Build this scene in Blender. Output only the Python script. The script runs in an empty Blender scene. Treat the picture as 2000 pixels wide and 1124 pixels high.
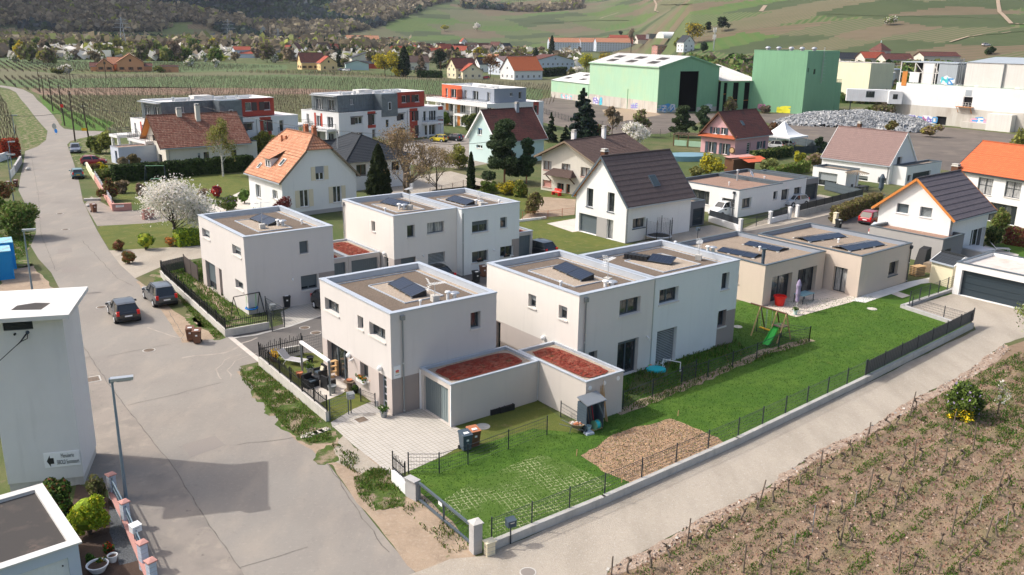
import bpy,math,random
import numpy as np
from mathutils import Vector as Vc,Matrix
from mathutils import noise as mnoise
from math import sin,cos,pi,radians,sqrt,atan2,hypot
random.seed(11)
rng=np.random.default_rng(5)
S=bpy.context.scene
COL=S.collection
# camera
CAMH=21.4;FPX=1694.379;PIT=0.28442622;ROL=0.01600813
_f=Vc((0,cos(PIT),-sin(PIT)));_u=Vc((0,sin(PIT),cos(PIT)));_x=Vc((1,0,0))
CX=cos(ROL)*_x+sin(ROL)*_u;CU=-sin(ROL)*_x+cos(ROL)*_u;CW=_f
cd=bpy.data.cameras.new('camera');cam=bpy.data.objects.new('camera',cd);COL.objects.link(cam)
cam.matrix_world=Matrix(((CX.x,CU.x,-CW.x,0),(CX.y,CU.y,-CW.y,0),(CX.z,CU.z,-CW.z,CAMH),(0,0,0,1)))
cd.sensor_width=36;cd.lens=36*FPX/2000;cd.clip_start=0.5;cd.clip_end=9000
S.camera=cam
# light
SUN_EL=radians(45);SUN_AZ=radians(172)
w=bpy.data.worlds.new('World');S.world=w;w.use_nodes=True
nt=w.node_tree;bg=nt.nodes['Background']
sky=nt.nodes.new('ShaderNodeTexSky');sky.sky_type='NISHITA';sky.sun_disc=False
sky.sun_elevation=SUN_EL;sky.sun_rotation=pi/2-SUN_AZ
sky.air_density=1.0;sky.dust_density=5.0;sky.ozone_density=.5
nt.links.new(sky.outputs[0],bg.inputs[0]);bg.inputs[1].default_value=0.15
sl=bpy.data.lights.new('sun','SUN');sl.energy=2.3;sl.angle=radians(0.6);sl.color=(1,.98,.94)
so=bpy.data.objects.new('sun',sl);COL.objects.link(so)
sd=Vc((cos(SUN_EL)*cos(SUN_AZ),cos(SUN_EL)*sin(SUN_AZ),sin(SUN_EL)))
so.rotation_euler=sd.to_track_quat('Z','Y').to_euler();so.location=(-60,20,90)
vs=S.view_settings;vs.view_transform='Standard';vs.look='None';vs.exposure=0.6;vs.gamma=1.0
# measuring helpers (photo pixel -> place in the world)
def ray(px,py):
 return CW+CX*((px-1000)/FPX)-CU*((py-562)/FPX)
def G(px,py,z=0.0):
 d=ray(px,py);t=(z-CAMH)/d.z
 return Vc((d.x*t,d.y*t,z))
def HT(px,py,P):
 d=ray(px,py);t=(P[0]*d.x+P[1]*d.y)/(d.x*d.x+d.y*d.y)
 return CAMH+d.z*t
def pxm(P,hw):return hw*hypot(P[0],P[1])/FPX
def cq(c,*v):
 ox,oy,s=c;o=[]
 for i in range(0,len(v),2):o+=[ox+v[i]/s,oy+v[i+1]/s]
 return o
 # objects
def tag(o,label=None,cat=None,gp=None,kn=None):
 if label:o['label']=label
 if cat:o['category']=cat
 if gp:o['group']=gp
 if kn:o['kind']=kn
 return o
def T(name,label,cat,loc=(0,0,0),yaw=0.0,gp=None):
 o=bpy.data.objects.new(name,None);COL.objects.link(o);o.empty_display_size=.3
 o.location=(loc[0],loc[1],loc[2]if len(loc)>2 else 0);o.rotation_euler=(0,0,yaw)
 return tag(o,label,cat,gp)
def copytree(o,loc,yaw=0,label=None,scale=None,kinds=None):
 r=o.copy();COL.objects.link(r);r.location=loc;r.rotation_euler=(0,0,yaw)
 if label:r['label']=label
 if scale:r.scale=scale
 for ch in list(o.children):
  c=ch.copy();COL.objects.link(c);c.parent=r
  for g in list(ch.children):
   d=g.copy();COL.objects.link(d);d.parent=c
 return r
class MB:
 def __init__(s):s.v=[];s.f=[];s.m=[];s.uv=[];s.mats=[]
 def mi(s,m):
  if m not in s.mats:s.mats.append(m)
  return s.mats.index(m)
 def pg(s,pts,m,uv=None):
  b=len(s.v);s.v+=[tuple(p)for p in pts];s.f.append(tuple(range(b,b+len(pts))));s.m.append(s.mi(m))
  s.uv.append(uv if uv else[(0,0)]*len(pts));return s
 def box(s,x0,y0,z0,x1,y1,z1,m,skip=''):
  p=[(x0,y0,z0),(x1,y0,z0),(x1,y1,z0),(x0,y1,z0),(x0,y0,z1),(x1,y0,z1),(x1,y1,z1),(x0,y1,z1)]
  for k,q in(('b',(3,2,1,0)),('t',(4,5,6,7)),('f',(0,1,5,4)),('r',(1,2,6,5)),('k',(2,3,7,6)),('l',(3,0,4,7))):
   if k in skip:continue
   s.pg([p[i]for i in q],m)
  return s
 def obox(s,c,ux,uy,uz,m):
  c=Vc(c);ux=Vc(ux);uy=Vc(uy);uz=Vc(uz)
  p=[c+a*ux+b*uy+d*uz for d in(-1,1)for a,b in((-1,-1),(1,-1),(1,1),(-1,1))]
  for q in((3,2,1,0),(4,5,6,7),(0,1,5,4),(1,2,6,5),(2,3,7,6),(3,0,4,7)):s.pg([p[i]for i in q],m)
  return s
 def bm(s,a,b,w,h,m,up=(0,0,1)):
  a=Vc(a);b=Vc(b);d=b-a;L=d.length
  if L<1e-5:return s
  d.normalize();up=Vc(up)
  if abs(d.dot(up))>.97:up=Vc((1,0,0))
  sd_=d.cross(up).normalized();u2=sd_.cross(d).normalized()
  return s.obox((a+b)/2,d*(L/2),sd_*(w/2),u2*(h/2),m)
 def tb(s,a,b,r0,r1,m,n=8,caps=True):
  a=Vc(a);b=Vc(b);d=(b-a)
  if d.length<1e-6:return s
  d.normalize();up=Vc((0,0,1))if abs(d.z)<.9 else Vc((1,0,0))
  u=d.cross(up).normalized();v=d.cross(u)
  A=[a+(u*cos(2*pi*i/n)+v*sin(2*pi*i/n))*r0 for i in range(n)];B=[b+(u*cos(2*pi*i/n)+v*sin(2*pi*i/n))*r1 for i in range(n)]
  for i in range(n):
   j=(i+1)%n;s.pg([A[i],A[j],B[j],B[i]],m)
  if caps:s.pg(B,m);s.pg(A[::-1],m)
  return s
 def path(s,pts,rs,m,n=6):
  for i in range(len(pts)-1):s.tb(pts[i],pts[i+1],rs[i],rs[i+1],m,n,caps=True)
  return s
 def lathe(s,c,prof,m,n=16,sx=1,sy=1):
  R=[[(c[0]+r*cos(2*pi*i/n)*sx,c[1]+r*sin(2*pi*i/n)*sy,c[2]+z)for i in range(n)]for r,z in prof]
  for k in range(len(R)-1):
   for i in range(n):
    j=(i+1)%n;s.pg([R[k][i],R[k][j],R[k+1][j],R[k+1][i]],m)
  if prof[-1][0]>1e-4:s.pg(R[-1],m)
  return s
 def blob(s,c,r,m,n=8,k=5,jit=.15,sz=1):
  P=[[(c[0]+r*sin(pi*a/k)*cos(2*pi*i/n)*(1+random.uniform(-jit,jit)),c[1]+r*sin(pi*a/k)*sin(2*pi*i/n)*(1+random.uniform(-jit,jit)),c[2]+r*sz*cos(pi*a/k))for i in range(n)]for a in range(k+1)]
  for a in range(k):
   for i in range(n):j=(i+1)%n;s.pg([P[a][i],P[a+1][i],P[a+1][j],P[a][j]],m)
  return s
 def bd(s,name,parent=None,loc=None,smooth=False,merge=False):
  me=bpy.data.meshes.new(name);me.from_pydata(s.v,[],s.f)
  for m in s.mats:me.materials.append(m)
  me.polygons.foreach_set('material_index',s.m)
  uvl=me.uv_layers.new(name='UVMap');flat=[c for f in s.uv for p in f for c in p]
  uvl.data.foreach_set('uv',flat)
  if merge:
   import bmesh
   bm=bmesh.new();bm.from_mesh(me);bmesh.ops.remove_doubles(bm,verts=bm.verts,dist=1e-4);bmesh.ops.recalc_face_normals(bm,faces=bm.faces);bm.to_mesh(me);bm.free()
  if smooth:me.polygons.foreach_set('use_smooth',[True]*len(me.polygons))
  me.update()
  o=bpy.data.objects.new(name,me);COL.objects.link(o)
  if parent:o.parent=parent
  if loc:o.location=loc
  return o
def qc(C,U,V,mats,midx=None):
 n=len(C);vv=np.empty((n,4,3),np.float32)
 vv[:,0]=C-U-V;vv[:,1]=C+U-V;vv[:,2]=C+U+V;vv[:,3]=C-U+V
 me=bpy.data.meshes.new('leaves');me.vertices.add(n*4);me.vertices.foreach_set('co',vv.ravel())
 me.loops.add(n*4);me.loops.foreach_set('vertex_index',np.arange(n*4,dtype=np.int32))
 me.polygons.add(n);me.polygons.foreach_set('loop_start',np.arange(0,n*4,4,dtype=np.int32));me.polygons.foreach_set('loop_total',np.full(n,4,np.int32))
 for m in mats:me.materials.append(m)
 if midx is not None:me.polygons.foreach_set('material_index',np.asarray(midx,np.int32))
 me.update(calc_edges=True);me.validate();return me
def mo(name,me,parent=None,loc=None):
 o=bpy.data.objects.new(name,me);COL.objects.link(o)
 if parent:o.parent=parent
 if loc is not None:o.location=loc
 return o
def rnd_axes(n,size,rng=rng,flat=0.0,jit=.4):
 a=rng.normal(size=(n,3));a[:,2]*=(1-flat);a/=np.linalg.norm(a,axis=1)[:,None]
 b=rng.normal(size=(n,3));b-=(a*b).sum(1)[:,None]*a;b/=np.linalg.norm(b,axis=1)[:,None]
 s_=size*(1+rng.uniform(-jit,jit,n))[:,None]
 return a*s_,b*s_*.7
 # materials
def lin(c):return tuple(((x/255)/12.92 if x/255<=.04045 else((x/255+.055)/1.055)**2.4)for x in c)
def mat(name,base,rough=.85,layers=(),bump=None,space='obj',spec=.3,metal=0,isl=0,trans=0,coat=0,uvtile=None):
 m=bpy.data.materials.new(name);m.use_nodes=True;t=m.node_tree;N=t.nodes;L=t.links
 p=N['Principled BSDF'];p.inputs['Roughness'].default_value=rough;p.inputs['Specular IOR Level'].default_value=spec;p.inputs['Metallic'].default_value=metal
 if coat:p.inputs['Coat Weight'].default_value=coat;p.inputs['Coat Roughness'].default_value=.05
 if space=='world':cs=N.new('ShaderNodeNewGeometry').outputs['Position']
 else:cs=N.new('ShaderNodeTexCoord').outputs['Object']
 c=N.new('ShaderNodeRGB');c.outputs[0].default_value=(*base,1);cur=c.outputs[0]
 hgt=None
 if uvtile:
  c1,c2,mo,bw,rh,ms,off=uvtile
  b=N.new('ShaderNodeTexBrick');uv=N.new('ShaderNodeUVMap');L.new(uv.outputs[0],b.inputs['Vector'])
  b.inputs['Color1'].default_value=(*c1,1);b.inputs['Color2'].default_value=(*c2,1);b.inputs['Mortar'].default_value=(*mo,1)
  b.inputs['Scale'].default_value=1;b.inputs['Brick Width'].default_value=bw;b.inputs['Row Height'].default_value=rh
  b.inputs['Mortar Size'].default_value=ms;b.inputs['Mortar Smooth'].default_value=.1;b.offset=off;b.inputs['Bias'].default_value=0
  cur=b.outputs['Color'];hgt=b.outputs['Fac']
 for ly in layers:
  col,sc,lo,hi,amt=ly[:5];stretch=ly[5]if len(ly)>5 else None
  n=N.new('ShaderNodeTexNoise');n.inputs['Scale'].default_value=sc;n.inputs['Detail'].default_value=5;n.inputs['Roughness'].default_value=.6
  if stretch:
   mp=N.new('ShaderNodeMapping');mp.inputs['Scale'].default_value=stretch[:3]
   if len(stretch)>3:mp.inputs['Rotation'].default_value=(0,0,stretch[3])
   L.new(cs,mp.inputs[0]);L.new(mp.outputs[0],n.inputs['Vector'])
  else:L.new(cs,n.inputs['Vector'])
  r=N.new('ShaderNodeMapRange');r.inputs['From Min'].default_value=lo;r.inputs['From Max'].default_value=hi;r.inputs['To Max'].default_value=amt
  L.new(n.outputs['Fac'],r.inputs['Value'])
  mx=N.new('ShaderNodeMix');mx.data_type='RGBA';L.new(r.outputs[0],mx.inputs['Factor']);L.new(cur,mx.inputs['A']);mx.inputs['B'].default_value=(*col,1);cur=mx.outputs['Result']
 if isl:
  g=N.new('ShaderNodeNewGeometry');hs=N.new('ShaderNodeHueSaturation');r=N.new('ShaderNodeMapRange');r.inputs['To Min'].default_value=1-isl;r.inputs['To Max'].default_value=1+isl
  L.new(g.outputs['Random Per Island'],r.inputs['Value']);L.new(r.outputs[0],hs.inputs['Value'])
  r2=N.new('ShaderNodeMapRange');r2.inputs['To Min'].default_value=.5-isl*.05;r2.inputs['To Max'].default_value=.5+isl*.05
  oi=N.new('ShaderNodeObjectInfo');L.new(oi.outputs['Random'],r2.inputs['Value']);L.new(r2.outputs[0],hs.inputs['Hue'])
  L.new(cur,hs.inputs['Color']);cur=hs.outputs[0]
 L.new(cur,p.inputs['Base Color'])
 if bump:
  bs,st,di=bump;n=N.new('ShaderNodeTexNoise');n.inputs['Scale'].default_value=bs;n.inputs['Detail'].default_value=4;L.new(cs,n.inputs['Vector'])
  bp=N.new('ShaderNodeBump');bp.inputs['Strength'].default_value=st;bp.inputs['Distance'].default_value=di;L.new(n.outputs['Fac'],bp.inputs['Height']);L.new(bp.outputs[0],p.inputs['Normal'])
 elif hgt is not None:
  bp=N.new('ShaderNodeBump');bp.invert=True;bp.inputs['Strength'].default_value=.6;bp.inputs['Distance'].default_value=.02;L.new(hgt,bp.inputs['Height']);L.new(bp.outputs[0],p.inputs['Normal'])
 if trans:
  tb=N.new('ShaderNodeBsdfTranslucent');ms=N.new('ShaderNodeMixShader');ms.inputs[0].default_value=trans
  L.new(cur,tb.inputs[0]);L.new(p.outputs[0],ms.inputs[1]);L.new(tb.outputs[0],ms.inputs[2]);L.new(ms.outputs[0],N['Material Output'].inputs[0])
 return m
def wallm(name,c,dirt=.2):
 d=tuple(x*.72 for x in c)
 return mat(name,c,.9,[(d,.35,.45,.8,dirt),(d,3,.5,.9,dirt*.6,(1,1,.25)),(tuple(x*.85 for x in c),2.2,.56,.72,dirt*1.6,(1,1,.07)),(tuple(x*1.1 for x in c),40,.5,.8,.25)],bump=(90,.25,.01))
def gravm(name,c1,c2,c3,sc=18):
 return mat(name,c1,.95,[(c2,sc,.42,.6,.8),(c3,sc*2.2,.5,.62,.8),(tuple(x*.75 for x in c1),.8,.45,.7,.5)],bump=(sc*1.6,.6,.03))
M={}
M['white']=wallm('white render',(.76,.755,.74));M['cream']=wallm('warm off-white render',(.71,.67,.62));M['pearl']=wallm('pale warm grey render',(.61,.575,.55))
M['coolwhite']=wallm('cool white render',(.74,.76,.745));M['taupe']=wallm('taupe render',(.33,.285,.26));M['beige']=wallm('beige render',(.6,.5,.415));M['greywall']=wallm('grey render',(.38,.365,.355));M['dgreywall']=wallm('dark grey render',(.22,.215,.22))
M['oldwhite']=wallm('aged white plaster',(.66,.62,.54),.35);M['teal']=wallm('pale teal render',(.5,.64,.62));M['pink']=wallm('pink render',(.62,.36,.37));M['orangewall']=wallm('apricot render',(.68,.34,.18));M['yellowwall']=wallm('yellow render',(.78,.58,.3));M['creamwall']=wallm('cream render',(.74,.66,.47));M['redwall']=wallm('brick red render',(.42,.07,.045));M['orred']=wallm('orange red render',(.6,.13,.06));M['blueg']=wallm('blue grey render',(.28,.31,.36));M['pinkwall']=wallm('salmon wall render',(.52,.27,.23));M['bluewhite']=wallm('bluish white render',(.55,.6,.68))
M['concrete']=mat('concrete',(.5,.48,.44),.9,[((.33,.31,.28),.9,.45,.7,.6),((.25,.23,.2),3,.55,.8,.5,(1,1,.15)),((.62,.6,.56),12,.5,.8,.4)],bump=(30,.3,.02))
M['block']=mat('concrete block',(.42,.41,.4),.95,[((.3,.29,.28),2,.45,.7,.5)],bump=(60,.4,.01))
M['coping']=mat('pale zinc coping',(.46,.5,.55),.45,[((.38,.41,.45),1.2,.4,.7,.5)],metal=.15,spec=.5)
M['dcoping']=mat('dark grey coping',(.09,.115,.135),.45,metal=.1,spec=.5)
M['zinc']=mat('zinc cladding',(.16,.19,.21),.45,[((.1,.125,.14),1.5,.4,.65,.7),((.23,.26,.28),5,.55,.7,.6)],metal=.4,spec=.5)
M['steel']=mat('galvanised steel',(.5,.52,.54),.4,metal=.6,spec=.5);M['gpipe']=mat('grey pipe',(.27,.29,.3),.4,metal=.4)
M['anth']=mat('anthracite metal',(.035,.042,.05),.5,spec=.4);M['frame']=mat('grey window frame',(.085,.105,.12),.45);M['black']=mat('black plastic',(.018,.019,.021),.5);M['wframe']=mat('white window frame',(.78,.79,.8),.4);M['brown']=mat('brown wood',(.12,.055,.03),.6);M['wood']=mat('weathered wood',(.26,.2,.14),.85,[((.14,.1,.07),8,.4,.7,.6)]);M['newwood']=mat('fresh wood',(.55,.36,.18),.7,[((.4,.24,.11),10,.45,.7,.5)]);M['orwood']=mat('orange stained wood',(.6,.22,.05),.6)
M['glass']=mat('dark glass',(.02,.025,.03),.04,[((.11,.115,.11),1.3,.5,.6,.8,(1,1,.35))],spec=.8);M['glass2']=mat('greenish glass',(.05,.07,.07),.05,spec=.8);M['curtain']=mat('glass over curtain',(.42,.42,.41),.25,[((.2,.2,.2),14,.45,.55,.8,(1,1,.1))],spec=.6);M['blind']=mat('slatted blind',(.3,.33,.34),.5)  # pale blotches in the dark glass colour imitate reflections and interiors
M['shutter']=mat('grey roller shutter',(.1,.125,.14),.55);M['dshutter']=mat('brown shutter',(.075,.06,.055),.7);M['gdoor']=mat('grey garage door',(.14,.17,.18),.5);M['gdoorl']=mat('garage door side leaf',(.2,.245,.25),.5);M['ddoor']=mat('blue-black garage door',(.03,.044,.055),.4);M['creamsh']=mat('cream shutter',(.7,.62,.46),.6)
M['sill']=mat('stone sill',(.66,.62,.57),.8);M['paint']=mat('white paint',(.8,.8,.79),.5);M['dblue']=mat('dark blue grey',(.06,.085,.11),.6)
M['gravel']=gravm('roof gravel',(.15,.118,.09),(.1,.07,.05),(.26,.2,.15),9);M['lgravel']=gravm('light gravel band',(.38,.31,.24),(.25,.19,.14),(.5,.43,.35),10);M['bgravel']=gravm('beige roof gravel',(.3,.235,.175),(.2,.15,.11),(.4,.33,.26),10);M['pgravel']=gravm('pinkish roof gravel',(.3,.19,.14),(.19,.115,.08),(.4,.29,.23),10)
M['sedum']=mat('red sedum',(.19,.032,.018),.95,[((.25,.08,.05),2.2,.48,.6,.85),((.1,.045,.03),3.5,.56,.64,.8),((.07,.05,.015),1.7,.62,.7,.8)],bump=(12,1,.06))
M['membrane']=mat('roof membrane',(.62,.56,.5),.8,[((.42,.22,.14),.7,.55,.75,.8),((.5,.46,.42),2,.4,.6,.6)]);M['bitumen']=mat('bitumen felt',(.055,.05,.047),.9,[((.14,.11,.09),.9,.5,.8,.7),((.2,.14,.11),1.6,.62,.75,.6)]);M['whiteroof']=mat('pale roof sheet',(.66,.65,.62),.7,[((.5,.48,.45),.3,.4,.7,.6)]);M['whiteflat']=mat('white flat roof',(.7,.66,.63),.8)
M['pv']=mat('solar cells',(.008,.013,.028),.12,spec=.7);M['rubber']=mat('tyre rubber',(.015,.015,.015),.9)
M['bin']=mat('brown bin plastic',(.16,.075,.045),.55);M['binb']=mat('black bin plastic',(.02,.023,.026),.5);M['red']=mat('red plastic',(.65,.02,.015),.35);M['green']=mat('green plastic',(.05,.5,.06),.4);M['turq']=mat('turquoise plastic',(.03,.5,.55),.4);M['yellow']=mat('yellow plastic',(.75,.42,.02),.5);M['blue']=mat('blue plastic',(.01,.17,.55),.45)
M['bark']=mat('bark',(.1,.075,.055),.95,[((.05,.038,.03),6,.4,.6,.7)]);M['gbark']=mat('grey bark',(.19,.15,.12),.95,[((.1,.08,.06),6,.4,.6,.7)]);M['pbark']=mat('pine bark',(.24,.12,.07),.95);M['birch']=mat('birch bark',(.55,.53,.48),.8,[((.08,.07,.06),5,.55,.6,.9,(1,1,4))])
M['soilbed']=mat('dark soil',(.085,.055,.04),.95,bump=(20,.8,.05));M['terra']=mat('terracotta',(.42,.16,.08),.8)
def tile(name,c1,c2,mo,bw=.3,rh=.36,ms=.02,layers=(),off=.0):
 return mat(name,c1,.8,layers,uvtile=(c1,c2,mo,bw,rh,ms,off))
M['t_brown']=tile('brown grey concrete tile',(.125,.095,.09),(.105,.078,.075),(.085,.065,.06),.3,.4,.01);M['t_mauve']=tile('mauve grey tile',(.155,.13,.14),(.13,.11,.12),(.08,.07,.075),.3,.4,.01)
M['t_rose']=tile('rose brown tile',(.25,.17,.155),(.22,.15,.135),(.17,.11,.1),.28,.36,.02);M['t_orange']=tile('orange clay tile',(.56,.15,.055),(.5,.13,.05),(.36,.09,.035),.28,.36,.02)
M['t_old']=tile('weathered red tile',(.24,.075,.045),(.36,.18,.12),(.1,.045,.03),.24,.36,.03,[((.12,.05,.035),.6,.5,.75,.6),((.42,.3,.22),3,.56,.7,.6)],.5)
M['t_salmon']=tile('salmon orange tile',(.5,.21,.11),(.58,.3,.18),(.2,.09,.05),.34,.4,.025,[((.3,.13,.07),.8,.52,.7,.6),((.14,.1,.07),2.4,.6,.7,.7)],0)
M['t_dark']=tile('slate grey tile',(.035,.042,.052),(.03,.036,.045),(.015,.018,.02),.3,.36,.02);M['t_maroon']=tile('maroon tile',(.17,.06,.045),(.13,.045,.038),(.07,.03,.025),.28,.34,.02,[((.06,.035,.03),.5,.5,.7,.7)]);M['t_umber']=tile('umber tile',(.15,.095,.075),(.11,.07,.058),(.07,.045,.038),.26,.3,.02,[((.3,.24,.2),4,.6,.7,.5)]);M['t_red']=tile('red tile',(.42,.09,.045),(.34,.07,.04),(.2,.05,.03),.4,.5,.03)
# building kit
class B:
 """a building frame: x along the face looking right-and-forward (F), y along the face looking left-and-forward (L)"""
 def __init__(s,name,label,cat,x,y,yaw,w,d,h,gp=None,z0=0):
  s.e=T(name,label,cat,(x,y,z0),yaw,gp);s.x=x;s.y=y;s.yaw=yaw;s.w=w;s.d=d;s.h=h;s.z0=z0
  s.ca=cos(yaw);s.sa=sin(yaw)
 def loc(s,P):dx=P[0]-s.x;dy=P[1]-s.y;return(dx*s.ca+dy*s.sa,-dx*s.sa+dy*s.ca,P[2]-s.z0)
 def fp(s,fc,px,py,off=0):
  d=ray(px,py);o=s.loc((0,0,CAMH));d=Vc((d.x*s.ca+d.y*s.sa,-d.x*s.sa+d.y*s.ca,d.z));o=Vc(o)
  if fc in 'FK':t=((off if fc=='F' else s.d-off)-o.y)/d.y;q=o+d*t;return q.x,q.z
  t=((off if fc=='L' else s.w-off)-o.x)/d.x;q=o+d*t;return q.y,q.z
 def P(s,fc,a,z,o=0.0):
  return{'F':(a,o,z),'K':(a,s.d-o,z),'L':(o,a,z),'R':(s.w-o,a,z)}[fc]
 def world(s,u,v,z=0):return(s.x+s.ca*u-s.sa*v,s.y+s.sa*u+s.ca*v,z+s.z0)
def clip(pg,a,b,c):
 out=[]
 for i in range(len(pg)):
  p=pg[i];q=pg[(i+1)%len(pg)];dp=a*p[0]+b*p[1]-c;dq=a*q[0]+b*q[1]-c
  if dp<=1e-9:out.append(p)
  if(dp<-1e-9 and dq>1e-9)or(dp>1e-9 and dq<-1e-9):
   t=dp/(dp-dq);out.append((p[0]+(q[0]-p[0])*t,p[1]+(q[1]-p[1])*t))
 return out
def fcd(mb,b,fc,z0,z1,m,holes=(),rgs=(),s0=0,s1=None,hr=None,dph=.22,off=0,rm=None,zcut=None):
 s1=s1 if s1 is not None else(b.w if fc in 'FK' else b.d)
 top=hr if hr else z1
 xs=sorted(set([s0,s1]+[v for h in holes for v in h[:2]if s0<v<s1]+[v for r in rgs for v in r[:2]if s0<v<s1]))
 zs=sorted(set([z0,z1,top]+[v for h in holes for v in h[2:4]if z0<v<top]+[v for r in rgs for v in r[2:4]if z0<v<top]))
 mid=(s0+s1)/2
 for i in range(len(xs)-1):
  for j in range(len(zs)-1):
   a0,a1,c0,c1=xs[i],xs[i+1],zs[j],zs[j+1];cx,cz=(a0+a1)/2,(c0+c1)/2
   if any(h[0]<cx<h[1]and h[2]<cz<h[3]for h in holes):continue
   mm=m
   for r in rgs:
    if r[0]<cx<r[1]and r[2]<cz<r[3]:mm=r[4]
   pl=[(a0,c0),(a1,c0),(a1,c1),(a0,c1)]
   if hr and c1>z1+1e-6:
    k=(hr-z1)/(mid-s0)
    pl=clip(pl,-k,1,z1-k*s0);pl=clip(pl,k,1,z1+k*s1)if pl else pl
   if zcut and hr and pl:pl=clip(pl,0,1,zcut)
   if len(pl)>=3:mb.pg([b.P(fc,q[0],q[1],off)for q in pl],mm)
 for h in holes:
  a0,a1,c0,c1=h[:4];dp=h[4]if len(h)>4 else dph
  mm=rm or m
  for r in rgs:
   if r[0]<(a0+a1)/2<r[1]and r[2]<(c0+c1)/2<r[3]and not rm:mm=r[4]
  for p,q in(((a0,c0),(a1,c0)),((a1,c0),(a1,c1)),((a1,c1),(a0,c1)),((a0,c1),(a0,c0))):
   mb.pg([b.P(fc,p[0],p[1],off),b.P(fc,q[0],q[1],off),b.P(fc,q[0],q[1],off+dp+.08),b.P(fc,p[0],p[1],off+dp+.08)],mm)
def fb(mb,b,fc,a0,a1,z0,z1,o0,o1,m):
 p=[b.P(fc,a0,z0,o0),b.P(fc,a1,z1,o1)];q=[[min(p[0][i],p[1][i]),max(p[0][i],p[1][i])]for i in range(3)]
 mb.box(q[0][0],q[1][0],q[2][0],q[0][1],q[1][1],q[2][1],m)
def wdw(b,fc,h,kn='c2',fm='frame',o=.22,sil=True,sh=0,shm='shutter',parent=None,sillm='sill',gl='glass',name=None,lab=None,outsh=None):
 a0,a1,z0,z1=h[:4];fm=M[fm]if isinstance(fm,str)else fm;mb=MB();t=.07 if(a1-a0)>.7 else .055
 door=name=='door'
 if kn=='hole':
  m2=MB();fb(m2,b,fc,a0,a1,z0,z1,o+.5,o+.55,M['black']);return m2.bd('opening',parent or b.e)
 if kn=='gv':
  mb=MB();n=int((a1-a0)/.1)
  for i in range(n):
   s0=a0+(a1-a0)*i/n;s1=a0+(a1-a0)*(i+1)/n
   mm=M['gdoorl']if lab and i>=n*.0 and i<n*.33 else M['gdoor']
   fb(mb,b,fc,s0,s1,z0,z1,o+(.015 if i%2 else 0),o+.05,mm)
  return mb.bd('garage_door',b.e)
 if kn=='gp':
  n=max(3,int((z1-z0)/.5))
  for i in range(n):fb(mb,b,fc,a0+.03,a1-.03,z0+(z1-z0)*i/n+.012,z0+(z1-z0)*(i+1)/n-.012,o,o+.05,M['ddoor'])
  fb(mb,b,fc,a0,a1,z0,z1,o+.051,o+.09,M['anth'])
  return mb.bd('garage_door',b.e)
 fb(mb,b,fc,a0,a1,z0,z0+t,o,o+.07,fm);fb(mb,b,fc,a0,a1,z1-t,z1,o,o+.07,fm)
 fb(mb,b,fc,a0,a0+t,z0+t,z1-t,o,o+.07,fm);fb(mb,b,fc,a1-t,a1,z0+t,z1-t,o,o+.07,fm)
 nm={'c1':1,'c2':2,'c3':3,'c4':4,'cross':2}.get(kn,1)
 for i in range(1,nm):
  s_=a0+(a1-a0)*i/nm;fb(mb,b,fc,s_-t*.8,s_+t*.8,z0+t,z1-t,o-.01,o+.06,fm)
 if kn=='cross':fb(mb,b,fc,a0+t,a1-t,(z0+z1)/2-t*.5+.1,(z0+z1)/2+t*.5+.1,o-.005,o+.065,fm)
 if kn=='pdoor':
  for i in range(4):fb(mb,b,fc,a0+t+.1,a1-t-.1,z0+.35+i*.45,z0+.42+i*.45,o-.005,o+.05,M['coping'])
 wf=mb.bd(name or('glass_door' if z1-z0>1.85 else 'window'),parent or b.e)
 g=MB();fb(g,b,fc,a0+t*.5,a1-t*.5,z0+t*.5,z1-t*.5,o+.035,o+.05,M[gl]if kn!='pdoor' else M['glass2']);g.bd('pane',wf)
 if sh>0:
  g=MB();zz=z1-(z1-z0)*sh;n=max(2,int((z1-zz)/.09))
  for i in range(n):fb(g,b,fc,a0+.02,a1-.02,zz+(z1-zz)*i/n+.004,zz+(z1-zz)*(i+1)/n,o-.03,o-.012,M[shm])
  g.bd('shutter',wf)
 if kn=='bl':
  g=MB();n=int((z1-z0)/.12)
  for i in range(n):fb(g,b,fc,a0+.03,a1-.03,z0+(z1-z0)*i/n+.05,z0+(z1-z0)*(i+1)/n,o-.03,o-.01,M['blind'])
  g.bd('blind',wf)
 if sil and z0>.3:
  g=MB();fb(g,b,fc,a0-.06,a1+.06,z0-.09,z0-.002,-.07,o,M[sillm]);g.bd('sill',wf)
 if outsh:
  for sg in outsh[1:]:
   g=MB();ww=(a1-a0)*.5;aa=a0-ww-.04 if sg=='l' else a1+.04
   fb(g,b,fc,aa,aa+ww,z0,z1,-.06,-.02,M[outsh[0]])
   for k in range(6):fb(g,b,fc,aa+.06,aa+ww-.06,z0+.1+(z1-z0-.2)*k/6,z0+.1+(z1-z0-.2)*(k+.6)/6,-.075,-.06,M[outsh[0]])
   g.bd('shutter',wf)
 return wf
def hole(b,fc,px,zmin=None,off=0):
 a0,z1=b.fp(fc,px[0],px[1],off);a1,z0=b.fp(fc,px[2],px[3],off)
 if a0>a1:a0,a1=a1,a0
 if zmin is not None:z0=zmin
 return(a0,a1,z0,z1)
def fitin(h,lo,hi,zt):
 a0,a1,z0,z1=h[:4];return(max(lo,a0),min(hi,a1),max(.05,z0),min(zt,z1))
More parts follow.
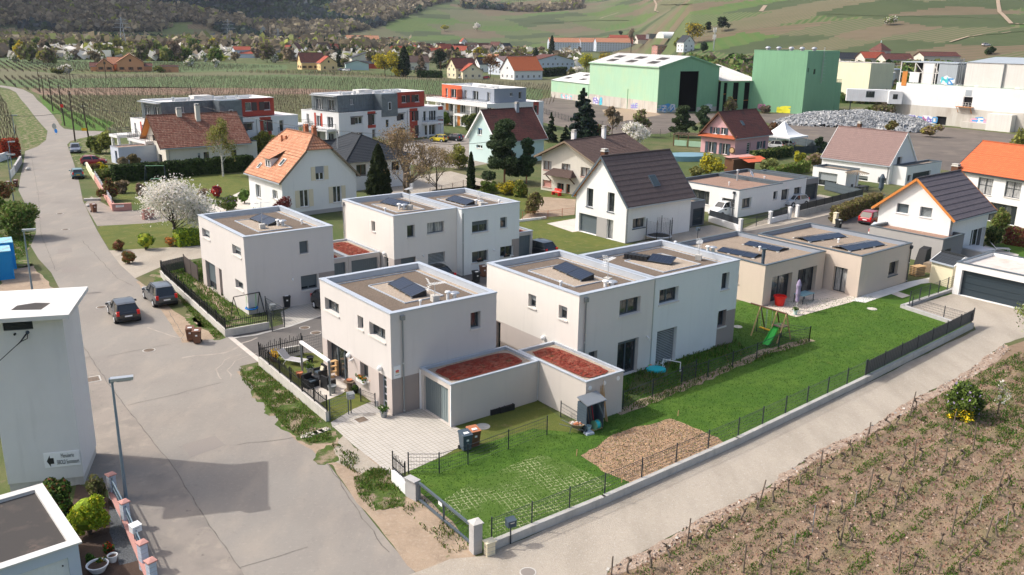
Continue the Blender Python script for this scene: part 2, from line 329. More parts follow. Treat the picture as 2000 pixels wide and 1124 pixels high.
def frf(b,h,m,cop='coping',cw=.32,pd=.35,band=.45,bandm=None,x0=0,y0=0,x1=None,y1=None,inner=None,patch=None,name='roof',ov=.04):
 x1=b.w if x1 is None else x1;y1=b.d if y1 is None else y1;im=M[inner or cop]
 r=MB();a0,b0,a1,b1=x0+cw,y0+cw,x1-cw,y1-cw;z=h-pd
 if bandm:
  for q in((a0,b0,a1,b0+band),(a0,b1-band,a1,b1),(a0,b0+band,a0+band,b1-band),(a1-band,b0+band,a1,b1-band)):
   r.pg([(q[0],q[1],z),(q[2],q[1],z),(q[2],q[3],z),(q[0],q[3],z)],M[bandm])
  r.pg([(a0+band,b0+band,z+.012),(a1-band,b0+band,z+.012),(a1-band,b1-band,z+.012),(a0+band,b1-band,z+.012)],M[m])
  for q in((a0+band,b0+band,a1-band,b0+band),(a1-band,b0+band,a1-band,b1-band),(a1-band,b1-band,a0+band,b1-band),(a0+band,b1-band,a0+band,b0+band)):
   r.bm((q[0],q[1],z+.03),(q[2],q[3],z+.03),.04,.08,M['coping'])
 else:r.pg([(a0,b0,z),(a1,b0,z),(a1,b1,z),(a0,b1,z)],M[m])
 for q in((a0,b0,a1,b0),(a1,b0,a1,b1),(a1,b1,a0,b1),(a0,b1,a0,b0)):
  r.pg([(q[0],q[1],z),(q[2],q[3],z),(q[2],q[3],h),(q[0],q[1],h)],im)
 if patch:
  px0,py0,px1,py1=patch
  r.pg([(px0,py0,z+.03),(px1,py0,z+.03),(px1,py1,z+.03),(px0,py1,z+.03)],M['lgravel'])
  for q in((px0,py0,px1,py0),(px1,py0,px1,py1),(px1,py1,px0,py1),(px0,py1,px0,py0)):r.bm((q[0],q[1],z+.04),(q[2],q[3],z+.04),.06,.08,M['coping'])
 ro=r.bd(name,b.e);c=MB();cm=M[cop]
 c.box(x0-ov,y0-ov,h-.02,x1+ov,y0+cw,h+.05,cm);c.box(x0-ov,y1-cw,h-.02,x1+ov,y1+ov,h+.05,cm);c.box(x0-ov,y0+cw,h-.02,x0+cw,y1-cw,h+.05,cm);c.box(x1-cw,y0+cw,h-.02,x1+ov,y1-cw,h+.05,cm)
 c.bd('coping',ro);return ro
def gbl(b,h,hr,ax='x',oe=.4,og=.3,m='t_brown',th=.18,row=.38,fascia='paint',step=.035,hip=None,w=None,d=None,soffit=None,x0=0,y0=0):
 W=w or b.w;D=d or b.d;m=M[m];half=(D if ax=='x' else W)/2;sl=(hr-h)/half;sc=MB();fm=M[fascia];sm=M[soffit or fascia]
 L0=-og;L1=(W if ax=='x' else D)+og
 def pt(l,c,z):return(l+x0,c+y0,z)if ax=='x' else(c+x0,l+y0,z)
 SL=hypot(half+oe,sl*(half+oe));n=max(3,int(SL/row))
 for side in(0,1):
  f=lambda t:-oe+(half+oe)*t;g=(lambda t:f(t))if side==0 else(lambda t:2*half-f(t));zf=lambda t:h-oe*sl+(half+oe)*sl*t
  for i in range(n):
   t0,t1=i/n,(i+1)/n;c0,c1=g(t0),g(t1);z0,z1=zf(t0)+th+step,zf(t1)+th
   l0a=l0b=L0;l1a=l1b=L1
   if hip:
    for e,hv in enumerate(hip):
     if not hv:continue
     hd,tz=hv
     fa=lambda t:max(0,(t-tz)/(1-tz))*hd
     if e==0:l0a+=fa(t0);l0b+=fa(t1)
     else:l1a-=fa(t0);l1b-=fa(t1)
   sc.pg([pt(l0a,c0,z0),pt(l1a,c0,z0),pt(l1b,c1,z1),pt(l0b,c1,z1)],m,[(l0a,t0*SL),(l1a,t0*SL),(l1b,t1*SL-.001),(l0b,t1*SL-.001)])
   sc.pg([pt(l0a,c0,z0-step-.01),pt(l1a,c0,z0-step-.01),pt(l1a,c0,z0),pt(l0a,c0,z0)],m,[(l0a,t0*SL),(l1a,t0*SL),(l1a,t0*SL),(l0a,t0*SL)])
 if hip:
  for e,hv in enumerate(hip):
   if not hv:continue
   hd,tz=hv;sg=1 if e==0 else-1;l_=L0 if e==0 else L1;nn=max(2,int(n*(1-tz)))
   for i in range(nn):
    t0=tz+(1-tz)*i/nn;t1=tz+(1-tz)*(i+1)/nn;q0=(t0-tz)/(1-tz)*hd;q1=(t1-tz)/(1-tz)*hd;w0=(half+oe)*(1-t0);w1=(half+oe)*(1-t1)
    z0=h-oe*sl+(half+oe)*sl*t0+th+step;z1=h-oe*sl+(half+oe)*sl*t1+th
    sc.pg([pt(l_+sg*q0,half-w0,z0),pt(l_+sg*q0,half+w0,z0),pt(l_+sg*q1,half+w1,z1),pt(l_+sg*q1,half-w1,z1)],m,[(-w0,t0*SL),(w0,t0*SL),(w1,t1*SL-.001),(-w1,t1*SL-.001)])
    sc.pg([pt(l_+sg*q0,half-w0,z0-step-.01),pt(l_+sg*q0,half+w0,z0-step-.01),pt(l_+sg*q0,half+w0,z0),pt(l_+sg*q0,half-w0,z0)],m)
 r=sc.bd('roof',b.e)
 u=MB();zt=hr;ze=h-oe*sl;full=hip and hip[0]and hip[0][1]==0
 for side in(0,1):
  ce=-oe if side==0 else 2*half+oe;cm_=half
  if not full:
   tt=1
   if hip and(hip[0]or hip[1]):tt=(hip[0]or hip[1])[1]
   for l_ in(L0,L1):
    cc=ce+(cm_-ce)*tt;zz=ze+(zt-ze)*tt
    u.bm(pt(l_,ce,ze+th/2),pt(l_,cc,zz+th/2),.05,th+.06,fm)
   u.pg([pt(L0,ce,ze),pt(L1,ce,ze),pt(L1,cc,zz-.001),pt(L0,cc,zz-.001)],sm)
  else:
   u.pg([pt(L0,ce,ze),pt(L1,ce,ze),pt(L1,ce+(.9 if side==0 else-.9),ze),pt(L0,ce+(.9 if side==0 else-.9),ze)],sm)
  u.bm(pt(L0,ce,ze+th*.4),pt(L1,ce,ze+th*.4),.1,.14,M['coping']if fascia!='anth' else fm)
 u.bd('bargeboard',r)
 rc=MB();hl0=L0+(hip[0][0]if hip and hip[0]else 0);hl1=L1-(hip[1][0]if hip and hip[1]else 0)
 nr=int((hl1-hl0)/.4)
 for i in range(nr):rc.tb(pt(hl0+(hl1-hl0)*i/nr,half,hr+th),pt(hl0+(hl1-hl0)*(i+1)/nr,half,hr+th+.01),.1,.12,m,8)
 if hip:
  for e,hv in enumerate(hip):
   if not hv:continue
   hd,tz=hv;sg=1 if e==0 else-1;l_=L0 if e==0 else L1;w0=(half+oe)*(1-tz);z0=ze+(zt-ze)*tz+th+.03
   for s2 in(-1,1):rc.tb(pt(l_,half+s2*w0,z0),pt(l_+sg*hd,half,zt+th),.09,.1,m,8)
 rc.bd('ridge_cap',r)
 return r
def zroof(b,face_c,h,hr,half):return h+(hr-h)*(1-abs(face_c-half)/half)
def chimney(b,u,v,z0,z1,w=.5,d=.5,m=None,cap='concrete',parent=None):
 c=MB();m=m or M['oldwhite'];c.box(u-w/2,v-d/2,z0,u+w/2,v+d/2,z1,m);c.box(u-w/2-.06,v-d/2-.06,z1,u+w/2+.06,v+d/2+.06,z1+.08,M[cap])
 for s_ in(-1,1):c.box(u-w/2+.03 if s_<0 else u+w/2-.11,v-d/2+.03,z1+.08,u-w/2+.11 if s_<0 else u+w/2-.03,v+d/2-.03,z1+.25,M[cap])
 c.box(u-w/2,v-d/2,z1+.25,u+w/2,v+d/2,z1+.33,M[cap]);return c.bd('chimney',parent or b.e)
def downpipe(b,fc,a,z1,m='gpipe',z0=.05,hopper=True,o=-.09):
 p=MB();q=b.P(fc,a,z1-.3,o);p.tb((q[0],q[1],z0),(q[0],q[1],z1-.3),.05,.05,M[m],8)
 if hopper:fb(p,b,fc,a-.13,a+.13,z1-.4,z1-.12,-.2,-.01,M[m])
 for z in(z0+.1,(z0+z1)/2):p.tb((q[0],q[1],z),(q[0],q[1],z+.08),.065,.065,M['steel'],8)
 return p.bd('downpipe',b.e)
def wls(b,spec,hr=None,gaxis=None,h=None,m='white',rgs={},faces='FLRK',dph=.22,name='wall',zcut=None):
 """spec: {face: [(hole, options dict)]}"""
 mb=MB();h=h or b.h
 for fc in faces:
  hs=[s_[0]for s_ in spec.get(fc,[])]
  g=hr if(gaxis=='x' and fc in 'LR')or(gaxis=='y' and fc in 'FK')else None
  fcd(mb,b,fc,0,h,M[m],hs,rgs.get(fc,()),hr=g,dph=dph,zcut=zcut)
 wobj=mb.bd(name,b.e)
 for fc in faces:
  for hl,op in spec.get(fc,[]):
   op=dict(op)
   if op.pop('skipwin',0):continue
   wdw(b,fc,hl,**({'o':dph}|op))
 return wobj
def wl(b,fc,lst,crp=None,lo=.05):
 out=[]
 for it in lst:
  px=it[0];op=dict(it[1])if len(it)>1 else{}
  c=op.pop('c',crp);px=cq(c,*px)if c else px
  zm=op.pop('z0',None);h=hole(b,fc,px,zm)
  if h[2]<.3:h=(h[0],h[1],lo,h[3])
  L=b.w if fc in 'FK' else b.d
  h=(max(.06,h[0]),min(L-.06,h[1]),h[2],h[3])
  if h[1]-h[0]<.2 or h[3]-h[2]<.15:print('bad window',b.e.name,fc,[round(v,2)for v in h]);continue
  out.append((h,op))
 return out
C6=(500,281,4);C7=(1000,281,4);C8=(1500,281,4);C5=(0,281,4);D2=(500,562,4);D3=(1000,562,4);D4=(1500,562,4);D1=(0,562,4);E1=(0,843,4)
Z1=(620,500,5.556);Z2=(940,460,5.556);Z3=(380,370,5.556);Z4=(660,360,5.556);Z5=(1340,420,4.1625);Z6=(0,140,7.143);Z7=(240,160,5.556);Z8=(560,160,5.556)
Y1=(900,190,5.556);Y2=(1260,190,5.556);Y3=(1040,380,5.556);Y4=(1640,260,5.556);Y5=(400,60,5.556);Y6=(700,40,5.556);Y7=(1060,30,5.556);Y8=(1640,90,5.556);X1=(0,240,7.69);X2=(300,460,5.2525);X3=(500,620,5);X4=(880,700,5);X5=(1380,560,6.65);X6=(1780,380,9.06);X7=(0,380,6.65);X8=(1700,460,6.65)
YW=.66393
A1=(0,0,4);A2c=(500,0,4);A3c=(1000,0,4);A4c=(1500,0,4)
# ground materials
M['meadow']=mat('meadow ground',(.075,.1,.028),.95,[((.16,.13,.07),.05,.45,.62,.8),((.05,.085,.018),.3,.45,.65,.7),((.2,.15,.1),1.2,.58,.72,.5),((.1,.14,.03),9,.5,.7,.5)],bump=(14,.8,.08),space='world')
M['lawn']=mat('vivid lawn',(.065,.145,.012),.95,[((.1,.18,.02),.35,.42,.6,.8),((.045,.105,.01),1.6,.45,.65,.7),((.14,.17,.03),.9,.62,.74,.7),((.025,.06,.006),26,.45,.7,.7)],bump=(34,1,.05),space='world')
M['olawn']=mat('dry olive lawn',(.13,.14,.028),.95,[((.09,.12,.022),.6,.42,.6,.8),((.24,.19,.085),1.1,.56,.7,.6),((.06,.09,.015),24,.45,.7,.6)],bump=(34,1,.05),space='world')
M['verge']=mat('rough verge grass',(.08,.125,.022),.95,[((.045,.085,.012),2.2,.45,.6,.8),((.14,.15,.04),5,.52,.7,.6),((.34,.255,.18),1.1,.5,.6,.9)],bump=(16,1,.12),space='world')
M['dirt']=mat('sandy dirt',(.36,.27,.19),.95,[((.27,.2,.14),.9,.42,.62,.7),((.42,.35,.27),6,.5,.7,.6),((.1,.12,.03),1.7,.62,.7,.6),((.2,.16,.12),22,.55,.7,.5)],bump=(20,.7,.04),space='world')
M['asphalt']=mat('worn asphalt',(.262,.238,.208),.92,[((.23,.205,.18),.16,.42,.64,.7),((.33,.285,.235),.55,.5,.7,.6,(1,.35,1,.95)),((.2,.18,.165),2.2,.58,.74,.45),((.38,.34,.29),6,.56,.72,.35),((.17,.155,.14),4.5,.6,.74,.35),((.13,.12,.11),60,.56,.72,.4)],bump=(90,.3,.01),space='world')
M['asphalt2']=mat('older asphalt',(.27,.235,.2),.93,[((.19,.17,.15),.5,.45,.66,.7),((.36,.31,.25),1.3,.54,.7,.6),((.1,.09,.08),2.6,.64,.74,.7),((.15,.13,.12),40,.54,.72,.5)],bump=(60,.4,.015),space='world')
M['asphalt3']=mat('dark asphalt',(.13,.118,.108),.9,[((.09,.085,.08),.5,.45,.66,.7),((.19,.175,.16),2,.56,.72,.5),((.2,.19,.18),40,.54,.72,.4)],bump=(80,.3,.01),space='world')
M['patch']=mat('asphalt patch',(.25,.22,.195),.92,[((.25,.22,.19),1.5,.45,.7,.6),((.12,.11,.1),40,.54,.72,.4)],space='world');M['tar']=mat('tar joint',(.13,.115,.1),.85,[((.2,.18,.15),1.5,.4,.6,.8)],space='world');M['rut']=mat('dusty tyre track',(.36,.32,.27),.95,[((.285,.25,.215),1.2,.4,.6,.9)],space='world')
M['lane']=mat('pale gravel lane',(.4,.35,.285),.95,[((.31,.27,.215),.5,.42,.62,.7,(1,.3,1,.45)),((.5,.46,.41),8,.54,.7,.6),((.27,.235,.19),4,.56,.72,.45),((.22,.19,.15),22,.54,.68,.6),((.3,.26,.21),1.8,.6,.72,.5)],bump=(28,.9,.03),space='world')
M['yard']=mat('cracked yard asphalt',(.15,.125,.105),.95,[((.1,.085,.075),.08,.42,.62,.8),((.22,.18,.14),.2,.52,.7,.7),((.1,.11,.04),.35,.62,.72,.5)],space='world')
M['slab']=mat('pale paving',(.55,.5,.44),.85,[((.42,.37,.32),1.2,.45,.7,.6),((.64,.6,.54),6,.5,.7,.5)],space='world');M['wslab']=mat('white concrete path',(.68,.66,.62),.85,[((.55,.53,.5),1.2,.45,.7,.6)],space='world')
M['straw']=mat('straw mulched bed',(.36,.235,.145),.98,[((.46,.3,.18),5,.48,.62,.8),((.2,.11,.065),3,.52,.68,.8),((.55,.4,.26),18,.55,.68,.7)],bump=(22,1,.08),space='world')
M['soil']=mat('vineyard soil',(.27,.19,.125),.98,[((.23,.15,.1),1.3,.45,.62,.8),((.31,.225,.15),7,.52,.68,.7),((.16,.15,.06),.5,.5,.64,.5),((.1,.13,.03),1.1,.6,.7,.6),((.36,.28,.2),20,.58,.7,.6)],bump=(16,1,.1),space='world')
M['stones']=mat('stony rubble edge',(.38,.29,.22),.98,[((.26,.18,.13),3,.45,.6,.8),((.5,.42,.36),9,.54,.66,.8)],bump=(14,1,.08),space='world')
def gridmat(name,stone,joint,size,yaw,jw,brk=0,mask=None):
 m=mat(name,stone,.85,[(tuple(x*.82 for x in stone),1.3,.45,.68,.6),(tuple(min(1,x*1.12)for x in stone),7,.5,.7,.5)],space='world');t=m.node_tree;N=t.nodes;L=t.links;p=N['Principled BSDF'];src=p.inputs['Base Color'].links[0].from_socket
 g=N.new('ShaderNodeNewGeometry');mp=N.new('ShaderNodeMapping');mp.inputs['Rotation'].default_value=(0,0,-yaw);L.new(g.outputs['Position'],mp.inputs[0])
 b=N.new('ShaderNodeTexBrick');b.offset=brk;b.inputs['Scale'].default_value=1;b.inputs['Brick Width'].default_value=size[0];b.inputs['Row Height'].default_value=size[1];b.inputs['Mortar Size'].default_value=jw;b.inputs['Mortar Smooth'].default_value=.2
 L.new(mp.outputs[0],b.inputs['Vector']);mx=N.new('ShaderNodeMix');mx.data_type='RGBA';L.new(src,mx.inputs['A']);mx.inputs['B'].default_value=(*joint,1)
 fac=b.outputs['Fac']
 if mask:
  n=N.new('ShaderNodeTexNoise');n.inputs['Scale'].default_value=mask[0];L.new(g.outputs['Position'],n.inputs['Vector']);r=N.new('ShaderNodeMapRange');r.inputs['From Min'].default_value=mask[1];r.inputs['From Max'].default_value=mask[2];L.new(n.outputs['Fac'],r.inputs['Value'])
  n2=N.new('ShaderNodeTexNoise');n2.inputs['Scale'].default_value=9;L.new(g.outputs['Position'],n2.inputs['Vector']);r2=N.new('ShaderNodeMapRange');r2.inputs['From Min'].default_value=.42;r2.inputs['From Max'].default_value=.55;L.new(n2.outputs['Fac'],r2.inputs['Value'])
  mm=N.new('ShaderNodeMath');mm.operation='MULTIPLY';L.new(r.outputs[0],mm.inputs[0]);L.new(fac,mm.inputs[1]);m3=N.new('ShaderNodeMath');m3.operation='MULTIPLY';L.new(mm.outputs[0],m3.inputs[0]);L.new(r2.outputs[0],m3.inputs[1]);fac=m3.outputs[0]
 L.new(fac,mx.inputs['Factor']);L.new(mx.outputs['Result'],p.inputs['Base Color']);return m
M['pavers']=gridmat('driveway pavers',(.47,.435,.39),(.25,.235,.17),(.26,.26),YW,.014);M['gpavers']=gridmat('grey pavers',(.36,.34,.32),(.2,.19,.17),(.3,.2),YW,.015)
M['gridgrass']=gridmat('grass paver grid',(.06,.115,.012),(.3,.32,.17),(.25,.25),.44,.03,mask=(.5,.38,.6));M['tiles']=gridmat('terrace tiles',(.62,.54,.46),(.38,.32,.27),(.6,.6),.68,.012)
# ground
def sht(name,pts,m,z,label=None,jag=0,sub=2.0,world=False,kn='structure'):
 P=[Vc((p[0],p[1],0))if world else G(*p)for p in pts];out=[]
 if jag:
  for i in range(len(P)):
   a,b=P[i],P[(i+1)%len(P)];L=(b-a).length;n=max(1,min(200,int(L/sub)))
   nrm=Vc((-(b-a).y,(b-a).x,0)).normalized()
   for k in range(n):
    q=a+(b-a)*k/n;k_=jag*(mnoise.noise((q.x*.7,q.y*.7,1.3))+.6*mnoise.noise((q.x*2.9,q.y*2.9,4)));out.append(q+nrm*k_)
 else:out=P
 import bmesh
 bm=bmesh.new();vs_=[bm.verts.new((q.x,q.y,z))for q in out];f=bm.faces.new(vs_)
 if f.calc_area()>0:
  f.normal_update()
  if f.normal.z<0:f.normal_flip()
 bmesh.ops.triangulate(bm,faces=bm.faces)
 me=bpy.data.meshes.new(name);bm.to_mesh(me);bm.free();me.materials.append(M[m]);o=mo(name,me);tag(o,label,kn=kn);return o
def ribbon(name,pts,wdt,m,z,label=None,wob=0):
 P=[G(*p)for p in pts];Q=[]
 for i in range(len(P)-1):
  n=max(1,int((P[i+1]-P[i]).length/.6))
  for k in range(n):Q.append(P[i]+(P[i+1]-P[i])*k/n)
 Q.append(P[-1]);mb=MB();pr=None
 for i,q in enumerate(Q):
  d=(Q[min(i+1,len(Q)-1)]-Q[max(i-1,0)]).normalized();n=Vc((-d.y,d.x,0));k=wob*mnoise.noise((q.x*1.1,q.y*1.1,7));ww=wdt*(1+.5*mnoise.noise((q.x*3,q.y*3,2))*(1 if wob else 0))
  cur=(q+n*(ww/2+k),q-n*(ww/2-k))
  if pr:mb.pg([(pr[0].x,pr[0].y,z),(pr[1].x,pr[1].y,z),(cur[1].x,cur[1].y,z),(cur[0].x,cur[0].y,z)],M[m])
  pr=cur
 return tag(mb.bd(name),label,kn='structure')
def D0s(th):
 px=1000+FPX*math.tan(max(-1.2,min(1.2,th)));X=[-4000,0,450,800,1000,1150,1230,1320,1450,1560,1700,2000,6000];D=[1500,1400,1350,1300,1280,1180,1020,500,430,400,375,350,330];Sl=[.25,.24,.22,.15,.13,.13,.13,.125,.125,.135,.15,.165,.17]
 return np.interp(px,X,D),np.interp(px,X,Sl)
def terr(x,y):
 D=hypot(x,y);th=atan2(x,max(y,1e-3))if y>0 else(pi/2 if x>0 else-pi/2)
 d0,s_=D0s(th);t=D-d0
 if t<=0:return 0.0
 k=60.0;rise=s_*(t-k*(1-math.exp(-t/k)))
 n1=mnoise.noise((x/420,y/420,3))*.35+mnoise.noise((x/160,y/160,9))*.12
 rise*=1+n1*min(1,t/250)
 return 420*(1-math.exp(-rise/420))
hm={}
def hit(px,py):
 d=ray(px,py);k=hypot(d.x,d.y);D=260
 while D<4000:
  x,y,z=d.x*D/k,d.y*D/k,CAMH+d.z*D/k
  if z<terr(x,y):return Vc((x,y,terr(x,y)))
  D+=4
 return Vc((x,y,z))
def stripes(name,c1,c2,c3,period,ang,w_=.45):
 m=mat(name,c1,.97,[(c3,.012,.42,.6,.8),(tuple(x*.75 for x in c1),.05,.5,.7,.5)],space='world');t=m.node_tree;N=t.nodes;L=t.links;p=N['Principled BSDF'];src=p.inputs['Base Color'].links[0].from_socket
 g=N.new('ShaderNodeNewGeometry');mp=N.new('ShaderNodeMapping');mp.inputs['Rotation'].default_value=(0,0,ang);L.new(g.outputs['Position'],mp.inputs[0]);wv=N.new('ShaderNodeTexWave');wv.inputs['Scale'].default_value=.314/period*1.0;wv.inputs['Distortion'].default_value=.4;wv.inputs['Detail'].default_value=2;L.new(mp.outputs[0],wv.inputs['Vector'])
 r=N.new('ShaderNodeMapRange');r.inputs['From Min'].default_value=w_;r.inputs['From Max'].default_value=w_+.2;r.inputs['To Max'].default_value=.8;L.new(wv.outputs['Fac'],r.inputs['Value']);mx=N.new('ShaderNodeMix');mx.data_type='RGBA';L.new(r.outputs[0],mx.inputs['Factor']);L.new(src,mx.inputs['A']);mx.inputs['B'].default_value=(*c2,1);L.new(mx.outputs['Result'],p.inputs['Base Color']);return m
HP=[stripes('green vines hillside',(.06,.105,.024),(.13,.125,.06),(.085,.125,.03),5,.5),stripes('brown vines hillside',(.15,.105,.065),(.09,.09,.04),(.17,.12,.08),5,-.6),stripes('olive vines hillside',(.095,.105,.04),(.15,.125,.08),(.07,.095,.03),6,1.2),stripes('grass hillside',(.07,.125,.025),(.085,.12,.03),(.1,.13,.035),9,.1),stripes('dark green hillside',(.035,.062,.016),(.08,.085,.04),(.055,.08,.025),5,-1.1),stripes('tan vines hillside',(.16,.125,.075),(.085,.1,.04),(.12,.11,.055),4,.9)]
M['forest']=mat('forest floor',(.045,.04,.028),1,[((.03,.035,.02),.01,.4,.6,.8)],space='world')
M['scrub']=mat('scrub hillside',(.06,.075,.025),1,[((.12,.09,.06),.06,.5,.66,.7),((.035,.055,.015),.15,.45,.6,.8),((.24,.17,.13),.08,.64,.7,.7)],space='world')
def zone(x,y):
 th=atan2(x,y)if y>0 else(1.3 if x>0 else-1.3);px=1000+FPX*math.tan(max(-1.2,min(1.2,th)));D=hypot(x,y);d0,_=D0s(th);t=D-d0
 if px<900:
  edge=np.interp(px,[-3000,0,250,380,500,640,780,900],[60,140,150,210,120,90,330,900])
  if t>edge+60*mnoise.noise((x/130,y/130,0)):return 'forest'
  if px<520 and mnoise.noise((x/150,y/150,8))>.12:return 'forest'
  return 'field'
 if px>1270 and t<np.interp(px,[1270,1330,1450,1560,1700,2000,3000],[10,110,120,140,120,90,70]):return 'scrub'
 if px<1120 and t>620 and mnoise.noise((x/200,y/200,2))>-.1:return 'forest'
 return 'field'
def hills():
 nA,nR=420,210;A=np.linspace(-1.05,1.05,nA);mats=['forest','scrub']
 V=[];R_=[]
 for j in range(nR):R_.append(300*((4200/300)**(j/(nR-1))))
 for r_ in R_:
  for a in A:x=r_*sin(a);y=r_*cos(a);V.append((x,y,terr(x,y)-(.6 if terr(x,y)==0 else 0)))
 F=[];MI=[]
 for j in range(nR-1):
  for i in range(nA-1):
   k=j*nA+i;F.append((k,k+1,k+nA+1,k+nA));x=(V[k][0]+V[k+nA+1][0])/2;y=(V[k][1]+V[k+nA+1][1])/2;zn=zone(x,y)
   if zn=='forest':MI.append(0)
   elif zn=='scrub':MI.append(1)
   else:
    c,s_=cos(.4),sin(.4);u=(x*c+y*s_);v=(-x*s_+y*c);sz=62 if hypot(x,y)>700 else 46
    u+=14*mnoise.noise((x/60,y/60,1));iu=math.floor(u/(sz*1.3));iv=math.floor((v+37*(iu%3))/sz);hh=abs(int(math.sin(iu*12.9898+iv*78.233)*43758.5453))%97
    MI.append(2+(0,4,2,1,4,0,5,2,3,1,0,4,1,2)[hh%14])
 me=bpy.data.meshes.new('hills');me.from_pydata(V,[],F)
 for m in[M['forest'],M['scrub']]+HP:me.materials.append(m)
 me.polygons.foreach_set('material_index',MI);me.polygons.foreach_set('use_smooth',[True]*len(F));me.update()
 tag(mo('hills',me),'vine covered and wooded hills behind the valley',kn='structure')
hills()
sht('ground',[(-3800,-600),(3800,-600),(3800,3800),(-3800,3800)],'meadow',0,world=True)
# roads, lawns, paths
road_r=[(845,1180),(815,1124),(752,1050),(700,985),(640,905),(590,850),(545,790),(498,738),(468,716),(512,706),(445,655),(395,662),(357,668),(317,609),(286,560),(265,545),(235,518),(212,488),(190,451),(175,421),(162,393),(156,363),(150,338),(142,313),(131,283),(138,276),(160,270),(182,266),(203,259)]
road_l=[(201,257),(150,255.6),(125,251.7),(117,245),(112,236.6),(103.6,225),(89.6,210),(72.8,196),(64,184.8),(46,175.7),(28,170.8),(-10,165.5),(-10,168.5),(18,174),(31,180.6),(42,196),(52,207),(67,227),(81,243.6),(93,256),(90,274),(73,287),(49,295.5),(46,320),(40,345),(36,372),(50,400),(60,421),(70,436),(70,456),(60,481),(75,506),(100,533),(115,562),(128,600),(60,780),(100,900),(215,960),(240,1030),(262,1075),(290,1124),(305,1180)]
sht('road',road_r+road_l,'asphalt',.012,'worn pale asphalt street running down the left side')
sht('old_asphalt_strip',[(100,560),(150,700),(172,697),(225,770),(285,845),(345,920),(375,973),(412,1030),(470,1113),(500,1180),(305,1180),(262,1075),(215,960),(60,900),(20,700)],'asphalt2',.018,jag=.12,sub=.7)
ribbon('tar_joint',[(130,640),(172,690),(185,712),(220,762),(282,842),(345,920),(375,973),(410,1028),(470,1113)],.05,'tar',.023,wob=.08)
for nm,pts,wd in(('tar_joint',[(210,697),(330,673)],.06),('tar_joint',[(250,793),(345,770),(432,748)],.05),('tar_joint',[(357,668),(357,655),(330,608)],.07),('tar_joint',[(100,336),(140,325)],.07),('tar_joint',[(160,470),(230,545),(262,560)],.09),('tar_joint',[(460,870),(560,858),(640,838)],.07),('tar_joint',[(470,1110),(520,1095),(600,1068)],.05),('tar_joint',[(60,300),(75,380),(80,460),(110,530)],.07),('tar_joint',[(640,905),(700,1000),(760,1080)],.1)):
 ribbon(nm,pts,wd*.55,'tar',.023,wob=.15)
for pts,wd in(([(355,700),(440,690),(500,660)],.22),([(430,742),(424,722),(438,704),(470,693)],.1),([(450,742),(446,724),(462,706),(500,690)],.08),([(290,640),(345,660),(390,668)],.12)):
 ribbon('tyre_track',pts,wd,'rut',.0215,wob=.3)
for pts in([(113,487),(140,485),(142,493),(113,497)],[(120,523),(152,520),(158,531),(122,534)],[(860+0,880),(861,880),(861,881)][:0],[(355,870),(420,852),(440,870),(372,895)],[(85,376),(70,375),(72,382),(92,380)]):
 if pts:sht('asphalt_patch',pts,'patch',.0195,jag=.06,sub=.5)
def disc(name,px,py,r,m,z,label,sq=False,yaw=0):
 P=G(px,py);mb=MB()
 if sq:
  mb.box(-r,-r,0,r,r,.012,M['concrete']);mb.box(-r*.82,-r*.82,.012,r*.82,r*.82,.016,M[m])
 else:
  mb.lathe((0,0,0),[(r,-.005),(r,.008),(r*.86,.008)],M['concrete'],20);mb.lathe((0,0,0),[(r*.86,.009),(r*.84,.013),(.001,.013)],M[m],20)
  for k in range(-2,3):mb.box(-r*.6,k*r*.24-.012,.013,r*.6,k*r*.24+.012,.017,M[m])
 o=mb.bd(name);o.location=(P.x,P.y,z);o.rotation_euler=(0,0,yaw);return tag(o,label,'manhole cover')
M['iron']=mat('rusty iron cover',(.19,.14,.1),.7,[((.1,.08,.065),6,.4,.6,.8)])
for q in[(291,685,.42,'round manhole cover in the middle of the junction'),(595,641,.4,'round manhole cover on the dark side road, farther one'),(617,651,.42,'round manhole cover on the dark side road, nearer one'),(117,418,.4,'dark manhole cover in the street beside the brown bin'),(128,449,.4,'dark manhole cover in the street left of the white blossom tree'),(698,601,.3,'small manhole cover'),(198,601,.4,'manhole cover just ahead of the moving black car')]:
 if q[0]==698:continue
 disc('manhole_cover',q[0],q[1],q[2],'iron',.02,q[3])
disc('manhole_cover',180,742,.5,'iron',.02,'square manhole cover in a pale frame beside the white tower',True,.55)
disc('manhole_cover',706,821,.38,'iron',.02,'square rusty cover in the grey paving by the garden gate',True,YW)
disc('manhole_cover',1031,1119,.35,'patch',.02,'grey round cover at the bottom edge of the gravel lane')
sht('side_road',[(450,655),(530,640),(640,610),(720,560),(900,520),(1000,480),(1060,500),(1000,560),(780,640),(640,690),(560,690),(508,702)],'asphalt3',.016,'dark asphalt side road between the cube houses')
ribbon('kerb_strip',[(446,656),(478,682),(510,708)],.35,'slab',.03)
ribbon('kerb_strip',[(456,661),(500,655),(560,640),(640,613)],.28,'concrete',.032)
sht('lane',[(760,1180),(800,1124),(880,1095),(940,1088),(1180,985),(1440,870),(1700,745),(1905,645),(1895,622),(1858,634),(1763,602),(1870,572),(2010,612),(2060,640),(1962,672),(1875,737),(1782,782),(1690,843),(1600,880),(1500,953),(1462,973),(1375,1013),(1275,1068),(1190,1113),(1170,1180)],'lane',.014,'pale gravel lane beside the vineyard',jag=.12,sub=.8)
sht('dirt_shoulder',[(638,900),(700,983),(752,1048),(815,1124),(830,1180),(1000,1180),(1100,1100),(990,1090),(935,1088),(880,1020),(820,965),(770,925),(700,880),(650,862)],'dirt',.0135,'sandy dirt shoulder',jag=.2,sub=.8)
sht('dirt_shoulder',[(462,726),(500,720),(640,830),(662,862),(668,910),(640,906),(574,856),(528,800),(484,748)],'dirt',.0133,jag=.15,sub=.6)
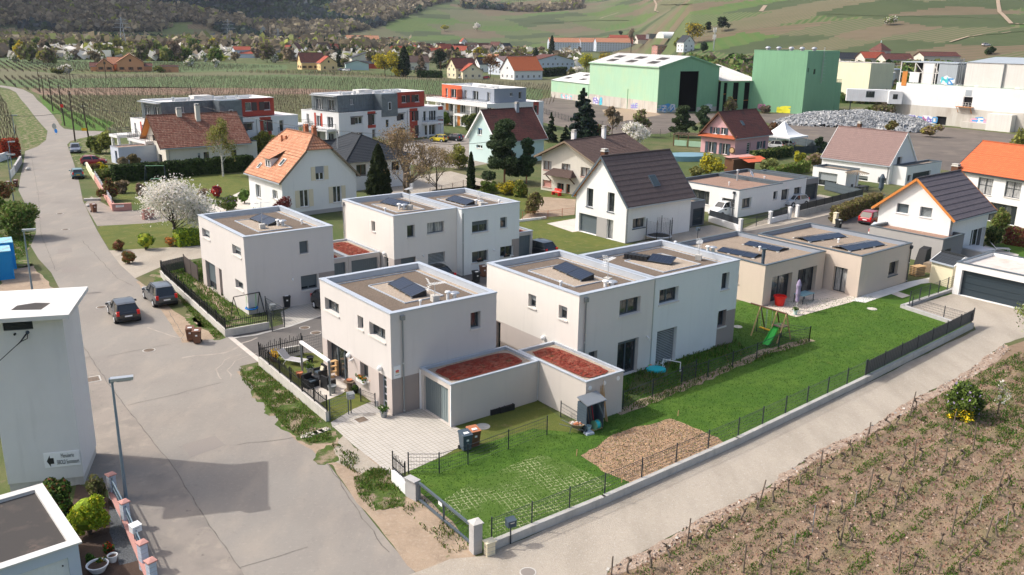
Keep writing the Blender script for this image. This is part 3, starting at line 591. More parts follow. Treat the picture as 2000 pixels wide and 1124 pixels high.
sht('dirt_shoulder',[(272,550),(330,600),(390,640),(440,660),(358,670),(318,612),(266,550)],'dirt',.0134,jag=.12,sub=.5)
sht('dirt_shoulder',[(0,532),(62,520),(100,560),(128,600),(60,600),(0,600)],'dirt',.0132,jag=.3,sub=.8)
sht('gravel_patch',[(640,895),(668,852),(735,905),(770,930),(730,935),(690,918)],'lane',.0145,jag=.15,sub=.5)
sht('lawn',[(825,975),(800,920),(880,880),(1040,835),(1130,845),(1215,800),(1300,742),(1330,640),(1440,590),(1540,560),(1700,575),(1830,548),(1870,572),(1763,602),(1858,634),(1898,640),(1700,738),(1440,862),(1180,978),(950,1078),(930,1070)],'lawn',.01,'bright green lawn behind the concrete kerb wall',jag=.08,sub=.8)
sht('lawn',[(1140,840),(1215,800),(1250,700),(1420,600),(1440,560),(1380,560),(1120,700),(1060,760)],'lawn',.0095)
sht('dry_lawn',[(800,918),(840,880),(870,838),(1050,780),(1130,846),(1040,838),(890,885)],'olawn',.013,'dry olive lawn behind the near garage',jag=.06,sub=.6)
sht('mulch_bed',[(1136,891),(1206,822+22),(1310,818),(1402,855),(1420,870),(1230,944),(1180,920)],'straw',.016,'straw mulched earth bed in the lawn',jag=.25,sub=.4)
sht('grid_paving',[(850,985),(925,940),(1010,905),(1060,888),(1130,915),(1195,948),(1130,985),(1040,1020),(950,1062),(915,1030)],'gridgrass',.015,'grass growing through a pale paver grid',jag=.1,sub=.4)
ribbon('earth_strip',[(1205,808),(1290,776),(1400,728),(1490,690),(1585,664)],.75,'dirt',.017,wob=.3)
sht('driveway',[(648,832),(700,808),(770,800),(822,796),(900,840),(905,870),(868,890),(806,918),(768,932),(735,905),(690,870)],'pavers',.019,'pale paver driveway with grassy joints')
sht('entrance_path',[(646,826),(690,800),(738,780),(768,805),(700,810),(650,836)],'gpavers',.023)
sht('front_lawn',[(512,690),(650,650),(740,780),(645,825)],'olawn',.011)
sht('patio',[(597,735),(660,712),(700,745),(668,770),(620,790),(585,762)],'slab',.02,jag=.02)
sht('front_lawn',[(318,520),(395,510),(485,620),(520,640),(555,640),(450,655),(380,595)],'verge',.011)
sht('dirt_shoulder',[(375,550),(400,548),(430,590),(455,610),(440,618),(405,580)],'dirt',.014,jag=.25,sub=.3)
sht('driveway',[(555,640),(548,610),(600,585),(660,560),(720,590),(640,615)],'pavers',.0185)
for pts in([(464,722),(505,714),(560,755),(640,830),(655,862),(605,872),(552,838),(505,782),(478,738)],[(690,935),(745,915),(792,955),(790,992),(728,1000),(698,968)],[(612,880),(655,866),(662,900),(622,908)],[(290,535),(318,525),(380,600),(440,660),(420,665),(370,610),(330,572)],[(355,610),(372,605),(400,640),(385,648)]):
 sht('grass_verge',pts,'verge',.0155,jag=.5,sub=.25)
sht('back_lawn',[(1010,435),(1140,425),(1128,452),(1240,482),(1060,500),(1040,470)],'olawn',.011);sht('patio',[(1068,437),(1126,427),(1132,452),(1118,454)],'slab',.015)
sht('gravel_drive',[(1240,476),(1350,445),(1390,440),(1440,452),(1600,380),(1700,400),(1720,440),(1620,430),(1500,470),(1440,485),(1370,482)],'lane',.012,jag=.06)
sht('side_road',[(1440,455),(1530,440),(1640,415),(1720,440),(1700,462),(1600,440),(1490,470)],'asphalt3',.015)
sht('terrace',[(1487,600),(1605,563),(1650,571),(1675,582),(1665,590),(1555,620)],'tiles',.02,'pale tiled terrace of the beige bungalow')
sht('path',[(1662,588),(1676,581),(1770,552),(1830,540),(1830,552),(1800,555),(1690,592)],'wslab',.0225,jag=.04)
sht('path',[(1738,574),(1752,570),(1778,578),(1762,583)],'slab',.0215)
sht('lawn',[(1880,490),(1985,470),(2060,500),(2060,520),(1990,505),(1930,505)],'lawn',.011)
sht('patio',[(1876,508),(1925,480),(1990,498),(1975,520),(1900,520)],'slab',.0155)
sht('garden_lawn',[(188,452),(200,436),(400,430),(420,470),(380,478),(240,492),(215,487)],'olawn',.011);sht('garden_path',[(212,490),(400,480),(420,500),(330,515),(262,545),(235,519)],'lane',.0115,jag=.05);sht('side_drive',[(165,400),(178,384),(215,405),(260,412),(420,400),(430,415),(300,436),(190,442)],'asphalt2',.0112)
sht('garden_lawn',[(200,340),(300,330),(480,342),(500,380),(360,400),(250,400),(200,370)],'olawn',.0105);sht('garden_path',[(390,412),(480,370),(500,400),(490,412),(430,420)],'slab',.0115)
sht('back_lawn',[(840,372),(930,362),(1020,380),(1120,372),(1120,395),(1050,405),(1020,410)],'olawn',.011);sht('garden_path',[(1015,430),(1050,400),(1062,385),(1125,390),(1122,420),(1060,425)],'dirt',.0115)
sht('dirt_yard',[(700,360),(880,335),(1000,365),(840,380),(760,385)],'lane',.011);sht('parking',[(740,285),(900,262),(1060,300),(900,330),(780,320)],'asphalt2',.011)
sht('yard',[(1000,205),(1080,190),(1160,204),(1283,222),(1400,222),(1560,222),(1740,238),(2100,275),(2400,330),(2100,380),(1830,330),(1790,320),(1620,300),(1500,240),(1380,235),(1300,262),(1160,262),(1040,235)],'yard',.013,'cracked grey yard of the disused factory',jag=.6,sub=3)
sht('gravel_patch',[(1175,215),(1270,208),(1290,225),(1200,240)],'dirt',.02,jag=.5,sub=2)
for pts,m in(([(120,225),(120,245),(150,254),(205,256),(225,240),(130,215),(75,185),(85,205),(100,222)],'lawn'),([(131,283),(160,268),(215,262),(215,310),(180,330),(158,340),(145,310)],'verge'),([(93,256),(90,274),(73,287),(49,295),(40,262),(20,215),(0,185),(0,174),(30,181),(52,208),(75,240)],'verge'),([(0,455),(62,445),(70,456),(55,490),(62,520),(0,532)],'verge'),([(0,540),(60,515),(62,525),(0,600)],'verge')):
 sht('grass_verge',pts,m,.0105,jag=.4,sub=1)
VYP=[(1150,1200),(1185,1120),(1275,1072),(1375,1018),(1462,978),(1500,957),(1600,886),(1690,848),(1782,790),(1875,742),(1965,678),(2080,640),(2400,900),(2400,1300),(1600,1300)]
sht('vineyard_soil',VYP,'soil',.006,jag=.1)
sht('planting_bed',[(150,945),(215,975),(275,1095),(292,1180),(160,1180),(130,1040)],'soilbed',.024);M['slate']=gravm('slate chips',(.1,.105,.11),(.05,.055,.06),(.2,.21,.22),14);sht('slate_chips',[(214,990),(228,1000),(272,1095),(235,1105),(215,1040)],'slate',.027,jag=.05,sub=.3)
# cube houses (near)
def solar(px0,px1,z,n=2,dph=1.08,tilt=16,lab='',gp='solar panels on the flat roofs',fc=1,bare=0):
 """low edge from px0 to px1 on a roof at height z"""
 A=G(*px0,z);Bp=G(*px1,z);d=Bp-A;L=d.length;yaw=atan2(d.y,d.x)
 t=T('solar_panels',lab,'solar panel',A,yaw,gp);pw=L/n;ti=radians(tilt);cy,sy=dph*cos(ti),dph*sin(ti)
 for i in range(n):
  a0=pw*i+.01;a1=pw*(i+1)-.01;p=MB()
  if i<bare:
   for k in range(6):p.box(a0+k*(a1-a0)/6+.02,.05,.03,a0+(k+1)*(a1-a0)/6-.02,.75,.34,M['black'])
   p.box(a0-.05,-.05,0,a1,.85,.06,M['black']);p.bd('ballast_tray',t);continue
  q=lambda u,v,o=0:(u,v*cos(ti),.12+v*sin(ti)+o)
  p.pg([q(a0,0),q(a1,0),q(a1,dph),q(a0,dph)],M['pv']);p.pg([q(a0,0,-.035),q(a0,dph,-.035),q(a1,dph,-.035),q(a1,0,-.035)],M['black'])
  for u0,v0,u1,v1 in((a0,0,a1,0),(a1,0,a1,dph),(a1,dph,a0,dph),(a0,dph,a0,0)):p.bm(q(u0,v0,-.012),q(u1,v1,-.012),.03,.05,M['anth'])
  po=p.bd('panel',t);g=MB()
  for k in range(1,6):g.bm(q(a0+(a1-a0)*k/6,.02,.003),q(a0+(a1-a0)*k/6,dph-.02,.003),.008,.004,M['anth'])
  g.bd('cell_grid',po)
 s=MB();s.pg([(0.02,cy-.02,0),(L-.02,cy-.02,0),(L-.02,cy-.02,.12+sy-.04),(.02,cy-.02,.12+sy-.04)],M['black'])
 for e in(.02,L-.02):s.pg([(e,0,0),(e,cy,0),(e,cy,.12+sy-.04),(e,0,.09)],M['black'])
 for k in range(2*n+1):s.box(min(L-.06,max(0,L*k/(2*n)-.02)),-.04,0,min(L,L*k/(2*n)+.04),.06,.1,M['steel'])
 if not bare:s.bd('wind_shield',t)
 return t
def ant(px,z,h=1.3,yaw=.4,lab='',dish=False):
 P=G(*px,z);t=T('roof_antenna',lab,'antenna',P,yaw,'antennas on the flat roofs');b=MB();b.box(-.22,-.22,0,.22,.22,.38,M['concrete']);b.bd('base_block',t)
 m=MB();m.tb((0,0,.3),(0,0,h),.025,.02,M['steel'],6);m.bd('mast',t);y=MB();y.bm((-.75,0,h-.1),(.55,0,h-.1),.03,.03,M['steel'])
 for k in range(11):x=-.7+k*.1;y.bm((x,-.16-.008*k,h-.1),(x,.16+.008*k,h-.1),.012,.035,M['paint'])
 for s_ in(-1,1):
  for k in range(4):y.bm((.35+k*.05,-.2,h-.1+s_*(.05+k*.1)),(.35+k*.05,.2,h-.1+s_*(.05+k*.1)),.012,.03,M['paint'])
  y.bm((.33,0,h-.1),(.52,0,h-.1+s_*.4),.02,.02,M['paint'])
 y.bd('yagi',t)
def vent(px,z,h=.4,lab='',big=False,r=.07):
 P=G(*px,z);t=T('roof_vent',lab,'roof vent',P,0,'vents on the flat roofs');m=MB();m.tb((0,0,0),(0,0,h),r,r,M['paint'],10)
 m.lathe((0,0,0),[(r*.8,h),(r*2,h+.03),(r*1.6,h+.1),(r*.4,h+.13)],M['paint'],12);m.bd('cap',t)
 if big:b=MB();b.tb((r*4,0,0),(r*4,.05,h*.9),r*1.3,r*1.3,M['steel'],10);b.lathe((r*4,.05,0),[(r,h*.9),(r*3.2,h*.9+.03),(r*2.6,h*.9+.08),(r*.5,h*.9+.13)],M['steel'],14);b.bd('second_cap',t)
def dish(px,z,r=.38,lab='',h=.75):
 P=G(*px,z);t=T('satellite_dish',lab,'satellite dish',P,radians(60),'satellite dishes');m=MB();m.tb((0,0,0),(0,0,h),.03,.03,M['steel'],6);m.bd('mast',t);d=MB()
 R_=Matrix.Rotation(radians(60),4,'X')
 for k in range(4):
  for i in range(18):
   def q(a,r_):v=R_@Vc((r_*cos(a),r_*sin(a),.5*r_*r_/r*.5));return(v.x,v.y-.1,v.z+h)
   a0=2*pi*i/18;a1=2*pi*(i+1)/18;d.pg([q(a0,r*k/4),q(a1,r*k/4),q(a1,r*(k+1)/4),q(a0,r*(k+1)/4)],M['paint'])
 d.bm((0,-.1,h),(0,-.45,h+.1),.03,.03,M['steel']);d.box(-.04,-.5,h+.05,.04,-.4,h+.15,M['black']);d.bd('dish',t)
def lampglobe(b,fc,px,r=.16,tubev=False):
 a,z=b.fp(fc,*px);q=Vc(b.P(fc,a,z,-r*.8));m=MB()
 if tubev:q2=Vc(b.P(fc,a,z,0));m.tb(q2,Vc(b.P(fc,a-.15,z-.02,-.35)),.06,.06,M['paint'],8)
 else:
  for k in range(1):m.blob(q,r,M['paint'],12,8,0)
 m.bd('wall_lamp',b.e,smooth=True)
G1='white two-storey cube houses'
H1=B('cube_house','nearest pale cube house, standing alone at the junction beside the red-roofed garage','house',-6.81,46.23,YW,7.46,8.91,6.2,G1)
LF=wl(H1,'L',[((78,445,236,660),dict(c=Z1,kn='c2')),((434,640,500,815),dict(c=Z1,kn='c1')),((560,710,738,945),dict(c=Z1,kn='c2')),((555,405,722,720),dict(c=D2,kn='c3',z0=.05,sil=False,name='door')),((812,575,880,735),dict(c=D2,kn='c2')),((958,662,1026,945),dict(c=D2,kn='pdoor',z0=.05,name='door',fm='coping',sil=False))])
FF=wl(H1,'F',[((1662,622,1770,775),dict(c=Z1,kn='c1'))])
pz=H1.fp('F',765.5,742)[1]
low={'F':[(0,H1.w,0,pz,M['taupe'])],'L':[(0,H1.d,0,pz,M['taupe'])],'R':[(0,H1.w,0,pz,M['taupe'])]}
M['taupe_lit']=wallm('sunlit taupe render',(.52,.455,.42));low['L']=[(0,H1.d,0,pz,M['taupe_lit'])];low['F']=[(0,H1.w,0,pz,M['taupe'])]  # paler plinth copy for sun-facing sides, sunlight put into its colour
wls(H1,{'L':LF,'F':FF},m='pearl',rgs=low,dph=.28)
frf(H1,6.2,'gravel',bandm='lgravel',patch=(2.3,2.2,5.0,6.7));downpipe(H1,'F',H1.fp('F',786,700)[0],6.15)
lampglobe(H1,'L',(745,719));lampglobe(H1,'L',(684,694));lampglobe(H1,'L',(690,701),tubev=True)
sg=MB();a,z=H1.fp('F',775.5,727);fb(sg,H1,'F',a-.22,a+.22,z-.38,z+.38,-.03,-.002,M['paint']);so_=sg.bd('house_sign',H1.e)
lg=MB()
for k,(c_,dz)in enumerate((('red',.08),('yellow',0),('terra',.04))):fb(lg,H1,'F',a-.13+.02*k,a+.13-.02*k,z-.05+dz,z-.02+dz,-.036,-.031,M[c_])
for k in range(3):fb(lg,H1,'F',a-.1+.07*k,a-.04+.07*k,z+.06,z+.12+.02*(k%2),-.036,-.031,M['red'])
fb(lg,H1,'F',a-.14,a+.14,z-.2,z-.17,-.036,-.031,M['gpipe']);lg.bd('emblem',so_)
RZ=5.88
solar(cq(Z1,770,318),cq(Z1,1020,465),RZ,lab='two dark solar panels on the roof of the nearest cube house');ant(cq(Z1,1275,492),RZ,1.2,-2.6,'white comb antenna on a concrete block on the nearest cube house')
vent(cq(Z1,1415,478),RZ,.45,'pair of white capped vents on the nearest cube house',True,.1);vent(cq(Z1,1118,540),RZ,.25,'small white vent near the front parapet of the nearest cube house',r=.05)
M['garw']=wallm('warm grey garage render',(.56,.51,.465))
def garagebox(name,lab,x,y,w_,d_,h,doorface=None,doors=(),m='garw',gp='flat garages with red planted roofs',sedum=True,yaw=YW,trim='coping',z=None,patchy=None):
 b=B('garage',lab,'garage',x,y,yaw,w_,d_,h,gp);sp={doorface:doors}if doorface else{}
 wls(b,sp,m=m,dph=.15)
 if sedum:
  frf(b,h,'lgravel',cw=.14,pd=.12,cop=trim);s=MB();n=26;cx,cy=w_/2,d_/2
  pts=[]
  for k in range(n*2):
   a_=2*pi*k/(n*2);ex=(abs(cos(a_))**.35)*(1 if cos(a_)>0 else-1);ey=(abs(sin(a_))**.35)*(1 if sin(a_)>0 else-1);j=1+.05*mnoise.noise((cos(a_)*5,sin(a_)*5,x))
   pts.append((cx+ex*(w_/2-.48)*j,cy+ey*(d_/2-.48)*j,h-.075))
  s.pg(pts,M['sedum'])
  for k in range(260):
   u=random.uniform(.75,w_-.75);v=random.uniform(.75,d_-.75);s.blob((u,v,h-.08),random.uniform(.05,.14),M['sedum'],6,4,.3,.5)
  s.bd('planting',b.e)
 return b
GA=garagebox('garage','nearest garage with a grey ribbed door and red planted roof beside the cube house',-3.32,44.82,6.3,3.17,2.58,'L',[((.28,2.85,.05,2.25),dict(kn='gv',lab='x'))])
GB_=garagebox('garage','second garage with red planted roof and three white wall discs, garden cabinet leaning on it',4.27,45.48,2.95,6.24,2.6)
tr=MB();fb(tr,GA,'L',3.1,3.2,0,2.5,-.08,.02,M['paint']);fb(tr,GA,'L',-.02,.06,0,2.5,-.02,.02,M['paint']);tr.bd('corner_trim',GA.e);tr=MB();a,z=GB_.fp('L',1050,745);fb(tr,GB_,'L',a-.07,a+.07,.05,2.5,-.09,0,M['paint']);tr.bd('corner_trim',GB_.e)
for q in((608,785),(720,746),(828,709)):
 a,z=GB_.fp('F',*cq(D3,*q));d=MB();p0=GB_.P('F',a,z,0);p1=GB_.P('F',a,z,-.04);d.tb(p0,p1,.13,.13,M['paint'],16);d.bd('vent_disc',GB_.e)
H2=B('cube_house','pale cube house beside the street behind the parked grey car, closed grey shutter upstairs','house',-20.53,64.41,YW,7.45,10.2,6.2,G1)
LF=wl(H2,'L',[((78,415,168,555),dict(c=Z3,kn='c1',sh=.75,shm='blind')),((405,592,508,748),dict(c=Z3,kn='c1',sh=.6,shm='blind')),((115,765,240,1060),dict(c=Z3,kn='c2',z0=.05,sh=.75,shm='shutter',name='door',sil=False)),((262,855,312,1120),dict(c=Z3,kn='c1',z0=.05,name='door',sil=False)),((440,968,532,1115),dict(c=Z3,kn='c2',sh=.4,shm='blind'))])
FF=wl(H2,'F',[((1135,570,1238,690),dict(c=Z3,kn='c1',sh=.97)),((1152,945,1342,1072),dict(c=Z3,kn='c2',sh=.8))])
pz=H2.fp('F',*cq(Z3,1432,897))[1];x0=H2.fp('F',*cq(Z3,1345,915))[0]
wls(H2,{'L':LF,'F':FF},m='pearl',rgs={'F':[(x0,H2.w,0,pz,M['taupe'])],'L':[(H2.fp('L',*cq(Z3,290,870))[0],H2.d,0,pz,M['taupe_lit'])]},dph=.28)
frf(H2,6.2,'gravel',bandm='lgravel',patch=(2.2,2.4,5.0,7.6));lampglobe(H2,'F',cq(Z3,1065,972),tubev=True)
solar(cq(Z3,598,330),cq(Z3,795,402),RZ,lab='two solar panels behind a tall comb antenna on the street-side cube house');ant(cq(Z3,735,425),RZ,2.2,-2.6,'tall comb antenna in front of the panels on the street-side cube house');vent(cq(Z3,905,398),RZ,.45,'pair of white capped vents on the street-side cube house',True,.1);vent(cq(Z3,1165,378),RZ,.3,'small white vent on the street-side cube house')
H3=B('cube_house','warm white cube house on the left of the joined pair behind the second garage','house',4.10,50.4,YW,6.63,9.5,6.2,G1)
LF=wl(H3,'L',[((512,630,592,800),dict(c=Z2,kn='c1',sh=.5,shm='blind')),((842,752,928,930),dict(c=Z2,kn='c1',sh=.4,shm='blind')),((155,925,206,1240),dict(c=Z2,kn='c1',z0=.05,name='door',sil=False))])
FF=wl(H3,'F',[((1505,710,1722,830),dict(c=Z2,kn='c2')),((828,432,978,600),dict(c=D3,kn='c2',z0=.05,name='door',sil=False,sh=.12)),((600,508,665,560),dict(c=D3,kn='c2',z0=.9))])
pz=H3.fp('L',*cq(D3,0,308))[1];pz=max(2.4,min(3,pz))
wls(H3,{'L':LF,'F':FF},m='cream',rgs={'L':[(H3.fp('L',*cq(D3,240,420))[0],H3.d,0,pz,M['taupe_lit'])]},dph=.28)
frf(H3,6.2,'gravel',bandm='lgravel',patch=(1.8,2.4,4.6,7.2));downpipe(H3,'F',H3.fp('F',*cq(Z2,1125,800))[0],6.15);lampglobe(H3,'L',cq(D3,254,390));lampglobe(H3,'F',cq(D3,1055,382),tubev=True)
solar(cq(Z2,775,365),cq(Z2,1080,505),RZ,lab='long pair of solar panels on the warm white joined cube house');ant(cq(Z2,1370,520),RZ,1.7,-2.2,'white comb antenna on the warm white joined cube house');vent(cq(Z2,1345,560),RZ,.35,'pair of wide capped vents on the warm white joined cube house',True,.11);vent(cq(Z2,860,560),RZ,.3,'small white vent near the left parapet of the warm white cube house')
HB=B('cube_house','cool white cube house on the right of the joined pair behind the garages','house',H3.world(6.64,0)[0],H3.world(6.64,0)[1],YW,8.71,7.55,6.2,G1)
FF=wl(HB,'F',[((1155,22,1296,100),dict(c=D3,kn='c2')),((1135,345,1276,525),dict(c=D3,kn='bl',z0=.05,name='door',sil=False)),((295,478,345,600),dict(c=Z5,kn='c1')),((265,785,318,900),dict(c=Z5,kn='c1'))])
pz=HB.fp('F',*cq(D3,1740,165))[1];x0=HB.fp('F',*cq(D3,1622,185))[0]
wls(HB,{'F':FF},m='coolwhite',rgs={'F':[(x0-.15,HB.w,0,pz,M['taupe'])]},dph=.28)
frf(HB,6.2,'gravel',bandm='lgravel',patch=(2.6,1.6,6.4,5.4))
solar(cq(Y3,985,695),cq(Y3,1500,775),RZ,lab='black ballast tray and one solar panel on the cool white cube house',bare=1);ant(cq(Y3,1800,710),RZ,1.4,-1.9,'white comb antenna at the right end of the cool white cube house');vent(cq(Y3,1900,630),RZ,.4,'capped vents in the right corner of the cool white cube house',True,.1);vent(cq(Y3,1548,570),RZ,.35,'small vent at the back corner of the cool white cube house')
jt=MB();jt.box(-.04,-.02,.1,.04,.0,6.15,M['steel']);jt.bd('joint_strip',HB.e)
H4=B('cube_house','warm white cube house at the back, against the pair of red-roofed garages','house',-10.30,73.19,YW,6.6,9.4,6.2,G1)
LF=wl(H4,'L',[((362,395,405,520),dict(c=Z4,kn='c1')),((498,782,550,890),dict(c=Z4,kn='pdoor',z0=.05,name='door',sil=False))])
FF=wl(H4,'F',[((750,452,835,572),dict(c=Z4,kn='c1')),((967,425,1155,518),dict(c=Z4,kn='c2',gl='curtain')),((978,760,1165,845),dict(c=Z4,kn='bl')),((683,812,843,900),dict(c=Z4,kn='c1',z0=.9,sh=.95))])
pz=H4.fp('F',*cq(Z4,610,820))[1];x0=H4.fp('F',*cq(Z4,683,812))[0];x2=H4.fp('F',*cq(Z4,843,790))[0]
wls(H4,{'L':LF,'F':FF},m='cream',rgs={'F':[(0,x2,0,pz,M['taupe'])],'L':[(0,.9,0,pz,M['taupe_lit'])]},dph=.28)
frf(H4,6.2,'gravel',bandm='lgravel',patch=(1.9,2.4,4.7,7.2));downpipe(H4,'L',9.1,6.15);lampglobe(H4,'L',cq(Z4,515,752));lampglobe(H4,'F',cq(Z4,928,774),tubev=True)
solar(cq(Z4,458,208),cq(Z4,695,262),RZ,lab='pair of solar panels on the warm white cube house at the back');vent(cq(Z4,665,275),RZ,.45,'pair of white capped vents beside the panels on the back warm white cube house',True,.11);ant(cq(Z4,778,270),RZ,2.0,1.2,'thin mast antenna on the back warm white cube house');vent(cq(Z4,512,305),RZ,.3,'small vent near the left parapet of the back warm white cube house')
P4=H4.world(6.61,-.75);HC=B('cube_house','cool white cube house at the back with two flower boxes on its lower sills','house',P4[0],P4[1],YW,6.65,9.0,6.2,G1)
FF=wl(HC,'F',[((1455,410,1632,508),dict(c=Z4,kn='c2',sh=.4)),((1762,365,1835,470),dict(c=Z4,kn='c1',sh=.35)),((1455,740,1632,828),dict(c=Z4,kn='c2')),((1762,685,1900,770),dict(c=Z4,kn='c2'))])
wls(HC,{'F':FF},m='coolwhite',rgs={'F':[(HC.fp('F',*cq(Z4,1885,670))[0],HC.w,0,2.7,M['taupe'])]},dph=.28)
frf(HC,6.2,'gravel',bandm='lgravel',patch=(1.9,2.4,4.7,7.0));lampglobe(HC,'F',cq(Z4,1690,710),tubev=True);downpipe(HC,'F',.1,6.15,hopper=False)
solar(cq(Z4,1168,178),cq(Z4,1390,238),RZ,lab='pair of solar panels on the cool white cube house at the back');vent(cq(Z4,1500,225),RZ,.4,'capped vents beside the panels on the back cool white cube house',True,.1);ant(cq(Z4,1560,240),RZ,1.1,2.2,'short comb antenna on the back cool white cube house');vent(cq(Z4,1752,215),RZ,.3,'small vent at the right parapet of the back cool white cube house')
p=H4.world(-3.15,-.3);gq=G(680.2,502.3,2.6)
garagebox('garage','grey-doored garage with red planted roof against the back warm white cube house',gq.x,gq.y,3.12,6.2,2.6,'F',[((.28,2.84,.05,2.2),dict(kn='gv'))])
garagebox('garage','grey-doored garage with red planted roof half hidden behind the street-side cube house',gq.x-3.14*cos(YW),gq.y-3.14*sin(YW),3.12,6.2,2.6,'F',[((.28,2.84,.05,2.2),dict(kn='gv'))])
gq=G(1010,456,2.6);garagebox('garage','grey-doored garage with red planted roof at the far right of the back cube houses',gq.x-.9,gq.y-.7,3.12,6.2,2.6,'F',[((.28,2.84,.05,2.25),dict(kn='gv'))])
# beige bungalow
BL=B('bungalow','beige flat-roofed bungalow with tiled terrace and dark sliding windows, chimney pipe on its lower wing','house',20.74,68.75,.675,8.7,9.6,3.5)
BR0=(29.79,71.82)
FF=wl(BL,'F',[((703,508,845,660),dict(c=Z5,kn='c2',z0=.05,fm='anth',name='door',sil=False,sillm='dblue')),((915,450,1045,605),dict(c=Z5,kn='c2',z0=.05,fm='anth',name='door',sil=False))])
LF=wl(BL,'L',[((412,480,424,560),dict(c=Z5,kn='c1',fm='anth'))])
wls(BL,{'F':FF,'L':LF},m='beige',dph=.35);frf(BL,3.5,'bgravel',cop='dcoping',cw=.22,pd=.35,inner='blueg')
BR=B('bungalow_wing','x','house',BR0[0],BR0[1],.6816,8.52,10.6,3.66)
FF=wl(BR,'F',[((1657,390,1715,480),dict(c=Z5,kn='c1',fm='anth',sillm='dblue'))])
LF=wl(BR,'L',[((1205,415,1290,628),dict(c=Z5,kn='c2',fm='anth',z0=.05,name='door',sil=False,gl='curtain'))])
wobj=wls(BR,{'F':FF,'L':LF},m='beige',dph=.3);frf(BR,3.66,'bgravel',cop='dcoping',cw=.22,pd=.35,inner='blueg');downpipe(BR,'F',8.3,3.6,'anth')
def mg(src,dst):
 src.e.name='tmp';bpy.context.view_layer.update()
 Mx=Matrix.Translation((src.x,src.y,src.z0))@Matrix.Rotation(src.yaw,4,'Z');Md=Matrix.Translation((dst.x,dst.y,dst.z0))@Matrix.Rotation(dst.yaw,4,'Z')
 for c in list(src.e.children):c.parent=dst.e;c.matrix_basis=Md.inverted()@Mx@c.matrix_basis
 bpy.data.objects.remove(src.e)
mg(BR,BL)
ch=MB();P_=BL.loc(G(*cq(Z5,622,405),3.2));ch.tb((P_[0],P_[1],3.1),(P_[0],P_[1],4.55),.14,.14,M['dblue'],14);ch.tb((P_[0],P_[1],4.5),(P_[0],P_[1],4.6),.24,.24,M['dblue'],14);ch.tb((P_[0],P_[1],3.1),(P_[0],P_[1],3.25),.22,.18,M['dblue'],14);ch.bd('chimney_pipe',BL.e)
def tent_pv(pa,pb,z,n,lab,wdt=1.7,rise=.18):
 A=G(*pa,z);Bq=G(*pb,z);d=Bq-A;L=d.length;t=T('solar_panels',lab,'solar panel',A,atan2(d.y,d.x),'solar panels on the beige bungalow');pw=L/n
 for i in range(n):
  for s_ in(0,1):
   p=MB();y0,y1=(0,wdt*.5)if s_==0 else(wdt,wdt*.5);a0,a1=i*pw+.01,(i+1)*pw-.01
   p.pg([(a0,y0,.08),(a1,y0,.08),(a1,y1,.08+rise),(a0,y1,.08+rise)],M['pv']);p.pg([(a0,y0,.045),(a0,y1,.045+rise),(a1,y1,.045+rise),(a1,y0,.045)],M['black'])
   p.bm((a0,y0,.07),(a1,y0,.07),.02,.03,M['anth']);p.bm((a0,y0,.07),(a0,y1,.07+rise),.02,.03,M['anth']);p.bm((a1,y0,.07),(a1,y1,.07+rise),.02,.03,M['anth']);p.bd('panel',t)
 for k in range(n+1):
  for y_ in(0,wdt):s=MB();s.box(k*pw-.12,y_-.1,0,k*pw+.12,y_+.12,.06,M['concrete']);s.bd('ballast_block',t)
RB=3.3
tent_pv(cq(Z5,1005,225),cq(Z5,1305,182),RB+.03,3,'low tent of three panel pairs on the right wing, farther one',1.9);tent_pv(cq(Z5,1330,300),cq(Z5,1620,248),RB+.03,3,'low tent of three panel pairs on the right wing, nearer one',1.9)
tent_pv(cq(Z5,250,298),cq(Z5,545,358),RB-.15,3,'low panels on the left wing beside the chimney pipe, nearest the white cube',1.9);tent_pv(cq(Z5,465,245),cq(Z5,745,305),RB-.15,3,'low panels on the left wing behind the chimney pipe',1.9)
for q,lb in(((1237,228),'small white vent between the panels of the right wing'),((597,292),'small white vent between the panels of the left wing')):vent(cq(Z5,*q),RB,.3,lb)
# other houses
def skyl(b,ax,side,along,t,h,hr,half,w_=.9,l_=1.3,m='dcoping',blind=False):
 sl=(hr-h)/half;n=hypot(1,sl);c=half*t if side==0 else 2*half-half*t;dc=(1 if side==0 else-1)
 z=h+half*t*sl+.26;up=Vc((0,dc/n,sl/n))if ax=='x' else Vc((dc/n,0,sl/n));al=Vc((1,0,0))if ax=='x' else Vc((0,1,0));nn=al.cross(up).normalized();nn=nn if nn.z>0 else-nn
 P_=Vc((along,c,z))if ax=='x' else Vc((c,along,z));k=MB();k.obox(P_,al*w_/2,up*l_/2,nn*.06,M[m]);o=k.bd('skylight',b.e);g=MB();g.obox(P_+nn*.055,al*(w_/2-.09),up*(l_/2-.1),nn*.012,M['curtain' if blind else 'glass2']);g.bd('pane',o)
G7=B('gable_house','white gabled house with steep grey brown roof and one skylight behind the cube houses','house',12.04,90.77,.68,10.46,7.86,4.26)
LF=wl(G7,'L',[((585,345,630,500),dict(c=C7,kn='c1',fm='anth',sillm='dblue')),((750,378,796,540),dict(c=C7,kn='c1',fm='anth',sillm='dblue')),((525,538,658,705),dict(c=C7,kn='c2',fm='anth',z0=.05,sil=False,name='door',sh=.98)),((742,588,786,735),dict(c=C7,kn='c1',fm='anth',z0=.05,sil=False,name='door',gl='curtain'))])
FF=wl(G7,'F',[((945,590,1040,650),dict(c=C7,kn='c2',fm='anth',sillm='dblue'))])
reg={'L':[(LF[3][0][1],LF[2][0][0],0,LF[3][0][3],M['greywall'])]}
wls(G7,{'L':LF,'F':FF},hr=8.71,gaxis='x',m='white',rgs=reg,dph=.3);gbl(G7,4.26,8.71,'x',.4,.3,'t_brown',fascia='dcoping',soffit='orwood',row=.62,step=.05)
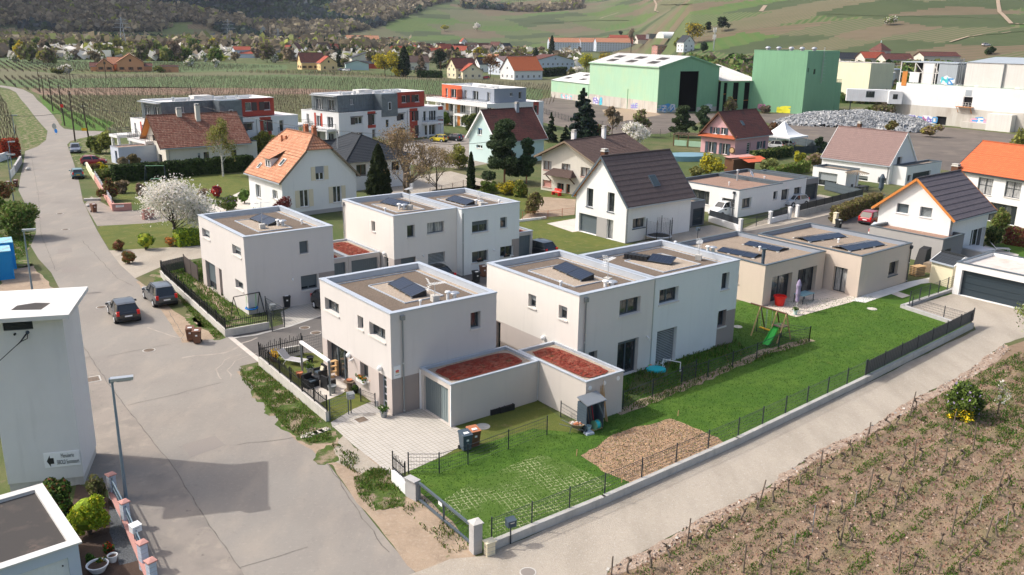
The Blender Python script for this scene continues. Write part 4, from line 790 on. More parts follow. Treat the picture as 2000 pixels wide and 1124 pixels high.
skyl(G7,'x',0,5.6,.35,4.26,8.71,3.93,1.1,1.5);chimney(G7,1.2,4.9,7.4,9.2,.6,.6,M['brown'],'concrete');downpipe(G7,'F',.1,4.2,hopper=False)
P_=G7.world(10.47,1.4);AN=B('gable_house_garage','x','house',P_[0],P_[1],.68,4.3,6,2.92)
FF=wl(AN,'F',[((1745,160,1900,345),dict(c=Y3,kn='gp',z0=.05))]);wls(AN,{'F':FF},m='dgreywall',dph=.2);frf(AN,2.92,'bgravel',cop='dcoping',cw=.2,pd=.25);mg(AN,G7)
W10=B('bungalow','long white flat-roofed bungalow with pinkish gravel roof, satellite dish and steel flue','house',27.7,105.5,.715,9.4,10.2,3.4)
FF=wl(W10,'F',[((1057,1105,1150,1160),dict(c=Y2,kn='c2',fm='anth',z0=1.0)),((1395,1027,1432,1105),dict(c=Y2,kn='c1',fm='anth'))])
LF=wl(W10,'L',[((1640,420,1735,500),dict(c=C7,kn='c2',fm='anth',sillm='dblue')),((1405,352,1540,430),dict(c=C7,kn='c3',fm='anth',z0=.9))])
wls(W10,{'F':FF,'L':LF},m='white',dph=.3);frf(W10,3.4,'pgravel',cop='dcoping',cw=.25,pd=.35,inner='dcoping');downpipe(W10,'L',.7,3.3,'anth')
P_=W10.world(9.4,.35);X_=B('w','x','h',P_[0],P_[1],.715,6.3,9.5,3.5);FF=wl(X_,'F',[((1480,1008,1553,1110),dict(c=Y2,kn='c2',fm='anth')),((1620,985,1688,1072),dict(c=Y2,kn='c2',fm='anth'))]);wls(X_,{'F':FF},m='white',dph=.3);frf(X_,3.5,'pgravel',cop='dcoping',cw=.25,pd=.35);mg(X_,W10)
P_=W10.world(15.7,1.1);X_=B('w','x','h',P_[0],P_[1],.715,4.4,8.6,3.0);FF=wl(X_,'F',[((1712,960,1885,1112),dict(c=Y2,kn='gp',z0=.05))]);wls(X_,{'F':FF},m='dgreywall',dph=.3);frf(X_,3.0,'pgravel',cop='dcoping',cw=.25,pd=.3);mg(X_,W10)
dish(cq(Y2,1135,890),3.05,.5,'white satellite dish on the gravel roof of the long white bungalow');q=G(*cq(Y2,998,905),3.05);fl=T('flue_pipe','tall steel flue on the gravel roof of the long white bungalow','flue',q);m_=MB();m_.tb((0,0,0),(0,0,1.3),.12,.12,M['steel'],12);m_.bd('pipe',fl);m_=MB();m_.lathe((0,0,0),[(.1,1.3),(.24,1.35),(.2,1.45),(.05,1.5)],M['steel'],12);m_.bd('cap',fl)
vent(cq(Y2,910,958),3.05,.35,'small white vent at the left of the long bungalow roof');vent(cq(Y2,1293,895),3.05,.35,'small white vent right of the dish on the long bungalow roof')
W11=B('gable_house','white house with rose brown roof, striped blinds and flat side wings, beside the factory yard','house',57.67,133.1,.688,7.9,11.6,3.03)
FF=wl(W11,'F',[((628,265,668,355),dict(c=Y4,kn='c1',fm='anth'))])
LF=wl(W11,'L',[((655,240,772,330),dict(c=C8,kn='c2',fm='anth',z0=.05,name='door',sil=False,sh=.6,shm='blind')),((860,262,908,395),dict(c=C8,kn='c1',fm='anth',z0=.05,name='door',sil=False))])
wls(W11,{'F':FF,'L':LF},hr=7.5,gaxis='y',m='white',dph=.3);gbl(W11,3.03,7.5,'y',.3,.12,'t_rose',fascia='paint',row=.36);chimney(W11,4.2,8.2,6.6,8.4,.55,.55,M['brown']);downpipe(W11,'L',.25,2.9,hopper=True)
P_=W11.world(.9,-2.2);X_=B('w','x','h',P_[0],P_[1],.69,11.2,2.2,2.92);FF=wl(X_,'F',[((620,492,690,565),dict(c=Y4,kn='c2',fm='anth')),((738,460,768,525),dict(c=Y4,kn='c1',fm='anth')),((797,440,970,540),dict(c=Y4,kn='gp',z0=.05))]);wls(X_,{'F':FF},m='white',dph=.25);frf(X_,2.92,'bgravel',cop='dcoping',cw=.2,pd=.25);mg(X_,W11)
P_=G(1650,369.8);X_=B('w','x','h',P_.x,P_.y,.69,3.6,5.6,2.75);LF=wl(X_,'L',[((398,218,532,335),dict(c=C8,kn='c2',fm='anth',z0=.05,sil=False,name='door',sh=.6,shm='blind'))]);wls(X_,{'L':LF},m='white',dph=.3);frf(X_,2.75,'bgravel',cop='dcoping',cw=.2,pd=.25);mg(X_,W11)
W12=B('gable_house','white house with mauve grey roof, orange barge boards and a grey flat annex','house',44.33,86.42,.6927,8.86,7.66,4.36)
LF=wl(W12,'L',[((625,760,738,880),dict(c=Y4,kn='c1',sh=.98,shm='shutter',sillm='paint')),((878,798,992,925),dict(c=Y4,kn='bl',sillm='paint'))])
FF=wl(W12,'F',[((1070,640,1290,965),dict(c=X6,kn='c3',fm='wframe',z0=.05,name='door',sil=False))])
wls(W12,{'L':LF,'F':FF},hr=7.58,gaxis='x',m='white',dph=.3);gbl(W12,4.36,7.58,'x',.6,.5,'t_mauve',fascia='orwood',soffit='orwood',row=.62,step=.05);downpipe(W12,'F',.2,4.2,hopper=False)
P_=(42.43,83.53);X_=B('w','x','h',P_[0],P_[1],.674,4.4,7.8,2.6);FF=wl(X_,'F',[((965,190,1025,330),dict(c=X8,kn='c1',fm='anth',z0=.05,name='door',sil=False))]);ww=wls(X_,{'F':FF},m='dgreywall',faces='FRK',dph=.3);ww=wls(X_,{},m='greywall',faces='L',name='side_wall');frf(X_,2.6,'pgravel',cop='dcoping',cw=.25,pd=.28);mg(X_,W12)
P_=G(1873,410,0);A_=G(1870,332.5,5.6);Bq=G(2060,362,5.6);d=A_-Bq;yw=atan2(d.y,d.x)-pi/2
W13=B('gable_house','white house with bright orange tiled roof at the right edge, tall black framed windows','house',Bq.x,Bq.y,yw,9.2,d.length,5.7)
LF=wl(W13,'L',[((1512,480,1642,680),dict(c=Y4,kn='cross',fm='anth',gl='curtain')),((1808,520,1948,720),dict(c=Y4,kn='cross',fm='anth',gl='curtain')),((1632,748,1900,965),dict(c=Y4,kn='c1',fm='anth',z0=.05,name='door',sil=False))])
wls(W13,{'L':LF},hr=8.9,gaxis='y',m='white',dph=.2);gbl(W13,5.7,8.9,'y',.35,.3,'t_orange',fascia='anth',row=.4);chimney(W13,-.35,d.length+.0,0,6.1,.6,.9,M['brown']);k=MB();k.tb((5.4,d.length-7.5,8.3),(5.4,d.length-7.5,10),.16,.16,M['black'],12);k.bd('flue',W13.e)
sp=T('solar_panels','dark solar panel on the orange tiled roof at the right edge','solar panel',(0,0,0));sp.location=W13.e.location;sp.rotation_euler=W13.e.rotation_euler;k=MB();sl=(8.9-5.7)/4.6
def rp(y,t):return(4.6*t,y,5.7+4.6*t*sl+.32)
yy,_=W13.fp('L',1990,330);k.pg([rp(yy+.2,.3),rp(yy-5,.3),rp(yy-5,.85),rp(yy+.2,.85)],M['pv']);k.pg([rp(yy+.2,.3)[:2]+(rp(0,.3)[2]-.06,),rp(yy+.2,.85)[:2]+(rp(0,.85)[2]-.06,),rp(yy-5,.85)[:2]+(rp(0,.85)[2]-.06,),rp(yy-5,.3)[:2]+(rp(0,.3)[2]-.06,)],M['anth']);k.bd('panel',sp)
P0=G(1863,570);A_=G(*cq(X8,1125,345),2.9);Bq=G(*cq(X8,2300,590),2.9);d=A_-Bq;yw=atan2(d.y,d.x)-pi/2;gl_=6.9;un=d.normalized();F_=A_-un*gl_
WG=B('garage','white flat-roofed double garage with wide dark sectional door at the end of the gravel lane','garage',F_.x,F_.y,yw,6.5,gl_,2.9);LF=wl(WG,'L',[((1165,458,1990,935),dict(c=X8,kn='gp',z0=.05))]);LF=[((LF[0][0][0],gl_-.55,.05,2.3),LF[0][1])]if LF else[]
wls(WG,{'L':LF},m='white',dph=.3);frf(WG,2.9,'membrane',cop='dcoping',cw=.22,pd=.3,inner='paint')
P0=G(*cq(X8,800,610));SH=B('garden_shed','small cream shed with dark felt roof beside the white double garage','shed',0,0,YW+.05,2.6,2.2,2.1)
SH.x,SH.y=P0.x+.2,P0.y+.1;d=Vc((-SH.sa,SH.ca));SH.x-=0;q=G(*cq(X8,1080,690));SH.x,SH.y=q.x-.3,q.y;SH.yaw=atan2(P0.y-q.y,P0.x-q.x)-pi/2;SH.ca,SH.sa=cos(SH.yaw),sin(SH.yaw);SH.d=(P0-q).length;SH.e.location=(SH.x,SH.y,0);SH.e.rotation_euler=(0,0,SH.yaw)
wls(SH,{},hr=2.75,gaxis='y',m='creamwall',h=2.1);gbl(SH,2.1,2.75,'y',.15,.1,'t_dark',fascia='paint',th=.06,row=.5,step=.01)
W14=B('gable_house','white plastered house with umber roof, brown windows and small tiled porch','house',10.9,117.6,.86,13.2,9.2,5.0)
LF=wl(W14,'L',[((897,688,983,798),dict(c=Y1,kn='c2',fm='brown',gl='curtain',sillm='pinkwall')),((1095,718,1185,832),dict(c=Y1,kn='c2',fm='brown',gl='curtain',sillm='pinkwall')),((1302,758,1397,872),dict(c=Y1,kn='c2',fm='brown',gl='curtain',sillm='pinkwall')),((888,895,982,985),dict(c=Y1,kn='c2',fm='brown',sh=.98,shm='pinkwall',sillm='pinkwall')),((1045,930,1115,1015),dict(c=Y1,kn='c2',fm='brown')),((1140,942,1180,1095),dict(c=Y1,kn='c1',fm='orwood',z0=.05,name='door',sil=False))])
wls(W14,{'L':LF},hr=7.2,gaxis='x',m='oldwhite',dph=.25);gbl(W14,5.0,7.2,'x',.7,.9,'t_umber',fascia='wood',soffit='brown',row=.34);chimney(W14,2.6,5.6,6.4,8.3,.55,.55,M['white']);chimney(W14,7.9,4.2,6.4,8.6,.5,.5,M['white'])
pc=MB();a0,z0=W14.fp('L',*cq(Y1,960,895));a1,z1=W14.fp('L',*cq(Y1,1255,945));am=(a0+a1)/2;zt=3.35;zb=2.5;lo_,hi_=min(a0,a1),max(a0,a1);I=W14.P
pc.pg([I('L',lo_,zb,-1.5),I('L',hi_,zb,-1.5),I('L',hi_-.7,zt,-.02),I('L',lo_+.7,zt,-.02)],M['t_umber']);pc.pg([I('L',lo_,zb,-1.5),I('L',lo_+.7,zt,-.02),I('L',lo_,zb,-.02)],M['t_umber']);pc.pg([I('L',hi_,zb,-1.5),I('L',hi_,zb,-.02),I('L',hi_-.7,zt,-.02)],M['t_umber']);pc.pg([I('L',lo_,zb-.02,-1.5),I('L',lo_,zb-.02,-.02),I('L',hi_,zb-.02,-.02),I('L',hi_,zb-.02,-1.5)],M['brown'])
for a_ in(lo_+.35,hi_-.35):pc.bm(I('L',a_,1.5,-.03),I('L',a_,zb,-1.3),.1,.1,M['brown'])
pc.bd('porch_roof',W14.e)
PK=B('gable_house','pink house with maroon roof and dark blue shutters beside the white party tent','house',41.38,163.7,.761,11.76,7.62,3.62)
sh=('dblue','l','r')
LF=wl(PK,'L',[((735,325,780,402),dict(c=Y2,kn='c2',fm='wframe',outsh=sh)),((822,330,868,410),dict(c=Y2,kn='c2',fm='wframe',outsh=('dblue','l'))),((688,482,738,608),dict(c=Y2,kn='c2',fm='wframe',outsh=sh,z0=.05,name='door')),((838,500,886,625),dict(c=Y2,kn='c2',fm='wframe',outsh=sh,z0=.05,name='door'))])
FF=wl(PK,'F',[((1108,498,1135,618),dict(c=Y2,kn='pdoor',fm='wframe',z0=.05,name='door',sil=False)),((1238,482,1275,555),dict(c=Y2,kn='c2',fm='wframe',outsh=sh))])
wls(PK,{'L':LF,'F':FF},hr=7.72,gaxis='x',m='pink',dph=.18);gbl(PK,3.62,7.72,'x',.5,.7,'t_maroon',fascia='brown',row=.36);skyl(PK,'x',0,4.6,.45,3.62,7.72,3.81,.8,1.1)
k=MB();I=PK.P;k.pg([I('L',-.3,3.15,-.9),I('L',7.9,3.15,-.9),I('L',7.9,3.7,-.02),I('L',-.3,3.7,-.02)],M['t_orange']);k.pg([I('L',-.3,3.13,-.9),I('L',-.3,3.13,-.02),I('L',7.9,3.13,-.02),I('L',7.9,3.13,-.9)],M['brown']);k.bd('canopy',PK.e);a_,z_=PK.fp('L',*cq(Y2,945,578));k=MB();k.tb(I('L',a_,z_,-.02),I('L',a_,z_,-.14),.62,.62,M['brown'],20);k.tb(I('L',a_,z_,-.14),I('L',a_,z_,-.17),.45,.45,M['newwood'],16);k.bd('wall_ornament',PK.e)
TL=B('gable_house','pale teal gabled house with dark red brown roof behind the pines','house',-2.99,147.15,.681,10.56,7.85,4.24)
LF=wl(TL,'L',[((182,335,230,415),dict(c=Y1,kn='c2',fm='wframe',sh=.2,shm='blue')),((170,515,235,562),dict(c=Y1,kn='c2',fm='wframe')),((285,695,325,730),dict(c=Y1,kn='c2',fm='wframe'))])
wls(TL,{'L':LF,'F':[((6.2,7.4,1.4,2.6),dict(kn='c2',fm='wframe'))]},hr=8.73,gaxis='x',m='teal',dph=.2);gbl(TL,4.24,8.73,'x',.5,.5,'t_maroon',fascia='paint',row=.4);chimney(TL,7.2,3.6,7.4,9.7,.6,.6,M['blueg'])
DK=B('hip_house','white house with dark slate grey hipped roof behind the salmon roofed house','house',-23.0,119.3,.70,10.4,12.5,4.2)
FF=wl(DK,'F',[((755,905,865,1010),dict(c=Z8,kn='c2',fm='brown',sillm='dblue')),((7.6,0,0,0),{})][:1])
wls(DK,{'F':FF+[((7.2,8.5,2.3,3.6),dict(kn='c2',fm='brown'))]},m='white',dph=.2);gbl(DK,4.2,6.9,'y',.7,.7,'t_dark',hip=((5.6,0),(5.6,0)),fascia='dblue',row=.36,step=.045)
k=MB();q=DK.loc(G(*cq(Z8,552,700),5.6));k.tb((q[0],q[1],5.0),(q[0],q[1],7.6),.07,.07,M['steel'],8);k.lathe((q[0],q[1],0),[(.07,7.5),(.2,7.52),(.05,7.7)],M['black'],10);k.bd('flue',DK.e)
P_=DK.world(-3.2,5.6);X_=B('w','x','h',P_[0],P_[1],.7,6,6.5,3.6);wls(X_,{},m='white');gbl(X_,3.6,5.9,'x',.6,.6,'t_dark',hip=((2.6,0),None),fascia='dblue',row=.36,step=.045);mg(X_,DK)
W18=B('gable_house','tall white house with salmon orange half-hipped roof, cream shutters and a small dormer','house',-27.2,100.9,.70,9.9,9.3,4.5)
cs=('creamsh','l','r')
FF=wl(W18,'F',[((462,180,532,280),dict(c=C6,kn='c2',fm='wframe',outsh=cs,sh=.5,shm='blueg')),((340,365,415,490),dict(c=C6,kn='c2',fm='wframe',outsh=cs)),((600,335,668,455),dict(c=C6,kn='c2',fm='wframe',outsh=cs))])
LF=wl(W18,'L',[((0,315,40,428),dict(c=C6,kn='c2',fm='wframe',outsh=('paint','r'))),((132,358,170,440),dict(c=C6,kn='c2',fm='wframe',outsh=('paint','r')))])
pz=max(.5,W18.fp('F',*cq(C6,450,530))[1])
wls(W18,{'F':FF,'L':LF},hr=9.3,gaxis='y',m='white',rgs={'F':[(0,9.9,0,pz,M['greywall'])]},dph=.12,zcut=7.75)
gbl(W18,4.5,9.3,'y',.45,.35,'t_salmon',hip=((1.5,.68),(1.5,.68)),fascia='wood',row=.42,step=.05)
dm=MB();sl=(9.3-4.5)/4.95;yc=5.1;x0=.75;zb=4.5+x0*sl;dm.box(x0,yc-.75,zb-.2,x0+2.0,yc+.75,zb+1.25,M['white']);do=dm.bd('dormer',W18.e)
k=MB();k.pg([(x0-.25,yc-.95,zb+1.25),(x0-.25,yc+.95,zb+1.25),(x0+2.9,yc+.95,zb+2.55),(x0+2.9,yc-.95,zb+2.55)],M['t_salmon'],[(0,0),(1.9,0),(1.9,3.3),(0,3.3)]);k.pg([(x0-.25,yc-.95,zb+1.17),(x0+2.9,yc-.95,zb+2.47),(x0+2.9,yc+.95,zb+2.47),(x0-.25,yc+.95,zb+1.17)],M['wood']);k.bd('dormer_roof',do)
k=MB()
for s_ in(-1,1):k.box(x0-.03,yc+s_*.35-.27,zb+.2,x0+.01,yc+s_*.35+.27,zb+1.05,M['wframe']);k.box(x0-.035,yc+s_*.35-.2,zb+.27,x0-.031,yc+s_*.35+.2,zb+.98,M['glass'])
k.bd('dormer_window',do);skyl(W18,'y',0,2.6,.3,4.5,9.3,4.95,.75,1.1,'steel');skyl(W18,'y',0,7.2,.12,4.5,9.3,4.95,.6,.8,'steel')
for yy,xx in((6.9,3.6),(6.3,3.9)):k=MB();k.tb((xx,yy,7.6),(xx,yy,8.9),.13,.13,M['terra'],10);k.bd('flue',W18.e)
for px_ in(cq(Z8,97,560),cq(Z8,212,575)):pass
for yy in(3.5,5.6):chimney(W18,6.3,yy,7.6,9.9,.5,.5,M['terra'],'terra')
W19=B('gable_house','aged white house with long weathered red roof and two chimneys behind the dark hedge','house',-56.6,141.2,.662,13.2,10.8,3.1)
LF=wl(W19,'L',[((275,742,330,840),dict(c=Z7,kn='c1',fm='brown')),((388,782,432,878),dict(c=Z7,kn='c1',fm='brown')),((315,570,370,655),dict(c=Z7,kn='c1',fm='brown'))])
FF=wl(W19,'F',[((812,775,848,845),dict(c=Z7,kn='c1',fm='wframe',sh=.4,shm='blind')),((875,765,940,838),dict(c=Z7,kn='c2',fm='brown')),((1175,740,1238,830),dict(c=Z7,kn='c2',fm='brown'))])
wls(W19,{'L':LF,'F':FF},hr=7.4,gaxis='x',m='oldwhite',dph=.2);gbl(W19,3.1,7.4,'x',.65,1.0,'t_old',fascia='brown',soffit='orwood',row=.4,step=.05);downpipe(W19,'F',.5,3.0,hopper=False)
chimney(W19,4.2,5.1,6.6,8.4,.8,.6,M['oldwhite'],'block');chimney(W19,7.0,4.2,6.2,9.0,.7,.7,M['oldwhite'],'block')
P_=W19.world(13.2,.6);X_=B('w','x','h',P_[0],P_[1],.662,2.4,8,2.9);wls(X_,{},m='oldwhite');frf(X_,2.9,'bitumen',cop='dcoping',cw=.2,pd=.1);mg(X_,W19)
P_=G(234,321.7);SG=B('garage','small white flat-roofed garage left of the long weathered red roof','garage',P_.x,P_.y,.80,9,3.2,2.7);wls(SG,{'L':[((.6,1.5,.05,2.1),dict(kn='c1',name='door',sil=False))]},m='bluewhite');frf(SG,2.7,'pgravel',cop='steel',cw=.15,pd=.12)
# apartment blocks
GAp='white, red and grey apartment blocks'
def rail(b,pts,z,h=1.0,m='anth',par=None,bars=True):
 k=MB()
 for i in range(len(pts)-1):
  a=Vc((*pts[i],z));c=Vc((*pts[i+1],z));L=(c-a).length;n=max(1,int(L/.35))
  k.bm(a+Vc((0,0,h)),c+Vc((0,0,h)),.05,.05,M[m]);k.bm(a+Vc((0,0,h*.15)),c+Vc((0,0,h*.15)),.03,.03,M[m])
  for j in range(n+1):q=a+(c-a)*j/n;k.bm(q,q+Vc((0,0,h)),.03 if j%4 else .06,.03,M[m])
 return k.bd('railing',par or b.e)
def balcony(b,x0,y0,x1,y1,z,sides,m='white',par_h=.0,dph=.35):
 k=MB();k.box(min(x0,x1),min(y0,y1),z-dph,max(x0,x1),max(y0,y1),z+.12,M[m]);o=k.bd('balcony',b.e)
 if par_h:pass
 rail(b,sides,z+.12,.9,par=o);return o
def apartment(x,y,yaw,lab,lowdy,W=24,D=9.4,tint='redwall',plain=False):
 b=B('apartment_block',lab,'apartment block',x,y,yaw,W,D,9.4,GAp);zw='zinc'
 lo=B('w','x','h',*b.world(-1.6,-2.2)[:2],yaw,W+5.2,D+3.6,6.2);I=lo
 def sw(a,z,w_=1.5,h_=1.4):return(a,a+w_,z,z+h_)
 Fh=[(sw(4.0,3.9,1.9,1.35),dict(kn='c2',fm='wframe',outsh=None)),(sw(4.0,.9,1.9,1.35),dict(kn='c2',fm='wframe')),(sw(8.3,3.5,.9,2.1),dict(kn='c1',fm='wframe',name='door',sil=False)),(sw(8.3,.5,.9,2.1),dict(kn='c1',fm='wframe')),(sw(12.0,2.7,.9,1.6),dict(kn='c1',fm='wframe')),(sw(16.0,3.9,1.2,1.35),dict(kn='c1',fm='wframe')),(sw(15.2,.05,2.2,2.3),dict(kn='c2',fm='anth',sil=False,name='door')),(sw(19.3,3.6,.8,2.0),dict(kn='c1',fm='wframe')),(sw(22.6,3.3,.9,2.1),dict(kn='c1',fm='wframe',name='door',sil=False)),(sw(24.3,3.3,2.2,2.1),dict(kn='c3',fm='wframe',name='door',sil=False)),(sw(23.0,.3,3.2,2.1),dict(kn='c3',fm='wframe',name='door',sil=False)),(sw(27.6,3.4,.8,2.0),dict(kn='c1',fm='wframe')),(sw(27.6,.4,.8,2.0),dict(kn='c1',fm='wframe'))]
 Fh=[h_ for h_ in Fh if h_[0][1]<lo.w-.3]
 Lh=[(sw(1.8,3.3,1.8,2.1),dict(kn='c2',fm='wframe',name='door',sil=False)),(sw(5.6,3.3,1.4,2.1),dict(kn='c2',fm='wframe',name='door',sil=False)),(sw(9.3,3.5,.8,2.0),dict(kn='c1',fm='wframe')),(sw(1.8,.1,2.2,2.1),dict(kn='c2',fm='wframe',name='door',sil=False)),(sw(6.0,.1,2.4,2.1),dict(kn='c2',fm='wframe',name='door',sil=False))]
 Rd=M[tint];reg={'F':[(7.2,9.3,2.9,3.5,Rd),(7.2,9.3,5.6,6.2,Rd),(7.2,9.3,0,.5,Rd),(18.6,20.9,0,6.2,Rd),(27.0,28.5,5.4,6.2,Rd),(27.0,28.5,2.4,3.4,Rd)],'L':[(5.0,5.6,3.3,5.9,Rd),(7.0,7.6,3.3,5.9,Rd)]}
 wls(lo,{'F':Fh,'L':Lh},m='white',rgs=reg,dph=.2);frf(lo,6.2,'whiteflat',cop='paint',cw=.2,pd=.12)
 k=MB()
 for a0,z0,h_ in((2.9,3.9,1.35),(7.3,3.5,2.1),(20.1,3.6,2.0),(20.1,.4,2.2),(15.0,3.9,1.35),(28.42,3.4,2.0)):
  if a0+1<lo.w:fb(k,lo,'F',a0,a0+1.0,z0,z0+h_,-.1,-.03,M['dshutter'])
 k.bd('sliding_shutters',lo.e)
 k=MB()
 for a0,a1,z in((2.8,6.0,5.33),(7.1,9.5,5.6),(14.9,17.4,5.33),(18.5,21,5.5)):fb(k,lo,'F',a0,a1,z,z+.12,-.13,-.01,M['dshutter'])
 k.bd('shutter_rail',lo.e)
 for a_ in(17.9,):downpipe(lo,'F',a_,6.1,hopper=False)
 bo=balcony(lo,22.2,-1.6,27.0,0,3.1,[(22.25,-.05),(22.25,-1.55),(26.95,-1.55),(26.95,-.05)]);k=MB();[k.box(x_-.15,-1.5,0,x_+.15,-1.2,2.75,M['white'])for x_ in(22.6,26.6)];k.bd('column',lo.e)
 bo=balcony(lo,-2.2,1.0,0,8.2,3.1,[(-.05,1.05),(-2.15,1.05),(-2.15,8.15),(-.05,8.15)])
 bo=balcony(lo,-3.6,9.0,0,12.4,3.5,[(-.05,9.05),(-3.55,9.05),(-3.55,12.35),(-.05,12.35)]);k=MB();[k.box(x_-.2,y_-.2,0,x_+.2,y_+.2,3.15,M['white'])for x_,y_ in((-3.2,9.4),(-3.2,12),(-1.9,1.4),(-1.9,7.8))];k.bd('column',lo.e)
 rail(lo,[(.15,1.0),(.15,D+3.2)],6.25,.8);rail(lo,[(.15,.15),(2.5,.15)],6.25,.8)
 mg(lo,b)
 xr=W*.66
 Ft=[((3.2,4.0,7.5,8.5),dict(kn='c1',fm='wframe',gl='curtain')),((11.6,12.9,7.1,8.6),dict(kn='c1',fm='wframe')),((xr+1.4,xr+2.7,7.2,8.7),dict(kn='c1',fm='wframe')),((xr+5.2,xr+6.5,7.2,8.7),dict(kn='c1',fm='wframe'))]
 Lt=[((1.0,3.0,6.4,8.5),dict(kn='c2',fm='wframe',name='door',sil=False)),((4.6,6.6,6.4,8.5),dict(kn='c3',fm='wframe',name='door',sil=False))]
 mb=MB();fcd(mb,b,'F',6.2,9.4,M[zw],[h_[0]for h_ in Ft],[(xr,W,6.2,9.4,Rd)],dph=.15);fcd(mb,b,'L',6.2,9.4,M['zinc'],[h_[0]for h_ in Lt],dph=.15);fcd(mb,b,'R',6.2,9.4,Rd);fcd(mb,b,'K',6.2,9.4,M['white']);mb.bd('top_floor_wall',b.e)
 for h_,op in Ft:wdw(b,'F',h_,**({'o':.15}|op))
 for h_,op in Lt:wdw(b,'L',h_,**({'o':.15}|op))
 k=MB();n=int(xr/.6)
 for i in range(n):k.box(i*.6-.02,-.05,6.2,i*.6+.02,0,9.4,M['zinc'])
 for i in range(int(D/.6)):k.box(-.05,i*.6,6.2,0,i*.6+.04,9.4,M['zinc'])
 k.bd('cladding_seams',b.e)
 if not plain:k=MB();k.box(9.3,-2.35,4.9,13.6,.0,9.4,M['zinc']);k.box(11.0,-2.4,6.2,11.8,-2.34,7.8,M['wframe']);k.box(11.1,-2.42,6.3,11.7,-2.39,7.7,M['glass']);k.bd('zinc_bay',b.e)
 k=MB()
 for a0 in(xr+2.7,xr+4.2):fb(k,b,'F',a0,a0+1.0,7.2,8.7,-.1,-.03,M['dshutter'])
 k.bd('sliding_shutters',b.e);k=MB();k.box(-.9,.1,9.1,0,D-.5,9.25,M['steel']);k.bd('awning_cassette',b.e)
 frf(b,9.4,'whiteflat',cop='paint',cw=.25,pd=.3);k=MB();k.box(W*.35,D*.4,9.1,W*.35+3.4,D*.4+2,10.0,M['whiteroof']);k.bd('roof_box',b.e);k=MB()
 for q in((.2,.5),(.3,.3),(.55,.5),(.62,.3),(.75,.4)):k.box(W*q[0],D*q[1],9.1,W*q[0]+2.2,D*q[1]+.3,9.55,M['steel']);k.box(W*q[0],D*q[1]+.9,9.1,W*q[0]+.4,D*q[1]+1.3,9.8,M['steel'])
 k.bd('ventilation_ducts',b.e);return b
apartment(-34.49,171.75,.8762,'middle white apartment block with zinc bay hanging down its front, red top floor end',0,23.5,8.1)
apartment(-59.74,148.93,.80,'left white apartment block with zinc and red top floor behind the weathered red roof',0,21.4,7.9)
A3=B('apartment_block','white apartment block with orange red and blue grey top floor at the right, long balconies','apartment block',-4.74,201.2,.685,9.45,20.84,9.4,GAp)
def swl(a,z,w_,h_):return(a,a+w_,z,z+h_)
lo=B('w','x','h',*A3.world(-.6,-1.2)[:2],.685,14.5,24,6.2)
Lh=[(swl(a,z,1.9,2.1),dict(kn='c2',fm='wframe',name='door',sil=False))for z in(.1,3.2)for a in(1.6,6.0,11.5,16.2,20.5)]
reg={'L':[(a,a+1.2,z,z+2.3,M['orwood'])for z in(0.02,3.1)for a in(13.6,18.4)],'F':[(11.3,13.0,3.2,6.2,M['redwall'])]}
wls(lo,{'L':Lh,'F':[(swl(4.8,3.8,1.6,1.2),dict(kn='c2',fm='wframe')),(swl(11.6,3.5,1.1,1.9),dict(kn='c1',fm='wframe'))]},m='white',rgs=reg,dph=.25);frf(lo,6.2,'whiteflat',cop='paint',cw=.2,pd=.12)
k=MB();k.box(-2.6,-.3,5.35,0,24.3,6.25,M['white']);k.box(-2.4,1,2.7,0,12.8,3.2,M['white']);k.box(-2.4,18.5,2.3,0,23.5,3.4,M['white']);k.bd('balcony',lo.e);rail(lo,[(-2.5,0),(-2.5,24)],6.25,.8);rail(lo,[(-2.3,1.1),(-2.3,12.7)],3.2,.9);rail(lo,[(-2.3,18.6),(-2.3,23.4)],3.4,.6)
k=MB();[k.box(-2.4,y_,0,-2.0,y_+.35,5.35,M['white'])for y_ in(.2,6,12.6,18.2,23.7)];k.bd('column',lo.e);mg(lo,A3)
mb=MB();Lt=[(swl(a,6.4,w_,2.1),dict(kn='c2',fm='wframe',name='door',sil=False))for a,w_ in((1.5,1.2),(6.0,2.2),(10.5,1.2),(14.6,2.6),(18.3,1.0))];Ft=[(swl(4.6,7.6,.8,.8),dict(kn='c1',fm='wframe')),(swl(7.2,6.9,.9,1.6),dict(kn='c1',fm='wframe'))]
fcd(mb,A3,'L',6.2,9.4,M['blueg'],[h_[0]for h_ in Lt],[(12.6,20.84,6.2,9.4,M['orred'])],dph=.2);fcd(mb,A3,'F',6.2,9.4,M['blueg'],[h_[0]for h_ in Ft],dph=.2);fcd(mb,A3,'R',6.2,9.4,M['blueg']);fcd(mb,A3,'K',6.2,9.4,M['orred']);mb.bd('top_floor_wall',A3.e)
for h_,op in Lt:wdw(A3,'L',h_,**op)
for h_,op in Ft:wdw(A3,'F',h_,**op)
k=MB();k.box(-1.5,12.4,6.2,-.0,12.7,8.6,M['orred']);k.bd('screen_wall',A3.e);frf(A3,9.4,'whiteflat',cop='paint',cw=.25,pd=.3);k=MB()
for q in((2,3),(2.5,7),(5,10),(3,13),(5,5)):k.box(q[0],q[1],9.1,q[0]+.3,q[1]+2.6,9.6,M['steel'])
k.bd('ventilation_ducts',A3.e)
